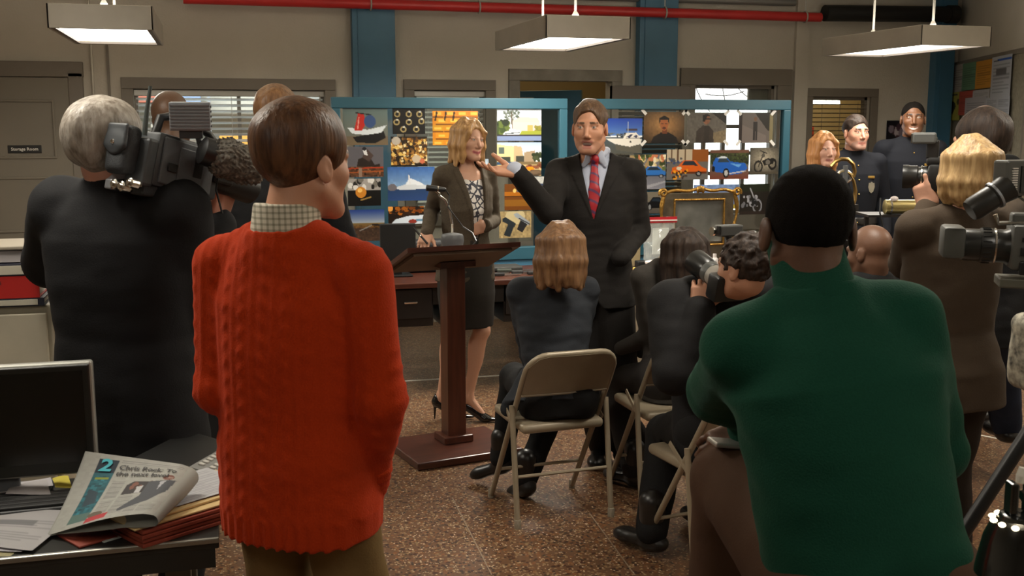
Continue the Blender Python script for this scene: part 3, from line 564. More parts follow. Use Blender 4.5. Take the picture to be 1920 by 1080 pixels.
def ph_chopper(c): c.a[:] = (.11, .09, .07); c.rect(0, 0, 1, .25, (.10, .12, .06)); c.ring(.6, .72, .14, .2, .15, (.5, .5, .52)); c.line(.35, .15, .6, .72, .02, (.6, .6, .62)); c.blobs(24, .1, .4, .6, .75, .05, [(.42, .42, .44), (.08, .08, .08), (.6, .6, .62)]); c.rect(0, .88, 1, 1, (.16, .12, .1))
def ph_light(c): c.a[:] = (.46, .56, .74); c.noise(.06, sz=4); c.rect(0, .8, 1, 1, (.72, .62, .2)); c.ell(.35, .6, .2, .2, (.36, .44, .64))
def ph_white(c): c.a[:] = (.66, .66, .64); c.rect(0, .7, 1, 1, (.2, .25, .35)); c.noise(.05, sz=3)
def ph_lake(c): c.grad(0, .5, (.55, .62, .68), (.85, .88, .9)); c.grad(.5, 1, (.45, .55, .7), (.75, .82, .88)); c.rect(0, .45, 1, .58, (.16, .18, .2)); c.noise(.06, sz=3)
# ------------------------------------------------------------------ people: skeleton, body, clothing
def ik(a, c, l1, l2, pole):
    v = c-a; d = np.linalg.norm(v); d2 = min(d, (l1+l2)*.999); u = v/d
    x = (l1*l1-l2*l2+d2*d2)/(2*d2); h = math.sqrt(max(l1*l1-x*x, 0)); pl = pole-u*(pole@u); pl = unit(pl) if np.linalg.norm(pl) > 1e-6 else V(0, 0, 0)
    return a+u*x+pl*h, a+u*d2
SKIN = dict(fair=(.56, .30, .205), tan=(.50, .25, .155), dark=(.13, .060, .032), deep=(.085, .038, .02), pink=(.58, .29, .21))
M_skin = mat('skin', rough=.48, vc=True, bump=.06, bscale=180)
class Person:
    def __init__(s, label, base, yaw, H=1.75, pelvis=None, lean=0, side=0, tyaw=0, fem=False, skin='fair', lift=0., head=None, hyaw=None, hpitch=0, hroll=0, hs=1., group=None, sw=None, shz=.50):
        k = s.k = H/1.75; s.fem = fem; s.label = label; s.group = group
        s.base = V(base[0], base[1], 0); s.org = s.base.copy(); s.fwd = face_dir(yaw); s.B = frame(s.fwd)
        s.pel = s.base+UPZ*((.92*k if pelvis is None else pelvis)+lift)
        B2 = frame(face_dir(yaw+tyaw)); l, sd = math.radians(lean), math.radians(side)
        Rx = np.array(Matrix.Rotation(-l, 3, 'X')); Ry = np.array(Matrix.Rotation(sd, 3, 'Y')); s.T = B2@Ry@Rx
        sw = sw or (.165 if fem else .182)
        s.sh = {1: s.tp(sw, -.005, shz), -1: s.tp(-sw, -.005, shz)}
        s.neck = s.tp(0, -.015, .56)
        s.hc = s.tp(0, .022+.05*math.sin(l), .708) if head is None else np.asarray(head, float)
        hp_ = math.radians(hpitch); hM = frame(face_dir(yaw+tyaw if hyaw is None else hyaw)); s.M = hM@np.array(Matrix.Rotation(math.radians(hroll), 3, 'Y'))@np.array(Matrix.Rotation(-hp_, 3, 'X'))
        s.hs = hs*k**.5*(.95 if fem else 1.0); s.skin = np.array(SKIN[skin]) if isinstance(skin, str) else np.array(skin)
        s.el, s.wr, s.hip, s.kn, s.an, s.fd = {}, {}, {}, {}, {}, {}
        for d in (1, -1):
            s.hip[d] = s.pel+s.T@V(.088*d*k, 0, 0)
            s.arm(d); s.leg(d)
        s.parts = []; s.paint = []
    def tp(s, x, y, z): return s.pel+s.T@(V(x, y, z)*s.k)
    def hp(s, x, y, z): return s.hc+s.M@(V(x, y, z)*s.hs)
    def lp(s, x, y, z): return s.base+s.B@V(x, y, z)
    def arm(s, d, wrist=None, pole=None, elbow=None):
        w = s.tp(.235*d, .06, -.0) if wrist is None else np.asarray(wrist, float); l1, l2 = .285*s.k, .255*s.k
        if elbow is not None:
            e = s.sh[d]+unit(np.asarray(elbow)-s.sh[d])*l1; s.el[d] = e; s.wr[d] = e+unit(w-e)*l2; return s
        pole = s.T@V(.6*d, -1, -.3) if pole is None else np.asarray(pole, float)
        s.el[d], s.wr[d] = ik(s.sh[d], w, l1, l2, pole); return s
    def leg(s, d, ankle=None, pole=None, toe=None, knee=None):
        a = s.lp(.10*d*s.k, -.01, .085*s.k) if ankle is None else np.asarray(ankle, float); pole = s.B@V(.12*d, 1, .2) if pole is None else np.asarray(pole, float)
        if knee is not None: s.kn[d] = s.hip[d]+unit(np.asarray(knee)-s.hip[d])*.43*s.k; s.an[d] = a
        else: s.kn[d], s.an[d] = ik(s.hip[d], a, .43*s.k, .425*s.k, pole)
        s.fd[d] = unit((s.B@V(.15*d, 1, 0)) if toe is None else np.asarray(toe, float)); return s
    # ---- head
    def head(s, h=.0045, male=True, mouth=None, lips=(.45, .17, .13), iris=(.10, .07, .05), brow=(.10, .06, .035), stubble=None, nose=1., jaw=1., detail=True, ear=0.):
        S = Sdf(); k = s.hs; M = s.M; hp = s.hp
        E = lambda c, r, kk=.015: S.u(ell(hp(*c), np.array(r)*k, M), kk*k)
        C = lambda a, b, ra, rb=None, kk=.012: S.u(cap(hp(*a), hp(*b), ra*k, (ra if rb is None else rb)*k), kk*k)
        E((0, -.014, .035), (.074, .094, .085)); E((0, .026, -.02), (.064, .07, .085), .03); E((0, .036, -.072), (.046*jaw, .05, .04), .03)
        for d in (1, -1):
            C((.054*d*jaw, -.002, -.052), (.022*d*jaw, .07, -.1), .016, .014, .025); E((.041*d, .060, -.022), (.021, .022, .02), .025)
        C((-.012*jaw, .076, -.1), (.012*jaw, .076, -.1), .017, kk=.02)
        if male: C((-.036, .081, .026), (.036, .081, .026), .011, kk=.014)
        if detail:
            for d in (1, -1): S.sub(ell(hp(.031*d, .104, .008), np.array((.019, .02, .0125))*k, M), .012*k)
            C((0, .09, .012), (0, .112*nose, -.03), .0075, .0105, .012)
            for d in (1, -1): C((.0, .102*nose, -.034), (.012*d, .098*nose, -.037), .008, .0075, .006)
            for d in (1, -1):
                E((.031*d, .0785, .0075), (.0135, .0125, .0125), .002); C((.014*d, .0865, .0195), (.047*d, .078, .019), .0055, kk=.006)
                C((.019*d, .0865, -.001), (.044*d, .080, -.0005), .0035, kk=.005)
                s.paint += [(ell(hp(.031*d, .0925, .0072), np.array((.0125, .007, .0048))*k, M), (.55, .5, .46)), (ell(hp(.031*d, .094, .0074), np.array((.0052, .008, .0050))*k, M), iris),
                            (cap(hp(.017*d, .094, .0275), hp(.046*d, .083, .0275), .0052*k), brow), (cap(hp(.019*d, .096, .0128), hp(.045*d, .084, .0115), .0018*k), (.08, .05, .035))]
            w = .023
            if mouth == 'open':
                C((-w, .084, -.058), (w, .084, -.058), .0075, kk=.006); C((-.017, .082, -.084), (.017, .082, -.084), .008, kk=.006); S.sub(ell(hp(0, .094, -.0705), np.array((.021, .02, .0085))*k, M), .003)
                s.paint += [(ell(hp(0, .085, -.0705), np.array((.021, .014, .0095))*k, M), (.16, .05, .04)), (rbox(hp(0, .08, -.0665), np.array((.018, .014, .0052))*k, M, .001), (.78, .74, .68)), (cap(hp(-.02, .094, -.0585), hp(.02, .094, -.0585), .006*k), lips), (cap(hp(-.015, .093, -.0845), hp(.015, .093, -.0845), .007*k), lips)]
            else:
                up = .006 if mouth in ('smile', 'grin') else 0; w = .027 if up else .022
                for a, b in (((-w, .08, -.065+up), (0, .09, -.064)), ((0, .09, -.064), (w, .08, -.065+up))): C(a, b, .0062, .0075, .006)
                for a, b in (((-w*.8, .08, -.073+up), (0, .088, -.0775)), ((0, .088, -.0775), (w*.8, .08, -.073+up))): C(a, b, .006, .0078, .006)
                for a, b in (((-w, .089, -.0695+up), (0, .1, -.071)), ((0, .1, -.071), (w, .089, -.0695+up))):
                    s.paint.append((cap(hp(*a), hp(*b), .0085*k), lips)); s.paint.append((cap(hp(*a), hp(*b), .0022*k), (.75, .7, .62) if mouth == 'grin' else np.array(lips)*.35))
                if mouth == 'grin': s.paint.append((ell(hp(0, .098, -.0695), np.array((.02, .014, .005))*k, M), (.8, .75, .68)))
        for d in (1, -1):
            a = np.array(Matrix.Rotation(math.radians(-14*d), 3, 'Z'))@np.array(Matrix.Rotation(math.radians(12), 3, 'X'))
            S.u(ell(hp((.077+ear)*d, -.008, -.008), np.array((.0085, .019, .032))*(k*(1+ear*12)), M@a), .005*k); S.sub(ell(hp((.089+ear)*d, -.002, -.005), np.array((.007, .009, .017))*k, M@a), .004*k)
        # neck and upper chest
        nr = (.05 if s.fem else .058)*s.k
        S.u(cap(hp(0, -.022, -.045), s.neck-s.T@V(0, 0, .02), nr*.97, nr*1.06), .02); S.u(ell(s.tp(0, -.0, .49), np.array((.12, .066, .06))*s.k, s.T), .05)
        s.neckr = nr; s._collect(S, h)
        if stubble is not None: s.paint.insert(0, (ell(hp(0, .05, -.085), np.array((.06, .065, .045))*k, M), stubble))
    def _collect(s, S, h): s.parts.append(S.mesh(h))
    # ---- hands
    def hand(s, d, dirv, palm, curl=(.35, .5, .4), spread=.12, thumb=(.55, .7, .35), tcurl=.3, h=.004, sc=1., curls=None):
        S = Sdf(); k = s.k*sc*(.9 if s.fem else 1.); w = s.wr[d]; f = unit(dirv); n = unit(np.asarray(palm)-f*(np.asarray(palm)@f)); lat = np.cross(f, n)*d
        S.u(cap(w-unit(w-s.el[d])*.05*-1*0-(unit(w-s.el[d]))*.07, w+f*.012*k, .028*k, .025*k), .01)
        S.u(rbox(w+f*.055*k, np.array((.04, .042, .0145))*k, np.stack([lat, f, n], 1), .013*k), .02)
        S.u(ell(w+f*.035*k+lat*.022*k+n*.010*k, np.array((.022, .032, .016))*k, np.stack([lat, f, n], 1)), .012)
        for i, (o, L, r) in enumerate([(.031, .074, .0088), (.0105, .082, .0092), (-.0105, .076, .0088), (-.031, .06, .0078)]):
            c = curl if curls is None else curls[i]
            p = w+f*(.09-.004*abs(i-1))*k+lat*o*k; A = 0.; sp = spread*(o/.03)
            for j, (fr, a) in enumerate(zip((.44, .31, .25), c)):
                A += a; dv = unit((f*math.cos(A)+n*math.sin(A))+lat*sp*math.cos(A)); q = p+dv*L*fr*k; S.u(cap(p, q, r*(1-.08*j)*k, r*(.93-.08*j)*k), .004 if j else .008); p = q
        p = w+f*.022*k+lat*.03*k+n*.006*k; A = 0.; t = unit(f*thumb[0]+lat*thumb[1]+n*thumb[2])
        for j, L in enumerate((.042, .034, .027)):
            q = p+t*L*k; S.u(cap(p, q, (.0125-.0015*j)*k, (.0115-.0015*j)*k), .008); p = q; t = unit(t+(f*.6-lat*.5+n*.25)*tcurl)
        s._collect(S, h)
    def bareleg(s, d, h=.007):
        S = Sdf(); k = s.k; S.u(cap(s.hip[d], s.kn[d], .075*k, .05*k)); S.u(cap(s.kn[d], s.an[d], .046*k, .031*k), .02)
        S.u(ell(s.kn[d]+(s.an[d]-s.kn[d])*.32-s.B@V(0, .018, 0), V(.045, .045, .11)*k), .03); S.u(ell(s.kn[d]+s.B@V(0, .02, 0), V(.038, .03, .045)*k), .015)
        t = s.an[d]+s.fd[d]*.1*k-UPZ*.128; S.u(cap(s.an[d]-UPZ*.01, t, .03*k, .021*k), .02); S.u(cap(s.an[d], s.an[d]-s.fd[d]*.03*k-UPZ*.045, .028*k, .026*k), .02); s._collect(S, h)
    def core(s, h=.014):
        S = Sdf(); k = s.k; S.u(loft(s.T, s.pel, np.array([(-.06, .14, .09, 0, 0), (.15, .125, .085, 0, 0), (.4, .145, .09, 0, 0), (.53, .09, .06, 0, 0)])*k))
        for d in (1, -1):
            S.u(cap(s.sh[d], s.el[d], .04*k, .034*k), .02); S.u(cap(s.el[d], s.wr[d], .034*k, .024*k), .01); S.u(cap(s.hip[d], s.kn[d], .062*k, .042*k), .02); S.u(cap(s.kn[d], s.an[d], .042*k, .03*k), .01)
        s._collect(S, h)
    def body(s, core=True):
        if core: s.core()
        vs, qs, n = [], [], 0
        for v, q in s.parts: vs.append(v); qs.append(q+n); n += len(v)
        vs, qs = np.concatenate(vs), np.concatenate(qs); col = np.tile(s.skin, (len(vs), 1)).astype(float)
        for pr, c in s.paint:
            ix = np.nonzero(((vs > pr.lo-.004) & (vs < pr.hi+.004)).all(1))[0]
            if not len(ix): continue
            d = pr.fn(vs[ix]); t = np.clip(.5-d/.0022, 0, 1)[:, None]; col[ix] = col[ix]*(1-t)+np.array(c)*t
        o = link('person', mesh_np('person', vs-s.org, qs, col), M_skin, None, s.org); tag(o, s.label, 'person', s.group); s.o = o; return o
    def add(s, name, S, h, m): return sdf_obj(name, S, h, m, s.o, s.org)
    # ---- clothing
    JM = [(-.15, .185, .135, 0, 0), (.02, .182, .13, 0, 0), (.15, .165, .118, 0, .0), (.30, .182, .128, 0, .005), (.42, .19, .12, 0, 0), (.49, .165, .098, 0, -.006), (.545, .10, .078, 0, -.012), (.585, .068, .068, 0, -.014)]
    JF = [(-.12, .185, .14, 0, -.005), (.0, .178, .13, 0, 0), (.14, .14, .105, 0, .0), (.30, .158, .125, 0, .01), (.42, .165, .11, 0, 0), (.49, .145, .088, 0, -.006), (.545, .09, .068, 0, -.012), (.58, .058, .058, 0, -.014)]
    def top(s, secs=None, arm=(.064, .054, .042), slv=(1., 1.), grow=0., n=2.35, kk=.03, wr=.0, wf=28., hemcut=True):
        S = Sdf(); k = s.k; secs = np.array(secs if secs is not None else (s.JF if s.fem else s.JM), float)*k
        secs[:, 1:3] += grow; s.secs = secs; S.u(loft(s.T, s.pel, secs, n), .01)
        if s.fem: arm = np.array(arm)*.86
        r0, r1, r2 = np.array(arm)*k+grow
        for d in (1, -1):
            S.u(cap(s.tp(.06*d, -.014, .545), s.sh[d]+s.T@V(-.01*d, 0, .006), .042*k+grow, r0*.86), .03)
            S.u(cap(s.sh[d], s.el[d], r0, r1), kk); e = s.el[d]+(s.wr[d]-s.el[d])*slv[0 if d == 1 else 1]; S.u(cap(s.el[d], e, r1*1.03, r2), .012)
        if wr:
            S.f(lambda p, d_: d_+wob(p, wr, wf, 1.+s.k)+wob(p*V(1, 1, 2.2), wr*.6, wf*1.9, 3.))
        return S
    def depth(s, z):
        "front depth of the garment at torso height z"
        q = s.secs; return np.interp(z*s.k, q[:, 0], q[:, 2]+q[:, 4])/s.k
    def vneck(s, S, apex, top_, lapel=True, lw=.075):
        "open front: V cut with lapels"
        k = s.k; a = s.tp(0, 0, apex); 
        def pr(extra):
            out = []
            for d in (1, -1):
                t = s.tp((top_+extra)*d, 0, .585); e = unit(t-a); nn = s.T@V(0, 1, 0); nrm = np.cross(e, nn); nrm = nrm if nrm@(s.T@V(d, 0, 0)) > 0 else -nrm; out.append((a, nrm))
            out.append((s.tp(0, .012, 0), s.T@V(0, -1, 0))); return out
        lo, hi = s.pel-.7, s.pel+.8
        if lapel:
            P2 = planes(pr(lw), lo, hi); S.f(lambda p, d_: np.where(P2.fn(p) < 0, d_-.006, d_))
        P1 = planes(pr(0), lo, hi); S.sub(P1, .003); return S
    def trousers(s, r=(.098, .072, .056), grow=0., seat=0., cuff=1., wr=.004, top_=.13, kk=.05):
        S = Sdf(); k = s.k; fem = s.fem
        S.u(loft(s.T, s.pel, np.array([(-.1, .16, .12, 0, -.01), (.0, .172, .125, 0, -.008), (top_, .145, .105, 0, 0)])*k+np.array([0, grow, grow, 0, 0]), 2.2), .01)
        if seat:
            for d in (1, -1): S.u(ell(s.hip[d]+s.T@V(0, -.05, -.01)*k, V(.1, .11, .1)*k), .05)
        for d in (1, -1):
            e = s.kn[d]+(s.an[d]-s.kn[d])*cuff; S.u(cap(s.hip[d]+s.T@V(0, -.005, -.01), s.kn[d], r[0]*k, r[1]*k), kk); S.u(cap(s.kn[d], e, r[1]*k, r[2]*k), .02)
        if wr: S.f(lambda p, d_: d_+wob(p, wr, 30, .4))
        return S
    def seatcut(s, S, c, rz):
        R3 = np.array(rotz(rz)); q = lambda x, y, z: np.asarray(c, float)+R3@V(x, y, z)
        S.sub(rbox(q(0, .02, .43), (.197, .205, .027), R3, .018), .003); A = lambda z: .22-.51*z/.775
        for d in (1, -1): S.sub(cap(q(.205*d, A(.2), .2), q(.205*d, A(.7), .7), .0165), .003)
        S.sub(rbox(q(0, A(.68)-.016, .68), (.205, .05, .11), R3, .02), .003); return S
    def shoes(s, m, name='shoe', sides=(1, -1), h=.006, heel=0., tall=0.):
        for d in sides:
            S = Sdf(); k = s.k; a = s.an[d]; f = s.fd[d]; b = a-UPZ*.045*k; u = unit(np.cross(np.cross(f, UPZ), f))
            if heel:
                hh = .075+heel; bl = a+f*.105*k-UPZ*(hh-.016); tip = a+f*.185*k-UPZ*(hh-.012); hl = a-f*.035*k-UPZ*.045*k
                S.u(cap(hl, bl, .029*k, .029*k), .01); S.u(cap(bl, tip, .029*k, .013*k, UPZ, .6), .015); S.u(cap(hl, a-f*.03*k-UPZ*.02, .029*k, .027*k), .01)
                S.sub(ell(a+f*.035*k-UPZ*.012*k, V(.052, .052, .042)*k), .012); S.sub(ell(a+UPZ*.03, V(.04, .04, .045)*k), .01); S.u(cap(a-f*.045*k-UPZ*.06*k, a-f*.048*k-UPZ*(hh-.004), .011*k, .005*k), .008); S.cut(a-UPZ*hh, -UPZ)
            else:
                S.u(cap(b-f*.035*k, b+f*.14*k-u*.005, .043*k, .038*k, u, .8), .01); S.u(cap(a, b, .045*k), .02); S.u(cap(b+f*.13*k-u*.006, b+f*.165*k-u*.01, .036*k, .03*k, u, .75), .02)
                if tall: S.u(cap(a, a+UPZ*tall, .05*k, .055*k), .02)
                S.cut(a-u*.083*k, -u)
            s.add(name, S, h, m)
    # ---- hair
    def hair_short(s, m, top_=.0, h=.006, wave=.0035, wf=70., line=0., back=0., part=0., grow=0., nape=-.05, side=0.):
        S = Sdf(); k = s.hs; M = s.M; hp = s.hp
        S.u(ell(hp(0, -.014-back*.5, .035+top_*.5), (V(.0805, .101, .092)+V(side, back*.5, top_*.5)+grow)*k, M))
        if part: S.u(cap(hp(-.03, .075, .095+part*.3), hp(.045, .045, .1+part*.5), .02*k, .026*k), .03)
        S.sub(ell(hp(0, .108, -.004+line), V(.0715, .068, .088)*k, M), .008); S.sub(ell(hp(0, .085, -.075), V(.09, .075, .06)*k, M), .01)
        S.cut(hp(0, -.02, nape), M@V(0, .3, -1))
        for d in (1, -1): S.sub(ell(hp(.082*d, .002, -.012), V(.018, .024, .036)*k, M), .006)
        S.f(lambda p, d_: d_+wob((p-s.hc)@M*V(1, .35, .5), wave, wf, 2.)); return s.add('hair', S, h, m)
    def hair_long(s, m, L=.25, n=11, vol=1., h=.006, wave=.004, flip=0., a0=-112, a1=112, part=.02, fringe=0., r=.030, wf=70, inn=0., back=0.):
        "locks falling from a parting round the sides and back; a0..a1 degrees about the back"
        S = Sdf(); k = s.hs; M = s.M; hp = s.hp
        S.u(ell(hp(0, -.016, .038), V(.082*vol, .102*vol, .092)*k, M)); S.sub(ell(hp(0, .110, -.006), V(.066, .068, .088)*k, M), .008); S.cut(hp(0, 0, -.03), V(0, 0, -1)@M.T*1.0)
        for i in range(n):
            t = math.radians(a0+(a1-a0)*i/(n-1)); sx, sy = math.sin(t), -math.cos(t); Li = L*(1-.10*abs(math.sin(t))*0)*(1+.06*math.sin(i*2.3))
            p0 = hp(.02*sx+part*(.5 if sx > 0 else -.2), .01*sy-.01, .118); p1 = hp(.072*vol*sx, .088*vol*sy-.012, .055); p2 = hp(.082*vol*sx, .098*vol*sy-.014, -.035)
            dn = V(0, 0, -1); out = M@V(sx, sy, 0); p3 = p2+dn*max(Li-.13, .02)*.6*k-out*.006+out*inn*-.0; p4 = p3+dn*max(Li-.13, .02)*.4*k+out*(flip+.008*math.sin(i*1.7))-out*inn
            if back: p3 = p3-M@V(0, back*.5, 0); p4 = p4-M@V(0, back, 0)
            for a, b, ra, rb in ((p0, p1, r*.75, r), (p1, p2, r, r), (p2, p3, r, r*.92), (p3, p4, r*.92, r*.6)): S.u(cap(a, b, ra*k*.8, rb*k*.8), .014)
        if fringe:
            for d, x in ((1, .05), (-1, -.05)): S.u(cap(hp(x*.3, .05, .115), hp(.062*d, .078, .05), .014*k, .014*k), .015); S.u(cap(hp(.062*d, .078, .05), hp(.074*d, .05, -.02), .014*k, .014*k), .01)
        S.f(lambda p, d_: d_+wob((p-s.hc)@M*V(1, 1, .12), wave, wf, 1.)+wob((p-s.hc)@M*V(1, 1, .2), wave*.5, wf*2.1, 4.)); return s.add('hair', S, h, m)
def hair_mat(name, c1, c2, rough=.42, st=(60, 60, 7)): return mat(name, c1, rough, var=1, vscale=1.2, stretch=st, col2=c2, bump=.35, bscale=2.2, spec=.35)
def cloth(name, col, rough=.85, var=.12, bump=.12, bscale=220, sheen=.0, vscale=14): return mat(name, col, rough, var=var, vscale=vscale, bump=bump, bscale=bscale, sheen=sheen, spec=.25)
# ------------------------------------------------------------------ the people
H_brown = hair_mat('hair_brown', (.085, .04, .018), (.03, .014, .007)); H_auburn = hair_mat('hair_auburn', (.15, .065, .026), (.05, .02, .009)); H_lightbrown = hair_mat('hair_light_brown', (.24, .125, .055), (.10, .045, .02))
H_blonde = hair_mat('hair_blonde', (.62, .42, .20), (.30, .17, .065)); H_gold = hair_mat('hair_honey_blonde', (.60, .36, .15), (.27, .13, .045)); H_grey = hair_mat('hair_grey', (.42, .38, .33), (.16, .13, .10), st=(50, 50, 16))
H_black = hair_mat('hair_black', (.022, .016, .013), (.006, .005, .004)); H_dkbrown = hair_mat('hair_dark_brown', (.045, .026, .017), (.012, .007, .005), .6); H_brown2 = hair_mat('hair_chestnut', (.15, .08, .038), (.05, .024, .012), st=(70, 70, 20)); H_buzz = mat('hair_buzz', (.007, .0055, .0045), .95, bump=.5, bscale=500, spec=.08)
H_orange = hair_mat('hair_strawberry', (.60, .30, .12), (.36, .15, .05))
F_blacksuit = cloth('black_suit', (.0085, .0085, .0095)); F_charcoal = cloth('charcoal_suit', (.017, .0145, .013)); F_navy = cloth('navy_uniform', (.0075, .0085, .013)); F_olive = cloth('olive_tweed', (.085, .066, .045), bscale=300, var=.25, vscale=120)
F_grblue = cloth('slate_jacket', (.026, .029, .035)); F_grey = cloth('dark_grey_shirt', (.05, .044, .038)); F_brownj = cloth('brown_blazer', (.062, .043, .028)); F_pant = cloth('black_trousers', (.008, .0075, .0075)); F_jeans = cloth('blue_jeans', (.018, .030, .062), var=.3)
F_khaki = cloth('khaki_trousers', (.20, .125, .045)); F_brownp = cloth('brown_trousers', (.07, .036, .020)); F_skirt = cloth('charcoal_skirt', (.026, .023, .020)); F_white = cloth('white_shirt', (.62, .62, .66), .7); F_pale = cloth('pale_blue_shirt', (.50, .54, .66), .7)
M_patent = mat('patent_leather', (.008, .007, .007), .12, coat=.6); M_leather = mat('black_leather', (.012, .010, .009), .35)
def sweater_mat(name, col, dark, cable=True):
    m = mat(name, col, .92, sheen=.35, spec=.15); nt = m.node_tree; b = nt.nodes['Principled BSDF']; N = nt.nodes.new; L = nt.links.new
    b.inputs['Sheen Tint'].default_value = (*[min(1, c*1.6+.1) for c in col], 1)
    tc = N('ShaderNodeTexCoord'); n = N('ShaderNodeTexNoise'); n.inputs['Scale'].default_value = 260; L(tc.outputs['Object'], n.inputs[0])
    mx = N('ShaderNodeMix'); mx.data_type = 'RGBA'; mx.inputs[6].default_value = (*col, 1); mx.inputs[7].default_value = (*dark, 1); L(n.outputs[0], mx.inputs[0]); L(mx.outputs[2], b.inputs['Base Color'])
    bp = N('ShaderNodeBump'); bp.inputs['Strength'].default_value = .35; bp.inputs['Distance'].default_value = .004; L(n.outputs[0], bp.inputs['Height'])
    if cable:
        w = N('ShaderNodeTexWave'); w.wave_type = 'BANDS'; w.bands_direction = 'X'; w.inputs['Scale'].default_value = 95; w.inputs['Distortion'].default_value = 1.2; w.inputs['Detail'].default_value = 1; L(tc.outputs['Object'], w.inputs[0])
        b2 = N('ShaderNodeBump'); b2.inputs['Strength'].default_value = .12; b2.inputs['Distance'].default_value = .004; L(w.outputs[0], b2.inputs['Height']); L(bp.outputs[0], b2.inputs['Normal']); L(b2.outputs[0], b.inputs['Normal'])
    else: L(bp.outputs[0], b.inputs['Normal'])
    return m
def collar(p, m, z0=.545, z1=.615, grow=.009, open_=0., name='collar', h=.005, tilt=.012):
    S = Sdf(); r = p.neckr/p.k+grow/p.k; S.u(loft(p.T, p.pel, np.array([(z0+.004, r*1.06, r*1.08, 0, -.016), (z0+.02, r*1.05, r*1.06, 0, -.016), (z1, r, r, 0, -.012+tilt*.3)])*p.k, 2), 0)
    S.cut(p.tp(0, 0, z1-.012), p.T@V(0, .28, 1))
    if open_: S.sub(planes([(p.tp(0, .02, z0-.05), p.T@V(d, 0, -open_)) for d in (1, -1)]+[(p.tp(0, .01, 0), p.T@V(0, -1, 0))], p.pel-.2, p.pel+1), .002)
    return p.add(name, S, h, m)
def flaps(p, m):
    S = Sdf(); r = p.neckr/p.k
    for d in (1, -1): S.u(cap(p.tp(.022*d, r+.006, .585), p.tp(.050*d, r+.012, .535), .018, .012, p.T@V(0, 1, 0), .25), .004); S.u(cap(p.tp(.055*d, r*.4, .60), p.tp(.03*d, r+.006, .575), .016, .016, p.T@V(.6*d, .8, 0), .3), .01)
    p.add('collar_flap', S, .004, m)
# 1 -- man in the orange cable-knit sweater, seen from behind
p = Person('person in an orange cable-knit sweater and khaki trousers seen from behind', P(545, 300, 2.42)[:2], 22, H=1.77, shz=.472, hyaw=40, hpitch=2, lean=-1, skin=(.52, .26, .16), head=P(571, 308, 2.42), hs=1.03)
p.arm(-1, wrist=p.tp(-.06, .24, .20), elbow=P(418, 768, 2.44)); p.arm(1, wrist=P(690, 925, 2.46), elbow=P(716, 800, 2.33))
p.head(stubble=None, brow=(.12, .06, .03)); p.body()
secs = [(-.138, .186, .15, .006, -.008), (-.085, .19, .152, .004, -.006), (.0, .186, .15, 0, 0), (.15, .178, .135, 0, .0), (.30, .186, .135, 0, 0), (.40, .188, .125, 0, 0), (.47, .155, .102, 0, -.006), (.53, .108, .09, 0, -.014), (.565, .084, .083, 0, -.014)]
S = p.top(secs, arm=(.068, .062, .047), n=2.4, kk=.014)
def knit(q, d_, p=p):
    x = (q-p.pel)@p.T; u = x[:, 0]; z = x[:, 2]
    c = .0036*np.clip(np.cos(u*114+.5*np.sin(z*150)), 0, 1)**1.5*(.55+.45*np.cos(z*150+np.round(u/.055)*2.))*(z > -.08*p.k)+.002*np.clip(np.cos(u*114+math.pi), 0, 1)**4*(z > -.08*p.k)
    rib = .0022*np.sin(u*230)*(z < -.075*p.k)
    return d_-c-rib+wob(q, .004, 16, 2)+wob(q*V(1, 1, 3), .004*np.clip((.2-np.abs(z-.05))*6, 0, 1), 14, 5)
S.f(knit); M_orange = sweater_mat('orange_wool', (.50, .046, .006), (.34, .024, .003)); p.add('sweater', S, .0055, M_orange)
S = Sdf(); 
for d in (1, -1): S.u(cap(p.wr[d]-unit(p.wr[d]-p.el[d])*.05, p.wr[d], .051, .048), 0)
S.f(lambda q, d_: d_-.0015*np.sin(q[:, 2]*300)); p.add('sweater_cuff', S, .006, M_orange)
def check_mat():
    m = mat('checked_cotton', (.6, .56, .46), .8); nt = m.node_tree; b = nt.nodes['Principled BSDF']; N = nt.nodes.new; L = nt.links.new; tc = N('ShaderNodeTexCoord'); prev = None
    sp = N('ShaderNodeSeparateXYZ'); L(tc.outputs['Object'], sp.inputs[0])
    for ax in (0, 2):
        a = N('ShaderNodeMath'); a.operation = 'MULTIPLY'; a.inputs[1].default_value = 2*math.pi/.0125; L(sp.outputs[ax], a.inputs[0]); s_ = N('ShaderNodeMath'); s_.operation = 'SINE'; L(a.outputs[0], s_.inputs[0]); g = N('ShaderNodeMath'); g.operation = 'GREATER_THAN'; g.inputs[1].default_value = .35; L(s_.outputs[0], g.inputs[0])
        mx = N('ShaderNodeMix'); mx.data_type = 'RGBA'; mx.blend_type = 'MULTIPLY'; mx.inputs[7].default_value = (.62, .62, .58, 1); L(g.outputs[0], mx.inputs[0])
        if prev: L(prev, mx.inputs[6])
        else: mx.inputs[6].default_value = (.62, .57, .46, 1)
        prev = mx.outputs[2]
    L(prev, b.inputs['Base Color']); return m
collar(p, check_mat(), .548, .622, .016)
p.hair_short(H_auburn, top_=.014, back=.014, nape=-.088, grow=.006, wave=.0055, wf=60, side=.003)
p.add('trousers', p.trousers(r=(.090, .082, .07), grow=-.018), .009, F_khaki); p.shoes(M_leather)
RED = p
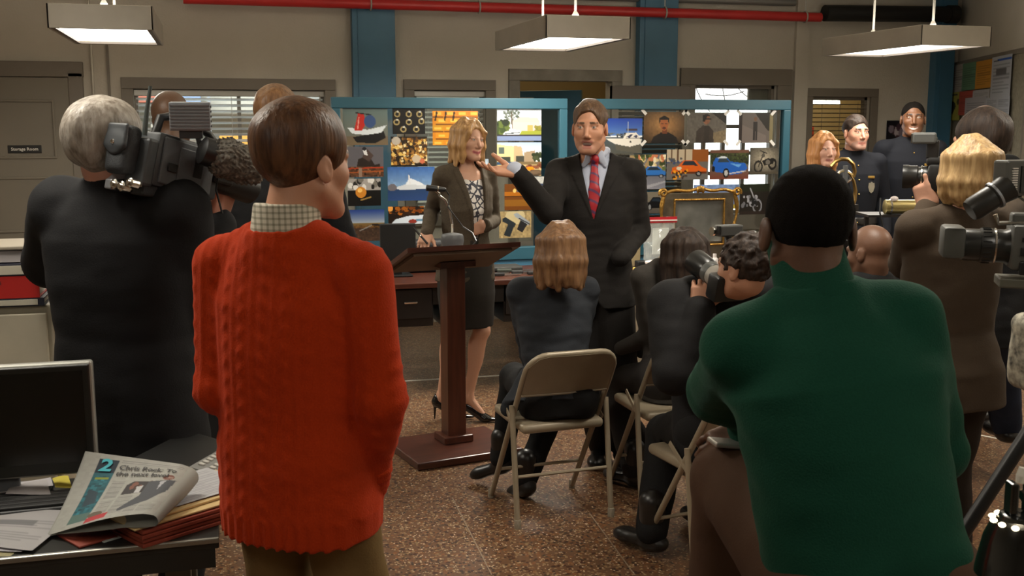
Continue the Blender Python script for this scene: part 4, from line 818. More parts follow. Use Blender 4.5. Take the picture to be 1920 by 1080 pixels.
# 2 -- camera operator in a black suit
p = Person('grey haired person in a black suit shouldering a news camera', P(222, 300, 3.13)[:2], 14, H=1.83, hyaw=22, hroll=2, skin='pink', head=P(203, 283, 3.11), hs=1.06)
p.arm(-1, wrist=P(200, 520, 3.53), elbow=P(92, 505, 3.40)); p.arm(1, wrist=P(402, 432, 3.29), elbow=P(362, 590, 3.17))
p.head(); p.hand(1, V(.12, .1, 1)+RGT*.25, FWD*.2-RGT*1., curl=(.5, .75, .5), thumb=(.85, .3, .0), tcurl=.0, sc=1.08); p.body()
secs = [(-.22, .222, .155, 0, 0), (.0, .205, .15, 0, 0), (.15, .192, .14, 0, 0), (.30, .215, .148, 0, 0), (.42, .222, .138, 0, 0), (.49, .19, .11, 0, -.006), (.545, .115, .085, 0, -.012), (.59, .075, .073, 0, -.014)]
p.add('suit_jacket', p.top(secs, arm=(.085, .073, .052), wr=.003, wf=17, grow=.008), .008, F_blacksuit); collar(p, F_white, .565, .612, .012)
p.hair_short(H_grey, top_=.012, back=.014, wave=.008, wf=62, nape=-.088, grow=.007, side=.006); p.add('trousers', p.trousers(grow=.01), .01, F_pant); p.shoes(M_leather); CAMOP = p
# 3, 4 -- two people beyond the camera operator
p = Person('shaven headed person in dark clothes standing beyond the news camera', P(322, 300, 4.9)[:2], 5, H=1.89, skin=(.12, .062, .035), hyaw=8, hs=1.02); p.head(detail=False, h=.006); p.body(); p.add('jacket', p.top(wr=.004), .01, F_blacksuit); p.add('trousers', p.trousers(), .011, F_pant); p.shoes(M_leather, h=.008)
p = Person('tuft haired person in black standing beyond the orange sweater', P(520, 300, 4.35)[:2], 6, H=1.875, hyaw=20, skin='fair'); p.arm(1, wrist=P(617, 470, 4.2), elbow=P(660, 520, 4.4)); p.head(detail=False, h=.006); p.hand(1, UPZ*1+RGT*-.2, -FWD*.2+RGT*-1, curl=(.5, .6, .5), h=.005); p.body()
p.add('jacket', p.top(wr=.004), .01, F_blacksuit); p.hair_short(H_lightbrown, top_=.02, wave=.008, wf=70, h=.007); p.add('trousers', p.trousers(), .011, F_pant); p.shoes(M_leather, h=.008)
# 5 -- the woman at the lectern
p = Person('blonde person in a brown blazer and skirt standing at the lectern with a pen', P(872, 300, 6.1)[:2], 142, H=1.69, lift=.075, fem=True, hyaw=138, hpitch=3, hroll=-3, skin=(.60, .33, .22), lean=1)
p.arm(1, wrist=P(800, 438, 5.93), elbow=P(811, 392, 6.15)); p.arm(-1, wrist=P(911, 425, 5.98), elbow=P(924, 405, 6.25))
p.leg(-1, ankle=PZ(878, 790, 0)+UPZ*.155, toe=RGT-FWD*.12); p.leg(1, ankle=PZ(829, 790, 0)+UPZ*.155+FWD*.03, toe=RGT+FWD*.1)
p.head(h=.0033, male=False, mouth='smile', lips=(.50, .13, .13), iris=(.12, .13, .13), brow=(.22, .12, .06), jaw=.9, nose=.985)
p.hand(1, -UPZ*.55+RGT*-.15-FWD*.6, UPZ*-.5+FWD*.3, curl=(.5, .6, .5), thumb=(.6, .5, .3)); p.hand(-1, RGT*-1-UPZ*.25+FWD*-.1, FWD*1, curl=(.3, .4, .3)); 
for d in (1, -1): p.bareleg(d)
p.body()
S = p.vneck(p.top(wr=.003), .05, .085, lw=.05); S.sub(cap(p.tp(0, .16, -.16), p.tp(0, .15, .06), .05, .012), .01); p.add('blazer', S, .0055, F_olive)
def print_mat():
    m = mat('printed_blouse', (.66, .62, .58), .7); nt = m.node_tree; b = nt.nodes['Principled BSDF']; N = nt.nodes.new; L = nt.links.new; tc = N('ShaderNodeTexCoord')
    v = N('ShaderNodeTexVoronoi'); v.feature = 'DISTANCE_TO_EDGE'; v.inputs['Scale'].default_value = 26; L(tc.outputs['Object'], v.inputs[0]); n = N('ShaderNodeTexNoise'); n.inputs['Scale'].default_value = 55; L(tc.outputs['Object'], n.inputs[0])
    a = N('ShaderNodeMath'); a.operation = 'MULTIPLY'; a.inputs[1].default_value = .20; L(n.outputs[0], a.inputs[0]); g = N('ShaderNodeMath'); g.operation = 'LESS_THAN'; L(v.outputs[0], g.inputs[0]); L(a.outputs[0], g.inputs[1])
    mx = N('ShaderNodeMix'); mx.data_type = 'RGBA'; mx.inputs[6].default_value = (.66, .62, .58, 1); mx.inputs[7].default_value = (.03, .03, .045, 1); L(g.outputs[0], mx.inputs[0]); L(mx.outputs[2], b.inputs['Base Color']); return m
S = Sdf(); S.u(loft(p.T, p.pel, np.array([(-.03, .15, .115, 0, .004), (.14, .128, .097, 0, .004), (.30, .145, .118, 0, .012), (.42, .14, .095, 0, 0), (.5, .1, .07, 0, -.005)])*p.k)); S.sub(ell(p.tp(0, .09, .53), V(.06, .09, .05)), .01); p.add('blouse', S, .007, print_mat())
S = Sdf(); S.u(loft(p.B, p.pel, np.array([(-.40, .165, .115, 0, .02), (-.2, .182, .14, 0, .005), (0, .176, .135, 0, -.005), (.14, .14, .105, 0, 0)])*p.k, 2.2)); S.f(lambda q, d_: d_+wob(q, .003, 25)); p.add('skirt', S, .008, F_skirt)
p.shoes(M_patent, 'high_heel', heel=.075, h=.0045)
p.hair_long(H_gold, L=.235, n=11, vol=1.06, flip=.012, a0=-125, a1=118, fringe=1, part=.03, h=.0055, r=.03); BLONDE = p
# 6 -- the speaker in the charcoal suit
p = Person('person in a charcoal suit and red tie gesturing with an open palm', P(1116, 300, 5.27)[:2], 186, H=1.85, sw=.172, hyaw=192, hpitch=3, skin=(.56, .27, .16), head=P(1106, 240, 5.19))
p.arm(1, wrist=P(991, 350, 4.98), elbow=P(1030, 400, 5.05)); p.arm(-1, wrist=P(1166, 478, 5.12), elbow=P(1193, 395, 5.3))
p.leg(1, ankle=PZ(1126, 862, 0)+UPZ*.09); p.leg(-1, ankle=PZ(1168, 868, 0)+UPZ*.09)
p.head(h=.0033, mouth='open', lips=(.40, .15, .11), brow=(.10, .05, .025), stubble=(.46, .225, .14), jaw=1.08)
p.hand(1, -RGT*1+UPZ*.12-FWD*.15, UPZ*1-FWD*.25, curls=[(.05, .12, .1), (.12, .2, .15), (.22, .3, .2), (.35, .35, .25)], thumb=(.7, .55, .35), tcurl=.1, h=.0035, sc=1.05); p.body()
secs = [(-.12, .198, .14, 0, .0), (.02, .185, .135, 0, 0), (.15, .168, .122, 0, 0), (.30, .180, .132, 0, .005), (.42, .186, .122, 0, 0), (.49, .162, .10, 0, -.006), (.545, .10, .078, 0, -.012), (.585, .068, .068, 0, -.014)]
S = p.vneck(p.top(secs, arm=(.062, .056, .043), wr=.003), .285, .075); S.sub(planes([(p.tp(0, .1, -.06), p.T@V(.8, 0, .6)), (p.tp(.0, .1, -.06), p.T@V(-.8, 0, .6)), (p.tp(0, .05, 0), p.T@V(0, -1, 0))], p.pel-.4, p.pel+.2), .01); p.add('suit_jacket', S, .0055, F_charcoal)
S = Sdf(); q = np.array(secs)*p.k; q[:, 1:3] -= .012; q = np.vstack([q[1:6], [(.545*p.k, .085, .075, 0, -.012*p.k), (.575*p.k, .068, .068, 0, -.014*p.k)]]); S.u(loft(p.T, p.pel, q, 2.2)); e = p.wr[1]-unit(p.wr[1]-p.el[1])*.035; S.u(cap(e, p.wr[1]+unit(p.wr[1]-p.el[1])*.02, .040, .040), 0); p.add('shirt', S, .006, F_pale); collar(p, F_pale, .545, .618, .011, open_=.55, h=.0045); flaps(p, F_pale)
M_tie = mat('red_tie', (.36, .012, .022), .5); nt = M_tie.node_tree; w_ = nt.nodes.new('ShaderNodeTexWave'); w_.bands_direction = 'DIAGONAL'; w_.inputs['Scale'].default_value = 11; tc_ = nt.nodes.new('ShaderNodeTexCoord'); nt.links.new(tc_.outputs['Object'], w_.inputs[0]); cr_ = nt.nodes.new('ShaderNodeValToRGB'); cr_.color_ramp.elements[0].color = (.10, .03, .09, 1); cr_.color_ramp.elements[0].position = .12; cr_.color_ramp.elements[1].color = (.38, .012, .02, 1); cr_.color_ramp.elements[1].position = .22; nt.links.new(w_.outputs[0], cr_.inputs[0]); nt.links.new(cr_.outputs[0], nt.nodes['Principled BSDF'].inputs['Base Color'])
S = Sdf(); tz = [.57, .54, .48, .42, .35, .28]; tw = [.017, .016, .021, .027, .031, .033]
for i in range(5):
    za, zb = tz[i], tz[i+1]; ya, yb = [np.interp(z_, [.17, .3, .42, .5, .545, .58], [.105, .122, .108, .084, .072, .070]) for z_ in (za, zb)]
    S.u(cap(p.tp(0, ya, za), p.tp(0, yb, zb), tw[i], tw[i+1], p.T@V(0, 1, 0), .3), .004)
S.u(ell(p.tp(0, .078, .565), (.021, .016, .022), p.T), .006); p.add('tie', S, .004, M_tie)
p.hair_short(H_brown2, top_=.008, line=.010, h=.0045, wave=.005, wf=95, nape=-.055, grow=.002); p.add('trousers', p.trousers(r=(.10, .08, .062)), .008, F_charcoal); p.shoes(M_leather); SPK = p
# 7 -- seated woman with auburn hair
CHZ = [math.radians(4), math.radians(2), math.radians(8)]
def chair_at(foot, rz): q = np.array(rotz(rz))@V(-.205, .215, 0); return PZ(*foot, 0)-q
CH1, CH2, CH3 = V(1.405, 4.47, 0), chair_at((1143, 905), CHZ[1]), chair_at((1205, 1030), CHZ[2])
p = Person('auburn haired person in a slate jacket seated on a folding chair, back to us', CH1[:2]+V(.02, -.05), -8, H=1.62, pelvis=.54, lean=13, fem=True, hyaw=-10, hpitch=6, head=P(1050, 474, 4.55), hs=1.08)
p.arm(1, wrist=p.tp(.05, .30, .08)); p.arm(-1, wrist=p.tp(-.05, .33, .06))
p.leg(1, ankle=PZ(985, 900, .09), knee=p.lp(.12, .44, .52), toe=p.B@V(-.3, 1, -.4)); p.leg(-1, ankle=PZ(940, 858, .15), knee=p.lp(-.14, .42, .53), toe=p.B@V(-.8, .5, -.35))
p.head(male=False, h=.006, detail=False); p.body()
secs = [(-.02, .215, .16, -.02, 0), (.06, .19, .145, 0, 0), (.15, .155, .12, 0, .0), (.30, .178, .132, 0, .0), (.42, .19, .118, 0, 0), (.49, .165, .092, 0, -.006), (.545, .09, .07, 0, -.012), (.58, .062, .06, 0, -.014)]
S = p.top(secs, arm=(.074, .064, .05), wr=.004); S.u(cap(p.tp(-.12, -.02, .06), p.tp(-.24, -.0, -.06), .05, .035, p.T@V(0, 1, 0), .5), .05); S.f(lambda q, d_, p=p: d_+.0035*np.sin(((q-p.pel)@p.T)[:, 2]*62)*np.clip(1-np.abs(((q-p.pel)@p.T)[:, 2]-.18)*5, 0, 1)); p.add('jacket', p.seatcut(S, CH1, CHZ[0]), .007, F_grblue)
p.add('trousers', p.seatcut(p.trousers(seat=1, r=(.105, .072, .06), top_=.06), CH1, CHZ[0]), .009, F_pant); S = Sdf(); S.u(loft(p.T, p.pel, np.array([(-.02, .17, .14, 0, -.012), (.08, .17, .135, 0, -.01)])*p.k)); p.add('belt', S, .009, mat('red_belt', (.16, .012, .01), .5))
p.shoes(M_leather, 'ankle_boot', tall=.10); p.hair_long(H_lightbrown, L=.235, n=15, vol=1.12, a0=-150, a1=150, flip=.008, h=.006, wave=.006, r=.033)
# 8 -- dark haired woman seated
p = Person('dark wavy haired person in a grey shirt seated beyond the photographer', CH2[:2]+(FWD*.07+RGT*.02)[:2], -38, H=1.67, pelvis=.555, lean=7, fem=True, hyaw=-20, hpitch=5, head=P(1282, 478, 4.85), skin='tan')
p.arm(-1, wrist=p.tp(-.1, .30, .12), elbow=P(1228, 640, 4.9)); p.arm(1, wrist=p.tp(.1, .3, .1))
p.leg(-1, ankle=PZ(1190, 880, .09), knee=P(1196, 712, 5.05)); p.leg(1, ankle=PZ(1232, 876, .09), knee=P(1238, 718, 5.05)); p.head(male=False, h=.006, detail=False); p.body()
p.add('shirt', p.seatcut(p.top(arm=(.066, .056, .045), wr=.003, wf=20), CH2, CHZ[1]), .008, F_grey); p.add('trousers', p.seatcut(p.trousers(seat=1, r=(.105, .078, .062)), CH2, CHZ[1]), .009, cloth('grey_trousers', (.024, .020, .018))); p.shoes(M_leather, 'boot', tall=.1)
p.hair_long(H_dkbrown, L=.33, n=13, vol=1.16, a0=-150, a1=150, flip=.03, wave=.011, wf=48, r=.036)
# 9 -- curly haired photographer seated with the long lens
p = Person('curly haired photographer in black seated aiming a long lens camera', CH3[:2], -34, H=1.73, pelvis=.565, lean=12, hyaw=-42, head=P(1396, 504, 3.85), skin='tan', hs=1.0)
p.arm(-1, wrist=P(1322, 562, 3.98), elbow=P(1262, 662, 3.95)); p.arm(1, wrist=P(1372, 540, 4.1))
p.leg(-1, ankle=PZ(1222, 995, .1), knee=P(1258, 812, 4.36), toe=-RGT*.6+FWD*.6); p.leg(1, ankle=PZ(1330, 960, .1), knee=P(1350, 815, 4.3)); p.head(h=.005); p.hand(-1, UPZ*1+FWD*.25+RGT*.12, RGT*.25+FWD*1, curl=(.45, .7, .5), thumb=(.7, .6, .3), sc=1.05); p.body()
p.add('jacket', p.seatcut(p.top(arm=(.08, .072, .052), wr=.0035, wf=20, grow=.012), CH3, CHZ[2]), .008, cloth('black_jacket', (.011, .0105, .011))); p.add('trousers', p.seatcut(p.trousers(seat=1, r=(.11, .085, .066)), CH3, CHZ[2]), .009, F_pant); p.shoes(M_leather, 'boot', tall=.12)
S = Sdf(); S.u(ell(p.hp(0, -.018, .04), V(.086, .103, .096), p.M)); S.sub(ell(p.hp(0, .105, -.03), V(.07, .062, .085), p.M), .012); S.cut(p.hp(0, -.02, -.06), p.M@V(0, .3, -1))
for d in (1, -1): S.sub(ell(p.hp(.084*d, .004, -.012), V(.018, .024, .036), p.M), .006)
S.f(lambda q, d_: d_+wob(q, .009, 120, 1)+wob(q, .004, 260, 2)); p.add('hair', S, .0045, H_dkbrown); PHO = p
# 10 -- man in the green sweater, leaning on a raised knee
p = Person('person in a dark green sweater leaning on one knee, back to us', P(1636, 900, 2.0)[:2], -4, H=1.80, pelvis=.835, lean=15, side=-8, sw=.160, shz=.475, hyaw=-2, hpitch=8, head=P(1514, 432, 2.16), skin=(.105, .050, .028), hs=1.05)
p.arm(-1, wrist=P(1480, 800, 2.5), elbow=P(1347, 735, 2.36)); p.arm(1, wrist=P(1412, 806, 2.44), elbow=P(1738, 800, 2.16)); p.wr[1] = P(1408, 808, 2.42)
p.leg(-1, ankle=P(1340, 1190, 2.55), knee=P(1338, 850, 2.54)); p.leg(1)
p.head(male=True, h=.005, ear=.007); p.hand(1, -RGT*1-UPZ*.45, -UPZ*.6+FWD*.6+RGT*.2, curl=(.35, .6, .5), thumb=(.9, .3, .3)); p.body()
secs = [(-.22, .225, .165, .0, -.01), (-.10, .212, .16, .0, -.01), (.08, .192, .15, 0, -.012), (.25, .195, .15, 0, -.02), (.38, .205, .145, 0, -.02), (.45, .165, .122, 0, -.016), (.52, .115, .095, 0, -.012), (.575, .078, .078, 0, -.012)]
S = p.top(secs, arm=(.080, .070, .054), slv=(1, .80), kk=.05, n=2.3); S.f(lambda q, d_: d_+wob(q, .006, 13, 1)+wob(q*V(1, 1, 2), .003, 30, 2)); p.add('sweater', S, .007, sweater_mat('green_wool', (.008, .058, .034), (.005, .04, .023), False))
S = Sdf(); S.u(loft(p.T, p.pel, np.array([(.545, .088, .088, 0, -.012), (.59, .076, .08, 0, -.008), (.70, .069, .075, 0, .016)])*p.k, 2)); S.cut(p.tp(0, -.0, .685), p.T@V(0, .35, 1)); p.add('collar', S, .006, MATS['green_wool'])
p.hair_short(H_buzz, grow=-.0005, wave=.0012, wf=300, nape=-.098, top_=-.002, h=.005); p.add('trousers', p.trousers(r=(.118, .095, .07), grow=.012, seat=1), .009, F_brownp); p.shoes(M_leather); GREEN = p
# 11-13 -- officers by the side door
p = Person('straight blonde haired person in a dark uniform beside the officers', P(1541, 300, 7.35)[:2], 170, H=1.68, fem=True, hyaw=168, skin=(.62, .34, .25), hs=1.02); p.head(male=False, h=.0042, lips=(.42, .15, .13), brow=(.3, .2, .12)); p.body(); p.add('uniform_shirt', p.top(), .009, F_navy); p.add('trousers', p.trousers(), .011, F_navy); p.shoes(M_leather, h=.008); p.hair_long(H_orange, L=.235, n=11, vol=1.04, a0=-122, a1=122, fringe=1, part=0., h=.006)
M_badge = mat('silver_badge', (.75, .72, .62), .25, metal=1); M_gold = mat('gold_metal', (.75, .48, .13), .28, metal=1)
def badge(p, x=.085, z=.36):
    y = p.depth(z)*.9; o = MB()
    o.prism([(a*.8, b*1.05) for a, b in [(-.026, .03), (-.012, .03), (0, .038), (.012, .03), (.026, .03), (.03, .0), (.018, -.03), (0, -.042), (-.018, -.03), (-.03, 0)]], .012, p.tp(x, y, z), p.T@V(-1, 0, 0), p.T@V(0, 0, 1)); o.build('badge', M_badge, p.o, p.org)
    MB().box(p.tp(x, y-.004, z+.07), (.05, .016, .018), Matrix(p.T.tolist()), bev=.003).build('name_bar', M_gold, p.o, p.org)
def uniform(p):
    p.add('uniform_shirt', p.top(arm=(.064, .056, .044)), .0075, F_navy); collar(p, F_navy, .545, .605, .012, open_=.6, h=.006); p.add('trousers', p.trousers(), .011, F_navy); p.shoes(M_leather, h=.008); badge(p, -.09, .33)
    b = MB()
    for z in (.48, .38, .28, .18, .08): b.ball(p.tp(0, p.depth(z)+.002, z), .006, 6)
    b.build('button', M_gold, p.o, p.org)
    S = Sdf(); S.u(loft(p.T, p.pel, np.array([(.06, .188, .132, 0, 0), (.115, .182, .128, 0, 0)])*p.k, 2.3)); p.add('duty_belt', S, .01, M_leather)
    for d in (1, -1): MB().box(p.sh[d]+UPZ*-.05+p.T@V(.055*d, 0, 0), (.012, .06, .075), Matrix(p.T.tolist()), bev=.004).build('shoulder_patch', M_gold if d == 1 else mat('patch_blue', (.03, .05, .16), .6), p.o, p.org)
p = Person('fair skinned police officer with dark hair and a silver badge', P(1600, 300, 7.9)[:2], 176, H=1.80, hyaw=168, skin=(.56, .28, .19), hs=1.02); p.head(h=.0036, stubble=(.36, .2, .15), brow=(.03, .02, .015), jaw=1.06); p.body(); uniform(p); p.hair_short(H_dkbrown, top_=.008, line=-.004, h=.005, wave=.006, wf=110)
p = Person('dark skinned smiling police officer by the blue column', P(1706, 300, 8.1)[:2], 186, H=1.91, hyaw=196, hpitch=-2, skin=(.15, .062, .028), hs=1.04); p.head(h=.0036, mouth='grin', lips=(.2, .07, .05), brow=(.02, .012, .01)); p.body(); uniform(p); p.hair_short(H_buzz, grow=-.003, wave=.001, top_=-.004, h=.006)
# 14 -- blonde photographer in the brown blazer
p = Person('blonde bobbed photographer in a brown blazer raising a camera with flash', P(1800, 300, 3.65)[:2], -14, H=1.70, fem=True, hyaw=-28, head=P(1815, 322, 3.62), skin='fair', hs=.96)
p.arm(-1, wrist=P(1737, 400, 3.95), elbow=P(1698, 492, 3.84)); p.arm(1, wrist=P(1772, 350, 4.0)); p.head(male=False, h=.006, detail=False); p.hand(-1, UPZ*1-RGT*.25+FWD*.15, FWD*.6+RGT*.9, curl=(.9, 1.1, .6), thumb=(.95, -.05, -.1), tcurl=0., sc=1.15); p.body()
S = p.top([(-.13, .208, .162, 0, -.004), (.0, .198, .152, 0, -.004), (.14, .158, .115, 0, 0), (.30, .175, .13, 0, .01), (.42, .18, .118, 0, 0), (.49, .155, .095, 0, -.006), (.545, .092, .07, 0, -.012), (.58, .06, .06, 0, -.014)], kk=.012, arm=(.080, .070, .056), wr=.0035, wf=20); p.add('blazer', S, .007, F_brownj)
p.add('trousers', p.trousers(), .01, cloth('dark_brown_trousers', (.022, .014, .010))); p.shoes(M_leather, h=.008); p.hair_long(H_blonde, L=.205, n=17, vol=1.02, a0=-140, a1=140, h=.0055, wave=.004, wf=90, inn=.014, r=.031, part=0.)
# 15, 16 -- men beyond her, 17 -- bald head seated
p = Person('dark haired person in jeans standing beyond the blonde photographer', P(1858, 300, 4.6)[:2], -12, H=1.78, hyaw=-40, head=P(1838, 274, 4.55), skin='tan', hs=1.08); p.arm(-1, wrist=p.tp(-.1, .35, .3)); p.leg(-1, ankle=PZ(1815, 865, 0)+UPZ*.09); p.leg(1, ankle=PZ(1888, 880, 0)+UPZ*.09); p.head(h=.006, detail=False); p.body(); p.add('jacket', p.top(grow=.015, wr=.005), .01, F_blacksuit); p.add('jeans', p.trousers(r=(.108, .085, .07)), .01, F_jeans); p.shoes(M_leather, h=.008); p.hair_short(H_dkbrown, top_=.02, wave=.007, grow=.006, h=.007)
p = Person('bald person in black standing under the notice board', P(1843, 300, 6.1)[:2], -20, H=1.84, skin=(.50, .27, .19), hyaw=-25, hs=1.05); p.head(h=.006, detail=False); p.body(); p.add('jacket', p.top(), .011, F_blacksuit); p.add('trousers', p.trousers(), .012, F_pant); p.shoes(M_leather, h=.008)
p = Person('bald dark skinned person seated low beside the green sweater', P(1655, 500, 4.3)[:2], -30, H=1.76, pelvis=.54, lean=8, head=P(1631, 474, 4.35), hyaw=-35, hpitch=10, skin=(.15, .072, .042), hs=.94)
p.leg(1, knee=p.lp(.14, .42, .53), ankle=p.lp(.14, .42, .09)); p.leg(-1, knee=p.lp(-.14, .42, .53), ankle=p.lp(-.14, .42, .09)); p.arm(1, wrist=p.tp(.12, .3, .06)); p.arm(-1, wrist=p.tp(-.12, .3, .06)); p.head(h=.006, detail=False); p.body(); p.add('jacket', p.top(grow=.01), .01, F_blacksuit); p.add('trousers', p.seatcut(p.trousers(seat=1), V(*P(1655, 500, 4.3)[:2], 0), math.radians(14.6)), .009, F_pant); p.shoes(M_leather, h=.008)
# ------------------------------------------------------------------ glass boards with the taped photographs
BY = 7.4
M_tape = mat('white_tape', (.62, .6, .56), .6)
def board(x0, x1, label):
    zt, zb = 1.92, .86; w = .075; cx = (x0+x1)/2; t = thing('glass_board', (cx, BY, 0), label, 'board', 'framed glass boards')
    hw = (x1-x0)/2
    for nm, c, s_ in [('top_rail', (0, 0, zt-w/2), (2*hw, .06, w)), ('bottom_rail', (0, 0, zb-w*.6), (2*hw, .06, w*1.25))]: MB().box(c, s_, bev=.006).build(nm, M_blued, t)
    for sx in (-1, 1):
        MB().box((sx*(hw-w*.4), 0, (zt+zb)/2-.045), (w*.8, .06, zt-zb-.06), bev=.006).build('stile', M_blued, t)
        b = MB().box((sx*(hw-.12), 0, .43), (.07, .05, .78), bev=.005).box((sx*(hw-.12), 0, .055), (.07, .2, .05), bev=.008); b.build('stand_leg', M_blued, t)
        for sy in (-1, 1): MB().lathe([(.02, -.012), (.03, -.01), (.03, .01), (.02, .012)], (sx*(hw-.12), sy*.08, .03), (1, 0, 0), 12).build('caster', M_blk, t)
    MB().box((0, 0, (zt+zb)/2), (2*hw-.1, .006, zt-zb-.08)).build('glass_pane', M_glass, t)
    MB().box((0, 0, .64), (2*hw-.34, .03, .26), bev=.004).build('lower_panel', M_blue, t)
    return t
board(.765, 2.445, 'wide blue framed glass board behind the lectern, covered in photographs'); board(2.575, 4.235, 'wide blue framed glass board behind the gilt mirror, covered in photographs')
def photo(r, fn, label, tape=False, dy=0., group=None):
    x0, y0, x1, y1 = r; Y = BY-.0105-dy; a, b = PY(x0, (y0+y1)/2, Y), PY(x1, (y0+y1)/2, Y); zt, zb = PY((x0+x1)/2, y0, Y)[2], PY((x0+x1)/2, y1, Y)[2]
    w, h = b[0]-a[0], zt-zb; cv = Canvas(66, max(20, int(66*h/w))); fn(cv); org = V((a[0]+b[0])/2, Y, (zt+zb)/2)
    o = sheet('photograph', cv, flat((a[0], Y, zt), (w, 0, 0), (0, 0, -h)), M_print, None, org); tag(o, label, 'photograph', group)
    if tape:
        for sx in (-1, 1):
            for sz in (-1, 1): MB().box((sx*w/2, -.002, sz*h/2), (.05, .001, .022), Matrix.Rotation(-sx*sz*.8, 3, 'Y')).build('tape', M_tape, o)
for r, fn, lb, tp_ in [((643, 203, 727, 272), ph_jetski, 'photo of a red and white jet ski on a glass board', 0), ((736, 202, 797, 251), ph_rings, 'photo of rings laid out on black cloth', 0), ((733, 256, 801, 312), ph_gold, 'photo of a pile of gold jewellery', 0), ((811, 208, 896, 272), ph_goldbars, 'photo of stacked gold bars behind the blonde head', 0),
        ((932, 205, 1015, 264), ph_mansion, 'photo of a white mansion by the water', 0), ((932, 267, 1015, 330), ph_pool, 'photo of a modern house with pool and orange cushions', 0), ((652, 275, 719, 332), ph_horse, 'photo of a horse and rider jumping a fence', 0), ((727, 313, 815, 376), ph_yacht, 'photo of a large yacht on a blue sea', 0), ((652, 335, 714, 386), ph_ball, 'photo of a golden ball on black', 0),
        ((655, 393, 721, 452), ph_beach, 'photo of a long gun on brown ground under blue sky', 0), ((728, 387, 795, 420), ph_car0, 'photo of a white car beneath amber foliage', 0), ((946, 345, 1000, 394), ph_cabinet, 'photo of an orange wooden cabinet below the open palm', 0), ((936, 396, 996, 446), ph_guns, 'photo of two pistols on a tan ground', 0), ((890, 298, 916, 345), ph_lake, 'photo of pale water partly hidden by the blonde person', 0), ((985, 331, 1030, 350), ph_white, 'small pale photo below the house with pool', 0),
        ((1125, 222, 1204, 288), ph_boat, 'photo of a white motor yacht under blue sky', 0), ((1207, 210, 1283, 268), ph_mug, 'photo of a dark haired person against a tan wall', 1), ((1288, 211, 1362, 268), ph_man, 'photo of a person in sunglasses and grey jacket', 1), ((1385, 211, 1449, 268), ph_walk, 'photo of a distant person walking along a road', 1), ((1180, 290, 1248, 355), ph_street, 'photo of a pale blue convertible on a street', 0), ((1250, 280, 1328, 337), ph_orange, 'photo of an orange car with flames', 0), ((1331, 281, 1404, 336), ph_blue, 'photo of a bright blue sports car', 0), ((1406, 277, 1460, 326), ph_moto, 'sepia photo of a motorcycle', 0),
        ((1207, 360, 1245, 400), ph_black, 'photo of a black car beside the gilt mirror', 0), ((1387, 345, 1442, 402), ph_chopper, 'dark photo of a chromed chopper motorcycle', 0), ((1300, 346, 1385, 392), ph_light, 'pale blue photo behind the gilt mirror', 0), ((1190, 362, 1204, 405), ph_light, 'narrow pale blue photo beside the black car photo', 0)]: photo(r, fn, lb, tp_, group='photographs taped to the glass boards')
# folding louvred office screen seen behind the right board
ls = PY(1146, 153, 8.55); le = PY(1292, 155, 8.55); t = thing('louvred_screen', ((ls[0]+le[0])/2, 8.55, 0), 'taupe louvred partition in front of the middle blue column', 'partition'); hw = (le[0]-ls[0])/2; zt = 2.06
for sx in (-1, 1): MB().box((sx*(hw-.03), 0, zt/2), (.06, .05, zt)).build('post', M_trim, t)
MB().box((0, 0, zt-.06), (2*hw, .06, .12), bev=.004).build('head_box', mat('taupe_dark', (.085, .065, .05), .5), t); MB().box((0, 0, .45), (2*hw-.1, .03, .9)).build('lower_panel', M_trim, t); o0 = None
for z in np.arange(.95, 1.92, .04):
    if o0 is None: o0 = MB().box((0, 0, 0), (2*hw-.12, .05, .004), Matrix.Rotation(-.6, 3, 'X')).build('louvre', mat('louvre_grey', (.16, .15, .13), .5), t); o = o0
    else: o = o0.copy(); COL.objects.link(o)
    o.location = (0, 0, z)
# notice board on the oblique wall
def on_wall(px, y):
    "point of the right wall seen at pixel"
    r = _ray(px, y); q = V(RC[0], RC[1], 0); n = V(RW_N[0], RW_N[1], 0); k = ((q-CAM)@n)/(r@n); return CAM+r*k
a, b = on_wall(1779, 250), on_wall(1926, 250); u_ = unit(V(b[0]-a[0], b[1]-a[1], 0)); Wn = RW_N
zt, zb = on_wall(1850, 110)[2], 1.1; L_ = np.linalg.norm((b-a)[:2])
M3 = Matrix(np.stack([u_, -Wn, UPZ], 1).tolist()); nb_o = V((a[0]+b[0])/2, (a[1]+b[1])/2, 0)+Wn*.02
nbt = thing('notice_board', nb_o, 'cork notice board on the oblique wall, crowded with papers', 'board'); MB().box((0, 0, (zt+zb)/2), (L_, .02, zt-zb), M3).build('cork_panel', NBM, nbt)
for nm, c, s_ in [('frame_rail', V(0, 0, zt), (L_+.04, .035, .04)), ('frame_rail', V(0, 0, zb), (L_+.04, .035, .04))]: MB().box(c, s_, M3).build(nm, M_trim, nbt)
for sx in (-1, 1): MB().box(u_*sx*L_/2, (.04, .035, zt-zb), M3).box(u_*sx*L_/2+UPZ*(zt+zb)/2, (.04, .035, zt-zb), M3) and None
for sx in (-1, 1): MB().box(u_*sx*L_/2+UPZ*(zt+zb)/2, (.04, .035, zt-zb), M3).build('frame_stile', M_trim, nbt)
def lines(c, n, x0=.12, x1=.88, y0=.2, y1=.9, col=(.45, .45, .45)):
    for i in range(n): y = y0+(y1-y0)*i/n; c.rect(x0, y, x0+(x1-x0)*(1-.3*((i*7) % 3 == 2)), y+.4*(y1-y0)/n, col, .6)
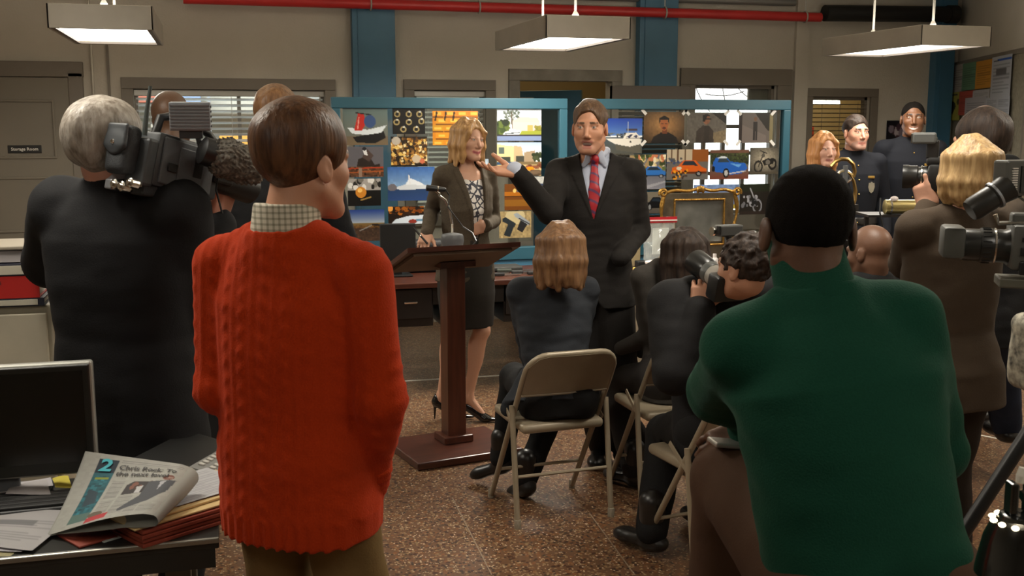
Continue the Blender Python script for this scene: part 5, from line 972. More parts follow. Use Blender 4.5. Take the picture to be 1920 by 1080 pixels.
for i, (x0, y0, x1, y1, col, kind, lb) in enumerate([(1792, 124, 1817, 176, (.72, .70, .68), 0, 'white typed notice at the upper corner of the notice board'), (1815, 120, 1842, 170, (.42, .60, .48), 0, 'green notice pinned on the notice board'), (1841, 116, 1872, 167, (.85, .60, .18), 0, 'yellow orange notice pinned on the notice board'), (1872, 108, 1910, 186, (.74, .76, .80), 1, 'tall white notice with a blue heading'), (1784, 175, 1812, 226, (.68, .66, .26), 2, 'olive yellow notice with a dark shield emblem'), (1810, 172, 1838, 216, (.72, .30, .24), 0, 'red notice pinned on the notice board'), (1836, 170, 1868, 200, (.74, .74, .76), 0, 'small white notice beside the red one'), (1822, 184, 1862, 236, (.72, .72, .76), 0, 'white typed notice below the red one'), (1862, 184, 1908, 238, (.74, .76, .80), 3, 'white notice with columns of print'), (1884, 238, 1896, 280, (.80, .66, .2), 0, 'narrow yellow notice low on the notice board'), (1893, 236, 1910, 282, (.78, .56, .62), 0, 'pink notice low on the notice board')]):
    p0, p1, p2 = on_wall(x0, y0), on_wall(x1, y0), on_wall(x0, y1); ux = u_*np.linalg.norm((p1-p0)[:2]); vy = V(0, 0, p2[2]-p0[2]); cv = Canvas(28, 40, col); lines(cv, 9, col=tuple(np.array(col)*.65))
    if kind == 1: cv.rect(.3, .08, .95, .13, (.1, .35, .75)); cv.rect(.1, .1, .35, .13, (.1, .1, .12)); cv.rect(.25, .3, .75, .45, (.4, .4, .42))
    if kind == 2: cv.a[:] = col; cv.ell(.5, .5, .2, .17, (.16, .15, .08)); cv.poly([(.3, .5), (.7, .5), (.5, .8)], (.16, .15, .08)); cv.ell(.15, .35, .1, .1, (.3, .28, .12)); cv.ell(.85, .35, .1, .1, (.3, .28, .12)); cv.rect(.25, .08, .8, .13, (.25, .23, .1))
    if kind == 3: cv.a[:] = col; lines(cv, 16, .06, .45, .1, .95, (.5, .5, .55)); lines(cv, 16, .55, .94, .1, .95, (.5, .5, .55))
    o3 = V(p0[0], p0[1], p0[2])+Wn*(.043+.002*i); o = sheet('paper_notice', cv, flat(o3, ux, vy), M_paper, None, o3); tag(o, lb, 'notice', 'papers on the notice board')
pa, pb = PY(1663, 226, WY-.012), PY(1705, 290, WY-.012); cv = Canvas(30, 46, (.05, .05, .1)); cv.rect(.1, .1, .9, .55, (.10, .09, .12)); cv.blobs(14, .2, .2, .9, .5, .1, [(.55, .5, .55), (.3, .2, .25), (.75, .7, .72)]); cv.rect(0, .68, 1, 1, (.06, .12, .34)); tag(sheet('wall_poster', cv, flat(pa, (pb[0]-pa[0], 0, 0), (0, 0, pb[2]-pa[2])), M_print, None, pa), 'dark poster with blue lower band on the wall behind the smiling officer', 'poster')
# ------------------------------------------------------------------ lectern, chairs, tables, evidence
M_wood = mat('mahogany', (.095, .026, .013), .33, var=.45, vscale=3, stretch=(14, 14, 1.2), coat=.25); M_woodh = mat('mahogany_flat', (.095, .027, .015), .36, var=.45, vscale=3, stretch=(1.5, 14, 14), coat=.25); M_under = mat('lectern_underside', (.16, .10, .06), .6, var=.25, vscale=6)
lc = PZ(851, 838, 0); lrz = math.radians(11.6)
L_ = thing('lectern', lc, 'dark red wooden lectern on a single post with slanted top', 'lectern', rz=lrz)
bs = [PZ(*q, 0)-lc for q in ((757, 861), (790, 876), (960, 846), (925, 822))]
b = MB().box((-.03, -.06, .02), (.60, .48, .04), bev=.008); b.build('base', M_woodh, L_)
MB().box((0, 0, .06), (.17, .15, .04), bev=.006).build('plinth', M_wood, L_)
MB().box((0, 0, .55), (.105, .10, 1.02), bev=.004).build('post', M_wood, L_)
hi, lo_ = 1.13, 1.0; yn, yf = -.236, .10; xa, xb = -.345, .285
def TZ(y): return hi-(hi-lo_)*(y-yn)/(yf-yn)
MB().box((0, 0, 1.01), (.2, .16, .03)).build('bracket', M_wood, L_)
pts = [(xa, yn, hi), (xb, yn, hi), (xb, yf, lo_), (xa, yf, lo_)]; BX8 = [(0, 1, 2, 3), (7, 6, 5, 4), (0, 4, 5, 1), (1, 5, 6, 2), (2, 6, 7, 3), (3, 7, 4, 0)]
MB()._add([(x, y, z) for x, y, z in pts]+[(x, y, z-.024) for x, y, z in pts], BX8).build('slanted_top', M_woodh, L_)
q = [(xa+.04, yn+.02, hi-.032), (xb-.04, yn+.02, hi-.032), (xb-.03, yf-.01, lo_-.022), (xa+.03, yf-.01, lo_-.022)]
MB()._add(q+[(x, y, z-.014) for x, y, z in q], BX8).build('tray_underside', M_under, L_)
MB().box((.05, -.06, 1.045), (.22, .12, .004), Matrix.Rotation(-.3, 3, 'X')).build('paper', mat('paper_tan', (.34, .27, .17), .7), L_)
# microphone on a gooseneck
M_blackp = mat('black_plastic', (.012, .012, .012), .4); M_chrome = mat('chrome', (.75, .72, .66), .2, metal=1); M_greyp = mat('grey_plastic', (.11, .115, .12), .45)
mo = P(848, 447, 5.62)+UPZ*.0; mt = thing('microphone', mo, 'black microphone on a thin gooseneck standing on the lectern', 'microphone')
MB().lathe([(.05, -.075), (.062, -.01), (.06, .012), (.055, .022), (.015, .03)], n=20).build('base', M_greyp, mt, smooth=True)
gp = [P(852, 440, 5.66)-mo, P(848, 420, 5.66)-mo, P(843, 392, 5.65)-mo, P(835, 375, 5.64)-mo, P(824, 367, 5.63)-mo]; gp[0] = V(0, 0, .02)
MB().tube(gp, .0065, 8).build('gooseneck', M_chrome, mt, smooth=True)
m0, m1 = P(836, 356, 5.64)-mo, P(799, 352, 5.62)-mo; ax = m1-m0; Lm = np.linalg.norm(ax)
MB().lathe([(.009, 0), (.013, .01), (.0145, .035), (.016, .05), (.017, Lm*.98), (.013, Lm)], m0, ax, 14).build('capsule', M_blackp, mt, smooth=True); MB().lathe([(.0165, 0), (.0165, .006)], m0+unit(ax)*.04, ax, 14).build('ring', M_chrome, mt)
MB().tube([gp[-1], gp[-1]+V(0, 0, .012), (m0+m1)/2-V(0, 0, .01)], .007, 8).build('clip', M_chrome, mt)
cb = [m0, m0+V(.02, 0, -.03), P(840, 388, 5.62)-mo, P(868, 425, 5.6)-mo, P(886, 437, 5.55)-mo, P(893, 452, 5.45)-mo, P(880, 468, 5.4)-mo]
MB().tube(cb, .004, 6).build('cable', M_blackp, mt)
pn = thing('pen', P(792, 446, 5.86), 'black pen held over the lectern edge', 'pen'); d_ = P(786, 439, 5.86)-P(800, 455, 5.86); MB().tube([d_*-.5*1.4, d_*.9*1.4], .006, 8).build('barrel', M_blackp, pn); MB().tube([d_*.2, d_*.35], .0068, 8).build('band', M_chrome, pn)
# folding chairs
M_chair = mat('tan_enamel', (.34, .28, .195), .36, metal=.15, var=.12, vscale=10); M_rub = mat('chair_foot', (.26, .22, .16), .6)
def make_chair(label):
    t = thing('folding_chair', (0, 0, 0), label, 'chair', 'tan metal folding chairs'); r = .0125; fr = [(.205, .22, .0), (.205, -.29, .775)]
    A = lambda z: .22-.51*z/.775
    arch = [V(-.205, A(0.015), .015), V(-.205, A(.3), .3), V(-.205, A(.66), .66)]
    for a in np.linspace(0, math.pi/2, 7)[1:]: arch.append(V(-.205+.085*(1-math.cos(a)), A(.69+.09*math.sin(a)), .69+.09*math.sin(a)))
    arch += [V(-p[0], p[1], p[2]) for p in arch[::-1]]; MB().tube(arch, r, 10).build('main_frame', M_chair, t, smooth=True)
    # backrest sheet curving between the uprights
    b = MB(); vs, fs = [], []; nx, nz = 10, 5
    for sgn in (0, 1):
        for j in range(nz+1):
            for i in range(nx+1):
                x = -.2+.4*i/nx; zt_ = .775-.05*max(0, (abs(x)-.13)/.07)**2; z = .585+(zt_-.585)*j/nz; vs.append((x, A(z)-.012-.012*math.cos(x/.2*math.pi/2)-.004*sgn, z))
    n1 = (nx+1)*(nz+1)
    for sgn in (0, 1):
        for j in range(nz):
            for i in range(nx): k = sgn*n1+j*(nx+1)+i; fs.append((k, k+1, k+nx+2, k+nx+1))
    for i in range(nx): fs += [(i, i+1, n1+i+1, n1+i), (nz*(nx+1)+i, nz*(nx+1)+i+1, n1+nz*(nx+1)+i+1, n1+nz*(nx+1)+i)]
    b._add(vs, fs).tube([(x, A(.585)-.014-.012*math.cos(x/.2*math.pi/2), .583) for x in np.linspace(-.2, .2, 9)], .006, 6); b.build('backrest', M_chair, t, smooth=True)
    for sx in (-1, 1):
        MB().tube([(sx*.222, -.2, .015), (sx*.222, -.125, .53)], r, 10).build('leg', M_chair, t, smooth=True)
        MB().lathe([(.0155, 0), (.0155, .035), (.013, .04)], (sx*.222, -.2005, 0), n=12).build('foot_cap', M_rub, t, smooth=True); MB().lathe([(.0155, 0), (.0155, .035), (.013, .04)], (sx*.205, .215, 0), n=12).build('foot_cap', M_rub, t, smooth=True)
        MB().box((sx*.214, -.05, .475), (.006, .15, .022), Matrix.Rotation(.55, 3, 'X'), bev=.003).build('hinge_link', M_chair, t)
    MB().box((0, .02, .43), (.385, .40, .045), bev=.02, seg=3).build('seat', M_chair, t, smooth=True)
    MB().tube([(-.222, -.168, .22), (.222, -.168, .22)], .008, 8).build('stretcher', M_chair, t); MB().tube([(-.205, A(.17), .17), (.205, A(.17), .17)], .008, 8).build('stretcher', M_chair, t)
    return t
c0 = make_chair('tan folding chair fully visible under the auburn haired person'); c0.location = CH1; c0.rotation_euler.z = CHZ[0]
bp = P(1655, 500, 4.3); bp = V(bp[0], bp[1], 0)
for cp, rz, lb in ((bp, -math.radians(15.4)+math.radians(30), 'tan folding chair under the bald seated person'), (CH2, CHZ[1], 'tan folding chair under the dark wavy haired person'), (CH3, CHZ[2], 'tan folding chair nearest the green sweater, partly hidden')):
    c = copy_tree(c0); c['label'] = lb; c.location = cp; c.rotation_euler.z = rz
# long table behind the lectern, with hanging pedestals
M_ebony = mat('black_laminate', (.012, .010, .009), .4); tf = 6.62
def table(x0, x1, label, front, posts):
    t = thing('table', ((x0+x1)/2, tf+.33, 0), label, 'table'); hw = (x1-x0)/2
    MB().box((0, 0, .722), (2*hw, .66, .036), bev=.006).build('tabletop', M_woodh, t)
    for sx in (-1, 1):
        for sy in (-1, 1): MB().box((sx*(hw-.05), sy*.28, .352), (.04, .04, .704), bev=.003).build('leg', front, t)
    return t, hw
t, hw = table(.80, 2.30, 'dark wooden table with black drawer pedestals behind the lectern', mat('leg_tan', (.20, .13, .07), .5), 0)
MB().box((0, .27, .585), (2*hw-.14, .02, .23)).build('modesty_panel', M_ebony, t); MB().box((0, -.27, .645), (2*hw-.14, .02, .115)).build('apron', M_ebony, t)
for x, w in ((-.45, .42), (-.02, .34), (.44, .42)):
    p_ = MB().box((x, -.03, .575), (w, .5, .25), bev=.003).build('pedestal', M_ebony, t)
    for z in (.60,): d_ = MB().box((x, -.288, z), (w-.02, .018, .19), bev=.003).build('drawer', M_ebony, t); MB().box((x+.06, -.305, z+.01), (.085, .014, .012), bev=.003).build('handle', M_chrome, d_)
t2, hw2 = table(2.50, 4.15, 'table of seized goods with beige front behind the seated photographers', mat('beige_panel', (.30, .25, .18), .6), 0)
MB().box((0, -.27, .36), (2*hw2-.1, .02, .62)).build('front_panel', MATS['beige_panel'], t2); MB().box((0, -.283, .62), (2*hw2-.1, .008, .03)).build('stripe', M_blued, t2)
TT = .741
def on_table(px, Y): return V(PY(px, 450, Y)[0], Y, TT)
# black monitor on the table, black bag, knives
o = on_table(746, 6.95); mn = thing('monitor', o, 'black flat monitor standing behind the lectern', 'monitor'); zt = PY(746, 419, 6.95)[2]-TT; MB().box((0, 0, zt/2+.03), (.235, .035, zt-.06), bev=.006).build('panel', M_blackp, mn); MB().box((0, .02, .04), (.05, .03, .1)).build('neck', M_blackp, mn); MB().box((0, .02, .006), (.18, .14, .012), bev=.004).build('foot', M_blackp, mn)
o = on_table(800, 7.14); tag(MB().box((0, 0, .11), (.30, .14, .22), bev=.03, seg=3).build('black_case', mat('black_case', (.009, .009, .011), .55), org=None), 'soft black case lying on the table behind the lectern', 'case').location = o
for i, (px, Y, rz, L, hc, lb) in enumerate([(925, 6.84, 4, .20, (.10, .012, .01), 'knife with a red handle on the table beside the skirt'), (950, 6.78, -3, .18, (.02, .02, .02), 'black handled knife next to the red handled knife'), (985, 6.86, 2, .19, (.03, .03, .03), 'knife with bright blade beside the auburn hair'), (965, 6.95, -8, .24, (.05, .06, .05), 'long dark knife lying at the back of the table'), (1010, 6.8, 5, .16, (.02, .02, .02), 'short knife nearest the auburn hair')]):
    k = thing('knife', on_table(px, Y), lb, 'knife', 'knives on the table', math.radians(rz)); MB().box((-.3*L, 0, .012), (L*.42, .026, .022), bev=.006).build('handle', mat('knife_handle_%d' % i, hc, .5), k); MB().prism([(0, -.014), (L*.55, -.014), (L*.68, .004), (L*.5, .014), (0, .014)], .004, (-.09*L, 0, .008)).build('blade', M_chrome, k)
tag(MB().box((0, 0, .018), (.34, .16, .03), bev=.008).build('tray', mat('dark_tray', (.03, .03, .028), .5)), 'flat dark tray at the back of the knife table', 'tray').location = on_table(930, 7.06)
# gilt mirror
M_gilt = mat('gilt_frame', (.46, .25, .055), .34, metal=.85, var=.4, vscale=30, bump=.5, bscale=60); M_mirror = mat('old_mirror_glass', (.33, .33, .30), .22, metal=.6, var=.45, vscale=7)
mo = on_table(1310, 6.95); g = thing('gilt_mirror', mo, 'ornate gilt framed old mirror standing on the goods table', 'mirror'); S = PY(1385, 400, 6.95)[0]-PY(1235, 400, 6.95)[0]; H_ = PY(1310, 356, 6.95)[2]-TT; k = S/2
def zpx(y): return PY(1310, y, 6.95)[2]-TT
gz = {y: zpx(y) for y in (352, 365, 376, 450)}
MB().box((0, .02, zpx(415)), (S*.60, .008, zpx(376)-zpx(455)), bev=.002).build('glass', M_mirror, g)
MB().box((0, .035, zpx(425)), (S*.9, .02, zpx(365)-zpx(490)), bev=.004).build('backboard', mat('mirror_board', (.13, .10, .06), .6, var=.4, vscale=20), g)
b = MB(); xi = S*.31; zi0, zi1 = zpx(459), zpx(374)
b.tube([(-xi, .0, zi0), (-xi, .0, zi1), (xi, .0, zi1), (xi, .0, zi0)], .011, 8, closed=True); 
for i in range(24): b.ball((-xi+2*xi*i/23, -.008, zi1), .006, 6)
b.build('inner_moulding', M_gilt, g, smooth=True)
b = MB(); xo = S*.44; zt = zpx(362); zb0 = .02
def scroll(cx, cz, r, d, turns=1.4): return [(cx+d*r*(1-t*.7)*math.cos(t*turns*2*math.pi-.5), -.012, cz+r*(1-t*.7)*math.sin(t*turns*2*math.pi-.5)) for t in np.linspace(0, 1, 22)]
crest = [(x*k*.92, 0, zt+.012*math.sin((x+1)*math.pi*1.5)**2+.018*(1-x*x)) for x in np.linspace(-.92, .92, 25)]
b.tube(crest, .012, 8)
for sx in (-1, 1):
    b.tube(scroll(sx*k*.92, zt+.005, .03, sx), .011, 8); b.tube([(sx*(xo+.02*math.sin(t*7)), 0, zt-.01-t*(zt-zb0)) for t in np.linspace(0, 1, 16)], [.013+.004*math.sin(t*14) for t in np.linspace(0, 1, 16)], 8); b.tube(scroll(sx*k*.95, zt*.45, .028, -sx), .009, 8); b.tube(scroll(sx*k*.9, zb0+.03, .03, sx), .011, 8)
b.tube([(x*k*.9, 0, zb0+.01*math.sin(x*9)) for x in np.linspace(-1, 1, 16)], .013, 8); b.build('carved_frame', M_gilt, g, smooth=True)
S_ = Sdf()
for a in (-.5, 0, .5): S_.u(ell((a*.04, -.01, zt+.03-abs(a)*.012), (.012, .012, .026)), .01)
sdf_obj('shell_crest', S_, .005, M_gilt, g)
# evidence bag, tubs, bottles, box, jewellery
def clear_mat(name, tint=(.85, .88, .86), rough=.08, mix=.35):
    m = bpy.data.materials.new(name); m.use_nodes = True; nt = m.node_tree; nt.nodes.clear(); N = nt.nodes.new; o = N('ShaderNodeOutputMaterial'); t_ = N('ShaderNodeBsdfTransparent'); t_.inputs[0].default_value = (*tint, 1); gl = N('ShaderNodeBsdfGlossy'); gl.inputs['Roughness'].default_value = rough; df = N('ShaderNodeBsdfDiffuse'); df.inputs[0].default_value = (*tint, 1); m1 = N('ShaderNodeMixShader'); m1.inputs[0].default_value = .3; m2 = N('ShaderNodeMixShader'); m2.inputs[0].default_value = mix
    nt.links.new(df.outputs[0], m1.inputs[1]); nt.links.new(gl.outputs[0], m1.inputs[2]); nt.links.new(t_.outputs[0], m2.inputs[1]); nt.links.new(m1.outputs[0], m2.inputs[2]); nt.links.new(m2.outputs[0], o.inputs[0]); return m
M_clear = clear_mat('clear_plastic'); M_crystal = clear_mat('cut_glass', (.9, .92, .9), .05, .55)
M_redseal = mat('red_seal', (.42, .012, .02), .4)
eo = on_table(1236, 6.86); e = thing('evidence_bag', eo, 'clear evidence bag with red sealing band on the goods table', 'bag'); zt = PY(1236, 405, 6.86)[2]-TT
S_ = Sdf(); S_.u(loft(np.eye(3), V(0, 0, 0), [(0, .105, .055, 0, 0), (zt*.3, .11, .05, 0, 0), (zt*.75, .115, .015, 0, 0), (zt*.98, .118, .005, 0, 0)], 3)); S_.f(lambda p, d: d+wob(p, .006, 60)); sdf_obj('bag', S_, .006, M_clear, e)
MB().box((0, -.012, zt*.93), (.25, .006, zt*.11)).build('seal_band', M_redseal, e); MB().box((0, -.017, zt*.92), (.25, .004, zt*.022)).build('seal_stripe', mat('seal_white', (.7, .62, .6), .5), e); MB().box((.01, 0, zt*.52), (.12, .012, zt*.5), bev=.003).build('paper', mat('paper_white', (.66, .66, .62), .7), e)
o = on_table(1230, 6.70); tb_ = thing('plastic_tub', o, 'pale plastic tub standing before the evidence bag', 'tub'); MB().lathe([(.06, 0), (.068, .055), (.068, .06)], n=20).build('tub', clear_mat('frosted', (.80, .79, .68), .3, .7), tb_, smooth=True); MB().lathe([(.072, .06), (.072, .072), (.06, .075)], n=20).build('lid', MATS['seal_white'], tb_)
tag(MB().box((0, 0, .075), (.07, .06, .15), bev=.006).build('card_box', mat('tan_card', (.36, .28, .15), .7, var=.2, vscale=12)), 'tan card box beside the speaker in the charcoal suit', 'box').location = on_table(1190, 7.0)
tag(MB().box((0, 0, .03), (.08, .06, .06), bev=.008).build('ring_box', M_blackp), 'small black ring box beside the plastic tub', 'box').location = on_table(1203, 6.86)
pl = thing('jewellery_plate', on_table(1193, 6.69)+V(-.02, -.02, 0), 'plate of gold and pearl jewellery at the table edge', 'plate'); MB().lathe([(.02, 0), (.07, .008), (.085, .018), (.08, .02)], n=24).build('plate', mat('pewter', (.4, .36, .28), .3, metal=.8), pl, smooth=True)
for a in range(3): MB().tube([(.035*math.cos(t)+.02*(a-1), .028*math.sin(t), .02+.006*a) for t in np.linspace(0, 2*math.pi, 17)[:-1]], .006, 6, closed=True).build('bracelet', M_gold if a else mat('pearl', (.75, .72, .62), .25), pl, smooth=True)
MB().ball((.075, -.01, .028), (.016, .016, .012)).build('brooch', M_gold, pl, smooth=True)
bo = thing('white_bottle', on_table(1341, 6.66), 'small white bottle between mirror and long lens camera', 'bottle'); MB().lathe([(.026, 0), (.027, .07), (.02, .085), (.012, .09)], n=16).build('bottle', mat('white_plastic', (.62, .58, .56), .4), bo, smooth=True); MB().lathe([(.013, .088), (.013, .115)], n=14).build('cap', MATS['white_plastic'], bo); MB().lathe([(.0275, .02), (.0275, .05)], n=16).build('print_band', mat('pink_print', (.45, .16, .17), .5), bo)
cr = thing('crystal_decanter', on_table(1412, 6.7), 'cut glass decanter beside the gilt mirror', 'decanter'); MB().lathe([(.05, 0), (.062, .03), (.055, .10), (.03, .14), (.018, .155), (.018, .185), (.03, .19)], n=10).build('body', M_crystal, cr); MB().lathe([(.012, .185), (.034, .205), (.036, .235), (.02, .26), (.004, .265)], n=8).build('stopper', M_crystal, cr)
pk = thing('silver_tray', on_table(1400, 7.08), 'pink shelf tray standing behind the decanter', 'tray'); MB().box((0, 0, .01), (.3, .16, .02), bev=.005).build('tray', mat('pink_tray', (.5, .3, .24), .4), pk)  # tray in one even pink
# brass horn on a stand and dark display stand beside the officers
hb = P(1585, 360, 5.9); hz = V(hb[0], hb[1], 0)
hn = thing('brass_horn', hz, 'coiled brass horn on a stand beyond the dark haired green sweater', 'instrument'); Mh = np.stack([RGT, FWD, UPZ], 1)
def hpt(px, y): return P(px, y, 5.9)-hz
MB().tube([hpt(*q) for q in [(1558, 312), (1566, 303), (1578, 298), (1590, 299), (1600, 308), (1603, 322), (1600, 332)]], .011, 8).build('outer_coil', mat('aged_brass', (.36, .23, .08), .3, metal=1), hn, smooth=True)
MB().tube([hpt(1583+14*math.cos(t), 331+11*math.sin(t)) for t in np.linspace(0, 2*math.pi, 25)[:-1]], .008, 8, closed=True).build('inner_coil', M_chrome, hn, smooth=True)
MB().tube([hpt(*q) for q in [(1583, 320), (1594, 326), (1601, 340), (1604, 358), (1602, 374), (1597, 386), (1593, 394)]], [.007, .008, .009, .011, .013, .016, .02], 8).build('bell_tube', MATS['aged_brass'], hn, smooth=True)
MB().box(hpt(1584, 348), (.02, .02, .22)).build('valve_block', M_greyp, hn); MB().box(V(0, 0, .55), (.05, .05, 1.1)).box(V(0, 0, .02), (.18, .18, .04)).box(hpt(1590, 392), (.1, .05, .05)).build('stand', M_ebony, hn)
so = P(1684, 455, 5.6); so[2] = 0; sd_ = thing('display_stand', so, 'black display stand holding papers beneath the brass case', 'stand', rz=-YAW); MB().box((0, 0, .55), (.34, .34, 1.1), bev=.004).build('cabinet', M_ebony, sd_); MB().box((0, 0, 1.11), (.38, .38, .02), bev=.004).build('top', M_woodh, sd_)
for sx in (-1, 1): MB().box((sx*.14, .1, 1.188), (.02, .02, .145)).build('upright', M_ebony, sd_)
MB().box((0, .06, 1.262), (.36, .22, .012)).build('shelf', M_ebony, sd_)
bc = thing('brass_case', so+UPZ*1.269, 'brass cylinder case with white tag on the display stand', 'case', rz=-YAW); MB().lathe([(.025, -.085), (.038, -.08), (.038, .08), (.025, .085)], (0, 0, .038), (1, 0, 0), 18).build('cylinder', mat('pale_brass', (.55, .45, .2), .3, metal=.9), bc, smooth=True); MB().lathe([(.0395, -.06), (.0395, -.05)], (0, 0, .038), (1, 0, 0), 18).build('band', M_chrome, bc); MB().ball((-.04, -.02, .082), (.022, .012, .014)).build('tag', MATS['seal_white'], bc)
cbl = MB().tube([P(1658, 372, 5.55)-so, P(1662, 400, 5.5)-so, P(1668, 430, 5.5)-so, P(1671, 462, 5.48)-so], .004, 6).build('cable', M_blackp, sd_)
for i, (dx, dy, rz, lb) in enumerate([(-.07, -.08, .2, 'white paper on the display stand'), (.04, -.12, -.3, 'second white paper overlapping on the display stand')]): o = tag(MB().box((0, 0, .001), (.19, .13, .002)).build('paper', MATS['paper_white']), lb, 'paper'); o.location = so+RGT*dx+FWD*dy+UPZ*(1.121+.003*i); o.rotation_euler.z = rz
tag(MB().lathe([(.018, 0), (.022, .02), (.012, .04)], n=12).build('amber_bottle', mat('amber', (.6, .22, .03), .2), smooth=True), 'small amber bottle on the display stand', 'bottle').location = so+V(-.15, -.08, 1.1215)
# ------------------------------------------------------------------ cameras
def gear(name, o, f, label, cat, up=(0, 0, 1)):
    t = thing(name, o, label, cat); return t, frame(f, up)
M_camgrey = mat('camera_grey', (.042, .046, .050), .5); M_camlt = mat('camera_panel', (.085, .092, .10), .5, var=.15, vscale=30); M_silver = mat('lamp_silver', (.33, .345, .37), .42, metal=.5); M_fabric = mat('black_nylon', (.030, .033, .036), .75, bump=.3, bscale=300)
def L(M, x, y, z): return M@V(x, y, z)
def BX(b, M, c, s_, bev=.004): return b.box(L(M, *c), s_, Matrix(M.tolist()), bev=bev)
# shoulder news camera
o = P(336, 312, 3.12); KC = .80; t, M = gear('news_camera', o, RGT*.50+FWD*.82-UPZ*.24, 'grey shoulder news camera with furry microphone and finned lamp', 'camera', UPZ+RGT*.05); t.scale = (KC, KC, KC)
BX(MB(), M, (0, .0, 0), (.105, .30, .19), .012).build('body', M_camgrey, t, ang=30)
b = BX(MB(), M, (.056, -.01, .0), (.012, .24, .165), .005); BX(b, M, (.064, .0, -.0), (.006, .12, .12), .003); b.build('side_panel', M_camlt, t); BX(MB(), M, (.068, .03, .005), (.004, .04, .075), .002).build('tape_window', M_blackp, t)
BX(MB(), M, (.07, -.085, -.02), (.006, .04, .03), .002).build('switch_panel', M_blackp, t); BX(MB(), M, (.0, -.165, -.02), (.10, .05, .17), .012).build('battery', M_camgrey, t)
S_ = Sdf(); S_.u(rbox(L(M, -.045, -.215, .01), (.055, .035, .085), M, .025)); S_.f(lambda p, d: d+wob(p, .003, 60)); sdf_obj('pouch', S_, .005, M_fabric, t)
S_ = Sdf(); S_.u(rbox(L(M, -.045, -.250, .055), (.052, .008, .042), M, .008)); S_.u(ell(L(M, -.045, -.252, .02), (.048, .009, .035), M), .02); sdf_obj('pouch_flap', S_, .005, mat('pouch_flap', (.045, .05, .055), .5), t)
MB().lathe([(.010, 0), (.007, .006)], L(M, -.045, -.262, .028), -M[:, 1], 12).build('snap', M_chrome, t)
MB().tube([L(M, .02, -.19, .07), L(M, .022, -.2, .15), L(M, .03, -.21, .24)], [.009, .008, .006], 8).build('antenna', mat('antenna_green', (.06, .075, .072), .5), t)
MB().tube([L(M, .0, -.13, .09), L(M, .0, -.12, .15), L(M, .0, -.08, .165), L(M, .0, .10, .15), L(M, .0, .15, .12), L(M, .0, .15, .07)], .016, 10).build('handle', M_blackp, t, smooth=True)
for i, (x, y, z) in enumerate([(-.03, -.2, -.115), (.01, -.2, -.12), (.05, -.2, -.105)]): MB().lathe([(.016, 0), (.018, .01), (.018, .04), (.013, .045)], L(M, x, y, z), -M[:, 1], 14).lathe([(.008, .0), (.008, .05)], L(M, x, y, z), -M[:, 1], 10).build('connector', M_chrome, t)
BX(MB(), M, (-.075, -.215, -.115), (.035, .03, .035), .005).build('connector_block', M_silver, t)
BX(MB(), M, (.0, -.06, -.115), (.08, .22, .04), .01).build('shoulder_pad', M_fabric, t)
MB().lathe([(.04, .14), (.046, .15), (.046, .2), (.05, .21), (.05, .27), (.056, .30), (.06, .36), (.05, .36)], L(M, 0, 0, -.01), M[:, 1], 24).build('lens', M_blackp, t, smooth=True)
MB().lathe([(.022, -.06), (.03, -.05), (.024, .0), (.024, .13), (.03, .14)], L(M, .055, .12, .085), unit(M[:, 1]*.9+M[:, 0]*.5-UPZ*.28), 16).build('viewfinder', M_blackp, t, smooth=True)
MB().tube([L(M, .05, .05, .12), L(M, .09, .1, .06), L(M, .10, .1, -.06), L(M, .12, .13, -.14)], .004, 6).build('cable', M_blackp, t)
BX(MB(), M, (.05, .16, .02), (.04, .1, .10), .01).build('zoom_grip', M_blackp, t)
S_ = Sdf(); mc = (P(438, 302, 3.10)-o)/KC; mf = unit(RGT*.8+FWD*.55-UPZ*.35); S_.u(cap(mc-mf*.03, mc+mf*.06, .07, .066)); S_.f(lambda p, d: d-.008*np.abs(np.sin(p[:, 0]*190+2*np.sin(p[:, 2]*120)))*np.abs(np.sin(p[:, 2]*170+2*np.sin(p[:, 1]*130)))+wob(p, .006, 90)); sdf_obj('fur_windshield', S_, .004, hair_mat('grey_fur', (.20, .18, .15), (.04, .034, .028), .8, (60, 60, 60)), t)
MB().lathe([(.03, -.03), (.05, -.02), (.052, .03), (.03, .035)], mc-mf*.1, mf, 16).build('microphone_ring', M_blackp, t, smooth=True)
lo_ = (P(357, 218, 3.07)-o)/KC; lm = frame(RGT*-.22+FWD*.95+UPZ*.05); b = MB().box(lo_, (.14, .06, .10), Matrix(lm.tolist()), bev=.004); b.build('lamp_body', M_silver, t); 
for i in range(8): MB().box(lo_+lm@V(0, -.032, -.041+.0115*i), (.136, .008, .005), Matrix(lm.tolist())).build('lamp_fin', M_silver, t)
for i in range(5): MB().box(lo_+lm@V(.0715, -.008, -.034+.017*i), (.003, .03, .007), Matrix(lm.tolist())).build('lamp_slot', M_blackp, t)
b = MB().box(lo_+lm@V(.0, 0, -.063), (.08, .03, .03), Matrix(lm.tolist()), bev=.003).tube([lo_+lm@V(.02, 0, -.06), lo_+lm@V(.035, .0, -.13)], .01, 8); b.build('lamp_bracket', M_camgrey, t)
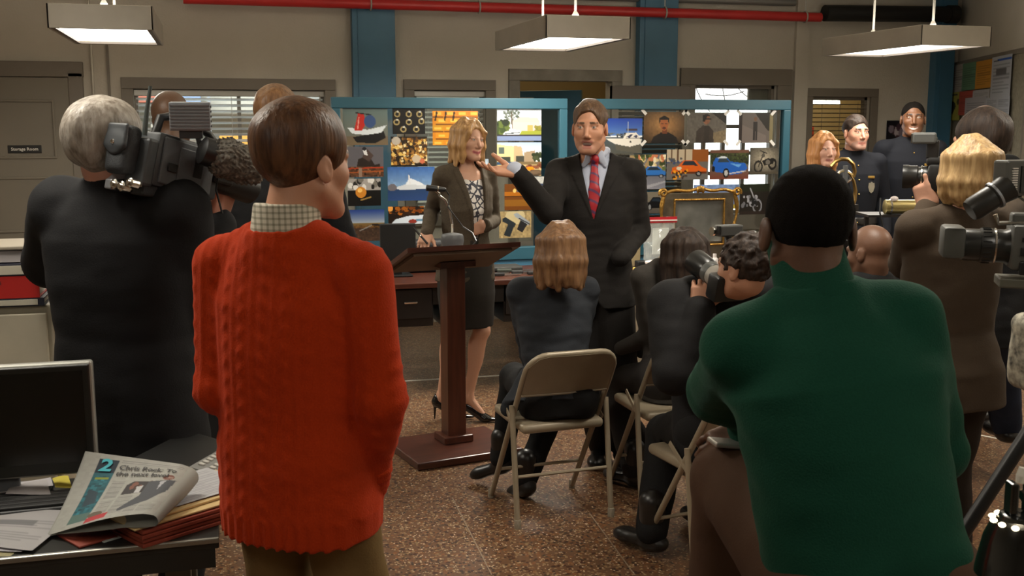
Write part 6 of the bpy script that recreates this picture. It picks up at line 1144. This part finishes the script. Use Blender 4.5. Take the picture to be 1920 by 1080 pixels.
# still camera with the long pale lens
o = P(1352, 526, 3.93); f = P(1297, 490, 4.12)-P(1350, 530, 3.93); t, M = gear('long_lens_camera', o, f, 'still camera with long lens hood and flash held by curly haired photographer', 'camera')
MB().lathe([(.036, 0), (.038, .03), (.040, .05), (.040, .06)], (0, 0, 0), M[:, 1], 24).build('lens_barrel', mat('lens_pale', (.36, .34, .30), .4), t, smooth=True); MB().lathe([(.041, .055), (.043, .06), (.043, .085), (.041, .09)], (0, 0, 0), M[:, 1], 24).build('focus_ring', mat('lens_grey', (.09, .095, .09), .4), t, smooth=True)
MB().lathe([(.041, .088), (.047, .1), (.050, .185), (.046, .187), (.040, .12)], (0, 0, 0), M[:, 1], 28).build('lens_hood', mat('hood_black', (.016, .016, .015), .28), t, smooth=True)
b = BX(MB(), M, (.0, -.045, -.005), (.14, .07, .10), .012); BX(b, M, (0, -.04, .055), (.06, .06, .04), .012); b.build('camera_body', M_blackp, t, ang=30)
fo = P(1366, 432, 3.95)-o; fm = frame(-RGT*.8-FWD*.35); b = MB().tube([L(M, 0, -.04, .07), fo-UPZ*.02], .014, 8).box(fo, (.05, .10, .042), Matrix(fm.tolist()), bev=.006); b.build('flash_head', mat('flash_grey', (.10, .10, .095), .3, metal=.3), t); MB().lathe([(.012, 0), (.017, .004), (.017, .012)], fo+fm@V(.02, .05, -.004), fm[:, 1], 18).build('flash_ring', M_chrome, t); MB().box(fo+fm@V(-.012, .052, .004), (.022, .006, .032), Matrix(fm.tolist()), bev=.002).build('flash_window', M_blackp, t)
# the blonde photographer's camera
o = P(1746, 328, 4.0); t, M = gear('flash_camera', o, -RGT*.93+FWD*.36, 'black still camera with zoom lens and tilted flash held by the bobbed photographer', 'camera')
b = BX(MB(), M, (0, -.02, -.01), (.14, .065, .10), .012); BX(b, M, (0, -.01, .05), (.07, .06, .035), .012); b.build('camera_body', M_blackp, t, ang=30)
MB().lathe([(.036, 0), (.04, .01), (.04, .03), (.037, .034), (.037, .045), (.042, .05), (.042, .075), (.044, .08), (.044, .10), (.038, .10), (.035, .09)], (0, 0, -.008), M[:, 1], 28).build('zoom_lens', mat('lens_black', (.02, .02, .019), .3), t, smooth=True)
for y in (.032, .078): MB().lathe([(.0425, 0), (.0425, .004)], L(M, 0, y, -.008), M[:, 1], 28).build('lens_band', M_chrome if y < .05 else mat('lens_gold', (.5, .38, .12), .3, metal=1), t, smooth=True)
BX(MB(), M, (.0, .0, .095), (.055, .045, .07), .006).build('flash_stalk', M_blackp, t); fh = P(1733, 259, 4.0)-o; BX(MB().box(fh, (.05, .085, .042), Matrix(M.tolist()), bev=.008), M, (.0, .0, .13), (.03, .03, .02), .003).build('flash_head', mat('flash_dark', (.13, .135, .13), .4), t); MB().box(fh+M[:, 1]*.044, (.046, .004, .036), Matrix(M.tolist())).build('flash_window', M_chrome, t)
# broadcast camera on a tripod at the frame edge
o = P(1930, 462, 2.72); t, M = gear('broadcast_camera', o, -RGT*.96+FWD*.28+UPZ*.015, 'grey broadcast camera with matte hood and angled viewfinder on a tripod', 'camera')
M_bc = mat('broadcast_grey', (.085, .083, .072), .45)
BX(MB(), M, (0, .185, .005), (.105, .055, .082), .01).build('matte_hood', mat('hood_grey', (.075, .075, .065), .5), t, ang=30)
MB().lathe([(.04, .16), (.042, .15), (.042, .12), (.045, .118), (.045, .09), (.043, .085), (.043, .06), (.048, .05), (.048, .03)], (0, 0, -.002), M[:, 1], 30).build('lens', mat('lens_black2', (.022, .022, .02), .3), t, smooth=True)
for k in range(20): a = 2*math.pi*k/20; MB().box(L(M, .0455*math.cos(a), .104, -.002+.0455*math.sin(a)), (.003, .02, .003), Matrix(M.tolist())).build('grip_rib', M_blackp, t)
MB().lathe([(.046, 0), (.046, .004)], L(M, 0, .082, -.002), M[:, 1], 28).build('lens_band', M_chrome, t)
b = BX(MB(), M, (0, -.07, .0), (.12, .24, .115), .01); b.build('body', M_bc, t, ang=30); BX(MB(), M, (-.0, -.0, .07), (.05, .10, .03), .006).build('top_block', M_bc, t)
for k in range(4): BX(MB(), M, (-.062, .02-.035*k, .022), (.004, .016, .012), .001).build('button', M_blackp, t)
BX(MB(), M, (-.063, -.05, -.008), (.006, .16, .022), .002).build('side_slot', M_blackp, t); BX(MB(), M, (-.06, -.04, -.05), (.012, .14, .035), .004).build('knob_panel', M_blackp, t)
for k in range(6): MB().lathe([(.006, 0), (.005, .008)], L(M, -.067, .01-.02*k, -.045-.01*(k % 2)), -M[:, 0], 8).build('knob', M_chrome, t)
BX(MB(), M, (0, -.03, -.092), (.10, .20, .025), .004).build('tripod_plate', mat('plate_olive', (.10, .095, .07), .5), t)
MB().tube([L(M, -.02, .09, .08), L(M, -.02, .08, .058), L(M, -.02, -.02, .065)], .006, 8).build('rail', M_chrome, t)
va, vb = P(1818, 396, 2.66)-o, P(1888, 352, 2.66)-o; ax = unit(vb-va); Lv = np.linalg.norm(vb-va)
MB().lathe([(.026, 0), (.030, .012), (.030, Lv*.62), (.034, Lv*.64), (.034, Lv*.7), (.03, Lv*.72), (.036, Lv*1.05)], va, ax, 24).build('viewfinder_tube', mat('vf_black', (.024, .023, .02), .35), t, smooth=True); MB().lathe([(.0355, 0), (.0355, .006)], va+ax*Lv*.66, ax, 24).build('viewfinder_band', M_silver, t)
mo_ = P(1915, 333, 2.68)-o; mm = frame(FWD*.95-RGT*.3); MB().box(mo_, (.135, .05, .088), Matrix(mm.tolist()), bev=.006).build('monitor_box', mat('monitor_frame', (.10, .10, .09), .4), t); MB().box(mo_+mm@V(.018, -.027, -.003), (.088, .004, .066), Matrix(mm.tolist())).build('monitor_screen', mat('screen_dark', (.03, .032, .028), .2), t)
for k in range(10): MB().box(mo_+mm@V(-.045, -.027, -.028+.0058*k), (.016, .004, .003), Matrix(mm.tolist())).build('level_bar', M_white, t)
MB().tube([mo_-UPZ*.04, L(M, 0, -.03, .09)], .012, 8).tube([mo_-UPZ*.03-M[:, 1]*.05, L(M, .02, -.08, .06)], .009, 8).build('arm', M_chrome, t)
o3 = o-M[:, 1]*.17; o3[2] = 0; tr = thing('tripod', o3, 'black camera tripod standing at the frame edge', 'tripod'); h0 = o[2]-.112
MB().lathe([(.04, h0-.13), (.055, h0-.11), (.055, h0-.03), (.04, h0-.015), (.04, h0)], n=20).build('fluid_head', M_blackp, tr, smooth=True); MB().lathe([(.03, h0-.45), (.03, h0-.13)], n=14).build('center_column', M_greyp, tr)
foot = P(1800, 960, 2.95); foot = PZ(1770, 1030, 0); lg = [(foot-o3)[:2], None, None]; r0 = np.linalg.norm(lg[0]); a0 = math.atan2(-RGT[1], -RGT[0])+.05
for k in range(3):
    a = a0+2*math.pi*k/3; e = V(.69*math.cos(a), .69*math.sin(a), .02); top_ = V(.04*math.cos(a), .04*math.sin(a), h0-.16); md = top_*.45+e*.55
    lg_ = MB().tube([top_, md], .019, 10).tube([md, e], .013, 10).build('leg', M_blackp, tr, smooth=True); MB().tube([md-(e-md)*.04, md+(e-md)*.04], .024, 10).build('leg_lock', M_chrome, lg_); MB().lathe([(.022, 0), (.022, .03), (.014, .04)], V(e[0], e[1], 0), n=10).build('foot', M_rub, lg_)
MB().tube([V(0, 0, h0-.06), V(0, 0, h0-.1)+RGT*.1-FWD*.02, V(0, 0, h0-.2)+RGT*.40-FWD*.06], .011, 8).build('pan_handle', M_blackp, tr)
# phone in the kneeling-leaning hand
t, M = gear('mobile_phone', P(1376, 832, 2.38), RGT*.96-UPZ*.14+FWD*.2, 'silver mobile phone in the hand resting on the raised knee', 'phone'); MB().box((0, 0, 0), (.058, .112, .011), Matrix(M.tolist()), bev=.004).build('case', mat('phone_silver', (.42, .40, .36), .3, metal=.6), t); MB().box(L(M, -.03, .02, 0), (.003, .03, .004), Matrix(M.tolist())).build('port', M_blackp, t)
# ------------------------------------------------------------------ the desk in front and what is on it
M_desk = mat('dark_steel_desk', (.030, .029, .025), .38, metal=.2, var=.2, vscale=5); M_edge = mat('steel_edge', (.33, .32, .28), .33, metal=.8); M_deskleg = mat('desk_leg', (.10, .085, .06), .5)
dx0, dx1, dy0, dy1, dz = -1.7, -.03, 2.55, 3.11, .75
t = thing('desk', ((dx0+dx1)/2, (dy0+dy1)/2, 0), 'dark steel office desk with bright metal edge, littered with papers', 'desk'); hw, hd = (dx1-dx0)/2, (dy1-dy0)/2
MB().box((0, 0, dz-.015), (2*hw, 2*hd, .03), bev=.004).build('desktop', M_desk, t); MB().box((0, -hd-.004, dz-.006), (2*hw, .01, .014), bev=.003).build('edge_trim', M_edge, t); MB().box((0, -hd+.012, dz-.052), (2*hw-.02, .02, .05)).build('apron', M_desk, t)
for sx in (-1, 1):
    for sy in (-1, 1): MB().box((sx*(hw-.10), sy*(hd-.07), (dz-.03)/2), (.06, .05, dz-.03), bev=.004).build('leg', M_deskleg, t)
# computer monitor
mr = PY(179, 780, 2.95); mtop = PY(179, 676, 2.95)[2]; mbot = PY(179, 886, 2.95)[2]; W_ = .50; o = V(mr[0]-W_/2, 2.95, dz)
t = thing('computer_monitor', o, 'black screened computer monitor with thin silver rim on the front desk', 'monitor'); h_ = mtop-mbot
MB().box((0, .012, (mtop+mbot)/2-dz), (W_, .03, h_), bev=.008, seg=3).build('shell', mat('silver_rim', (.42, .42, .38), .35, metal=.5), t); MB().box((0, -.006, (mtop+mbot)/2-dz), (W_-.016, .008, h_-.014), bev=.003).build('bezel', mat('bezel_black', (.018, .018, .014), .35), t); MB().box((0, -.0105, (mtop+mbot)/2-dz+.008), (W_-.05, .002, h_-.06)).build('screen', mat('screen_off', (.010, .010, .008), .2), t)
MB().box((0, .03, .10), (.10, .02, .2), bev=.005).build('neck', M_greyp, t); MB().box((.0, .03, .008), (.24, .18, .016), bev=.006).build('foot', M_greyp, t)
# file cabinet and binders behind
cy = 3.74; cr_ = PY(98, 600, cy)[0]; cz = PY(50, 573, cy)[2]; t = thing('file_cabinet', (cr_-.24, cy+.32, 0), 'cream metal file cabinet beside the grey haired camera operator', 'cabinet'); M_cream = mat('cream_metal', (.50, .45, .34), .5, var=.12, vscale=9)
MB().box((0, 0, cz/2), (.48, .64, cz), bev=.004).build('body', M_cream, t)
for k in range(3): d_ = MB().box((0, -.327, cz-.20-.37*k), (.45, .016, .35), bev=.004).build('drawer', M_cream, t); MB().box((.0, -.345, cz-.09-.37*k), (.10, .012, .03), bev=.004).build('label_holder', M_chrome, d_); MB().tube([(-.05, -.338, cz-.20-.37*k), (-.05, -.37, cz-.20-.37*k), (.05, -.37, cz-.20-.37*k), (.05, -.338, cz-.20-.37*k)], .007, 8).build('handle', M_chrome, d_)
zz = cz; M_ink = mat('ink', (.03, .03, .035), .7); M_redb = mat('red_binder', (.46, .02, .016), .4)
def zc_(y): return PY(50, y, cy)[2]
for i, (y0, col, lb, txt, sz, rx) in enumerate([(559, (.52, .48, .38), 'thin white spined binder at the bottom of the stack', 'Special Choice', .011, .012), (517, None, 'red binder with handwritten spine in the stack', 'FOIST LOCK 85\n   9561-1\n   95757', .014, .0), (495, (.54, .50, .40), 'cream binder with printed spine above the red binder', "nal's excellency", .012, .0)]):
    z1 = zc_(y0)+.003; h_ = z1-zz; o = V(cr_-.03-.15+.012*(i == 0), cy-.012+.13, zz); b_ = thing('ring_binder', o, lb, 'binder', 'binders on the file cabinet'); m_ = M_redb if col is None else mat('binder_spine_%d' % i, col, .5)
    MB().box((0, 0, .002), (.30, .27, .004)).box((0, 0, h_-.003), (.30, .27, .004)).box((-.0, -.133, h_/2), (.30, .006, h_-.002)).build('cover', m_ if i == 1 else mat('binder_dark', (.02, .02, .035), .5), b_); MB().box((0, .0, h_/2), (.29, .25, h_-.010)).build('pages', MATS['paper_white'], b_)
    if i != 1: MB().box((-.012, -.1375, h_/2), (.285, .003, h_-.010)).build('spine_label', m_, b_)
    text('lettering', txt, sz, M_ink, b_, (-.01 if i else -.05, -.1395 if i != 1 else -.1368, h_/2), (math.pi/2, 0, 0), align='CENTER')
    if i == 2: MB().prism([(-.02, 0), (0, -.009), (.012, 0), (0, .009)], .001, (.12, -.139, h_/2), (1, 0, 0), (0, 0, 1)).build('emblem', M_greyp, b_)
    zz = z1
z1 = zc_(470); tag(MB().box((0, 0, (z1-zz)/2), (.30, .24, z1-zz-.002), bev=.002).build('paper_stack', mat('paper_lilac', (.52, .48, .47), .8, var=.15, vscale=3, stretch=(1, 1, 90))), 'stack of loose pale papers on top of the binders', 'papers').location = (cr_-.19, cy+.13, zz+.001)
tag(MB().box((0, 0, .008), (.32, .26, .014), bev=.004).build('letter_tray', mat('tray_beige', (.30, .26, .2), .5)), 'shallow beige tray on top of the paper stack', 'tray').location = (cr_-.19, cy+.13, z1+.001)
tag(MB().box((0, 0, .03), (.10, .10, .06), bev=.012).build('pink_folder', mat('pink_card', (.5, .25, .25), .6)), 'pink and white papers beside the red binder', 'papers').location = (cr_-.045+.03, cy+.30, cz)
# newspaper, folded with its lower edge curling under
TL, TR, BL, BR = P(160, 846, 2.60), P(354, 872, 2.58), P(88, 1004, 2.44), P(284, 962, 2.38)
nrm = unit(np.cross(TR-TL, TL-BL)); nrm = nrm if nrm[2] > 0 else -nrm
def top_surf(u, v):
    u = np.asarray(u, float)[:, None]; v = np.asarray(v, float)[:, None]; p = (TL*(1-u)+TR*u)*(1-v)+(BL*(1-u)+BR*u)*v
    return p+nrm*(.020*np.sin(np.pi*u**1.3)*v**2-.012*np.sin(np.pi*v)*(1-u)) - np.outer(np.clip((u[:, 0]-.9)/.1, 0, 1)**2*.012, nrm)
cv = Canvas(120, 150, (.66, .66, .63)); cv.noise(.015, sz=5)
cv.poly([(.165, .07), (.36, .07), (.36, .93), (.165, .93)], (.13, .38, .42)); cv.rect(.165, .07, .36, .24, (.08, .16, .22)); cv.noise(.12, .28, .9, .165, .36, sz=4); cv.rect(.2, .3, .33, .33, (.55, .6, .2)); cv.poly([(.19, .45), (.3, .5), (.33, .66), (.22, .7)], (.18, .26, .3)); cv.rect(.165, .8, .36, .93, (.34, .45, .42))
cv.rect(.38, .06, .97, .068, (.45, .45, .45)); cv.rect(.38, .09, .97, .096, (.5, .5, .5))
for (x0, x1, y0, y1) in [(.39, .52, .36, .62), (.39, .52, .66, .9), (.54, .68, .6, .9), (.70, .80, .72, .9), (.82, .96, .80, .92)]:
    for y in np.arange(y0, y1, .022): cv.rect(x0, y, x1, y+.010, (.46, .46, .45), .7)
cv.poly([(.55, .42), (.6, .36), (.82, .36), (.84, .55), (.55, .58)], (.22, .2, .2)); cv.blobs(9, .57, .38, .82, .46, .03, [(.5, .32, .26), (.3, .2, .16)]); cv.poly([(.66, .45), (.72, .43), (.72, .56), (.67, .56)], (.75, .75, .75)); cv.poly([(.74, .36), (.98, .32), (.96, .55), (.86, .72), (.64, .88), (.62, .84), (.74, .62)], (.30, .31, .33)); cv.poly([(.85, .36), (.9, .34), (.87, .52)], (.72, .72, .74)); cv.ell(.90, .28, .05, .05, (.48, .30, .25)); cv.rect(.88, .27, .94, .3, (.62, .5, .45))
cv.ell(.42, .86, .07, .05, (.40, .36, .30)); cv.poly([(.36, .9), (.55, .86), (.55, .95), (.36, .98)], (.72, .22, .24)); cv.rect(0, 0, .02, 1, (.6, .6, .57))
org = (BL+BR)/2; org[2] = dz; nw = sheet('newspaper', cv, top_surf, M_paper, None, org); tag(nw, 'folded newspaper with teal side band lying across the desk papers', 'newspaper')
def under(u, v):
    p = top_surf(u, v); u = np.asarray(u); v = np.asarray(v); base = p-nrm*0; zfl = dz+.050+.03*(1-v); base[:, 2] = np.minimum(base[:, 2]-.004, zfl*(1)+.0*u); q = base.copy(); q[:, 2] = base[:, 2]*(1-v)+np.minimum(base[:, 2], dz+.008+.055*u)*v; q[:, 2] = np.maximum(q[:, 2], dz+.003); return q
sheet('lower_fold', Canvas(24, 30, (.56, .55, .51)), under, M_paper, nw, org)
def curl(u, v):
    a = top_surf(np.full_like(u, 1.), v); b = under(np.full_like(u, 1.), v); th = u*math.pi; mid = (a+b)/2; r = np.linalg.norm(a-b, axis=1)/2; ud = unit((TR-TL)); return mid+(a-mid)*np.cos(th)[:, None]+ud*(np.sin(th)*r*.9)[:, None]
sheet('rolled_edge', Canvas(10, 30, (.60, .60, .57)), curl, M_paper, nw, org)
def on_news(body, size, u0, v0, m, name='headline', sx=1., bold=.0):
    c = bpy.data.curves.new('t', 'FONT'); c.body = body; c.size = 1; c.offset = bold; c.resolution_u = 2; tmp = bpy.data.objects.new('tmp', c); COL.objects.link(tmp); me = bpy.data.meshes.new_from_object(tmp.evaluated_get(bpy.context.evaluated_depsgraph_get())); bpy.data.objects.remove(tmp)
    uu = np.array([u0+v.co.x*size*sx for v in me.vertices]); vv = np.array([v0-v.co.y*size for v in me.vertices]); p = top_surf(uu, vv)+nrm*.0025-org
    for v, q in zip(me.vertices, p): v.co = q
    me.materials.append(m); link(name, me, None, nw)
M_inkn = mat('news_ink', (.045, .043, .042), .7); on_news('Chris Rock: To', .088, .385, .185, M_inkn, bold=.02, sx=1.02); on_news('the next level', .088, .385, .275, M_inkn, bold=.02, sx=1.05); on_news('2', .215, .195, .215, mat('news_teal', (.05, .42, .5), .7), 'numeral', sx=1.15, bold=.03)
# red accordion files, manila folders, papers
A0, A1, A2 = PZ(268, 1030, dz), PZ(412, 985, dz), PZ(188, 1004, dz); fx = unit(V(A1[0]-A0[0], A1[1]-A0[1], 0)); fyv = V(-fx[1], fx[0], 0); o = V(A0[0], A0[1], dz)
def slab(name, m, a, b, z0, z1, lb, cat, grp=None, rz=0.):
    "rectangle a=(x0, x1) along fx, b=(y0, y1) along fy"
    u_, v_ = fx*math.cos(rz)+fyv*math.sin(rz), fyv*math.cos(rz)-fx*math.sin(rz); M3 = Matrix(np.stack([u_, v_, UPZ], 1).tolist()); c = o+u_*(a[0]+a[1])/2+v_*(b[0]+b[1])/2; ob = MB().box((0, 0, (z0+z1)/2-z0), (a[1]-a[0], b[1]-b[0], z1-z0), M3, bev=.0012).build(name, m, None); ob.location = (c[0], c[1], z0); return tag(ob, lb, cat, grp)
M_rust = mat('rust_red_file', (.27, .045, .022), .6, var=.2, vscale=30); M_manila = mat('manila_card', (.50, .36, .16), .65)
for k in range(4): slab('accordion_file', M_rust, (.0+.003*(k % 2), .35), (.0+.004*(k % 2), .20), dz+.001+.0105*k, dz+.0095+.0105*k, ['bottom rust red file of the stack on the desk', 'second rust red file from the bottom of the stack', 'third rust red file from the bottom of the stack', 'topmost rust red file under the manila folders'][k], 'folder', 'rust red files', rz=0)
slab('manila_folder', M_manila, (-.012, .34), (.012, .21), dz+.0435, dz+.048, 'manila folder lying directly on the rust red files', 'folder', 'manila folders'); slab('manila_folder', M_manila, (.05, .36), (.03, .225), dz+.049, dz+.055, 'upper manila folder with papers on it', 'folder', 'manila folders', rz=.05)
cvp = Canvas(40, 50, (.70, .70, .71)); lines(cvp, 16, .08, .92, .1, .95, (.52, .52, .54)); po = o+fx*.07+fyv*.255+UPZ*(dz*0+.0575); tag(sheet('printed_page', cvp, flat(po, fx*.26+V(0, 0, .004), -fyv*.20+fx*.02), M_paper, None, po), 'printed white page on the manila folders', 'paper')
slab('card_tab', mat('tab_white', (.5, .52, .5), .6), (-.045, .0), (.10, .17), dz+.001, dz+.0035, 'small pale tag sticking out from the red files', 'tag'); slab('red_flap', M_rust, (-.10, -.005), (.11, .24), dz+.0012, dz+.006, 'rust red flap folded out beside the stack', 'folder')
# loose papers, keyboard, sticky note
def page(p4, col, lb, kind=0, z=.0, cat='paper', nm='loose_page'):
    q = [PZ(x, y, dz+z) for x, y in p4]; cv = Canvas(36, 36, col); 
    if kind == 1: lines(cv, 9, .1, .9, .3, .85, (.45, .45, .45)); cv.rect(.08, .3, .6, .45, (.35, .35, .36), .7)
    if kind == 2: lines(cv, 12, .1, .9, .1, .9, (.5, .5, .5))
    og = sum(q)/4
    tag(sheet(nm, cv, lambda u, v: (q[0][None]*(1-u[:, None])+q[1][None]*u[:, None])*(1-v[:, None])+(q[3][None]*(1-u[:, None])+q[2][None]*u[:, None])*v[:, None]+np.outer(.003*np.sin(3*u+2*v), UPZ), M_paper, None, og), lb, cat, None if cat == 'note' else 'loose papers on the desk')
page([(-60, 1000), (60, 1008), (20, 1040), (-60, 1046)], (.58, .55, .40), 'pale yellow pad corner at the desk edge', 0, .004)
page([(10, 958), (150, 958), (60, 1030), (-60, 1020)], (.62, .61, .61), 'printed sheet beside the newspaper on the desk edge', 1, .012)
page([(-40, 1005), (100, 1000), (40, 1032), (-80, 1030)], (.68, .67, .69), 'lilac white sheet lying half under the newspaper', 0, .008)
page([(-30, 930), (30, 905), (95, 893), (100, 912)], (.66, .64, .65), 'curled white paper behind the keyboard', 0, .02); page([(20, 912), (88, 900), (95, 925), (10, 928)], (.62, .6, .6), 'white envelope behind the keyboard', 0, .03)
page([(98, 897), (128, 892), (135, 912), (104, 916)], (.72, .66, .22), 'yellow note on the desk by the newspaper', 0, .033, 'note', 'sticky_note')
ko = PZ(36, 956, dz); kb = thing('keyboard', ko, 'black computer keyboard under the loose papers', 'keyboard', rz=.03); MB().box((-.06, 0, .010), (.40, .13, .018), bev=.005).build('case', M_blackp, kb)
for r_ in range(4): k0 = MB().box((0, 0, 0), (.36, .022, .007), bev=.002); o_ = k0.build('key_row', mat('key_black', (.03, .03, .03), .5), kb); o_.location = (-.06, -.042+.028*r_, .0225)
# desk phone with button strip
pa, pb = PZ(300, 886, dz+.05), PZ(408, 826, dz+.05); px_ = unit(V(pb[0]-pa[0], pb[1]-pa[1], 0)); ang = math.atan2(px_[1], px_[0]); po = (pa+pb)/2; po[2] = dz; ph = thing('desk_phone', po+V(.03, -.05, 0), 'black desk phone with a grey strip of pale buttons', 'phone', rz=ang)
MB().prism([(-.11, 0), (.13, 0), (.13, .085), (-.11, .035)], .30, (-.15, 0, 0), (0, 1, 0), (0, 0, 1)).build('base', M_blackp, ph); tl_ = math.atan2(.05, .24); MT = Matrix.Rotation(tl_, 3, 'X')
MB().box((.0, -.055, .052), (.30, .075, .006), MT, bev=.002).build('button_panel', mat('panel_grey', (.20, .20, .19), .45), ph)
for i in range(9):
    for j in range(2): MB().box((-.06+.022*i, -.072+.034*j, .0535+.034*j*math.tan(tl_)), (.013, .017, .006), MT, bev=.002).build('button', mat('button_pale', (.46, .45, .41), .5), ph)
MB().box((-.12, -.055, .056), (.04, .05, .004), MT).build('display', mat('display_dark', (.03, .035, .03), .2), ph); MB().tube([(-.12, -.135, .03), (-.1, -.14, .04), (.1, -.14, .04), (.13, -.135, .03)], .013, 8).build('handset', M_greyp, ph, smooth=True)
# reading lamp with glowing vents at the lower corner
lo2 = P(1908, 1020, 1.72); lp_ = thing('reading_lamp', V(lo2[0], lo2[1], 0)+RGT*.25, 'glossy black reading lamp shade with glowing vent holes', 'lamp'); lb_ = V(lo2[0], lo2[1], lo2[2])-np.array(lp_.location)
M_gloss = mat('gloss_black', (.008, .008, .007), .15, coat=.5); MB().lathe([(.066, -.055), (.064, -.04), (.055, .01), (.044, .038), (.043, .04), (.0425, .04), (.054, .008), (.062, -.04), (.064, -.054)], lb_, n=32).build('shade', M_gloss, lp_, smooth=True)
MB().lathe([(.030, .043), (.034, .046), (.032, .052), (.026, .055)], lb_, n=24).build('collar', M_gloss, lp_, smooth=True)
M_vent = mat('vent_glow', (1, .8, .5), .5, emit=(1, .82, .5), estr=9)
for k in range(12): a = 2*math.pi*k/12+.2; MB().ball(lb_+V(.0425*math.cos(a), .0425*math.sin(a), .0415), (.006, .006, .004), 8).build('vent_hole', M_vent, lp_, smooth=True)
for x in (-.016, .014): MB().box(lb_+RGT*x+UPZ*.082, (.014, .03, .055), Matrix(np.stack([RGT, FWD, UPZ], 1).tolist()), bev=.004).build('fork', M_gloss, lp_)
MB().lathe([(.007, 0), (.009, .012), (.007, .026)], lb_+UPZ*.108-RGT*.004, unit(V(.2, 0, 1)), 12).build('switch_tip', mat('tip_white', (.6, .58, .5), .4), lp_)
MB().tube([lb_+UPZ*.085, lb_+UPZ*.10+RGT*.12, V(0, 0, 1.0), V(0, 0, .03)], .010, 8).build('arm', M_gloss, lp_); MB().lathe([(.13, 0), (.13, .02), (.03, .035)], n=24).build('base', M_gloss, lp_)
MB().ball(lb_-UPZ*.02, .02).build('bulb', mat('bulb_glow', (1, .9, .7), .5, emit=(1, .85, .6), estr=14), lp_)
# spotted cream tote on the tripod
to = P(1935, 660, 2.95); S_ = Sdf(); S_.u(rbox((0, 0, 0), (.05, .055, .11), None, .035)); S_.f(lambda p, d: d+wob(p, .006, 40)); tt = sdf_obj('tote_bag', S_, .007, mat('spotted_cloth', (.50, .46, .36), .8, var=.9, vscale=45)); tt.location = to; tag(tt, 'cream spotted bag hanging at the frame edge beside the tripod', 'bag'); MB().tube([(-.03, 0, .1), (-.02, 0, .22), (.02, 0, .22), (.03, 0, .1)], .006, 6).build('strap', M_blackp, tt)
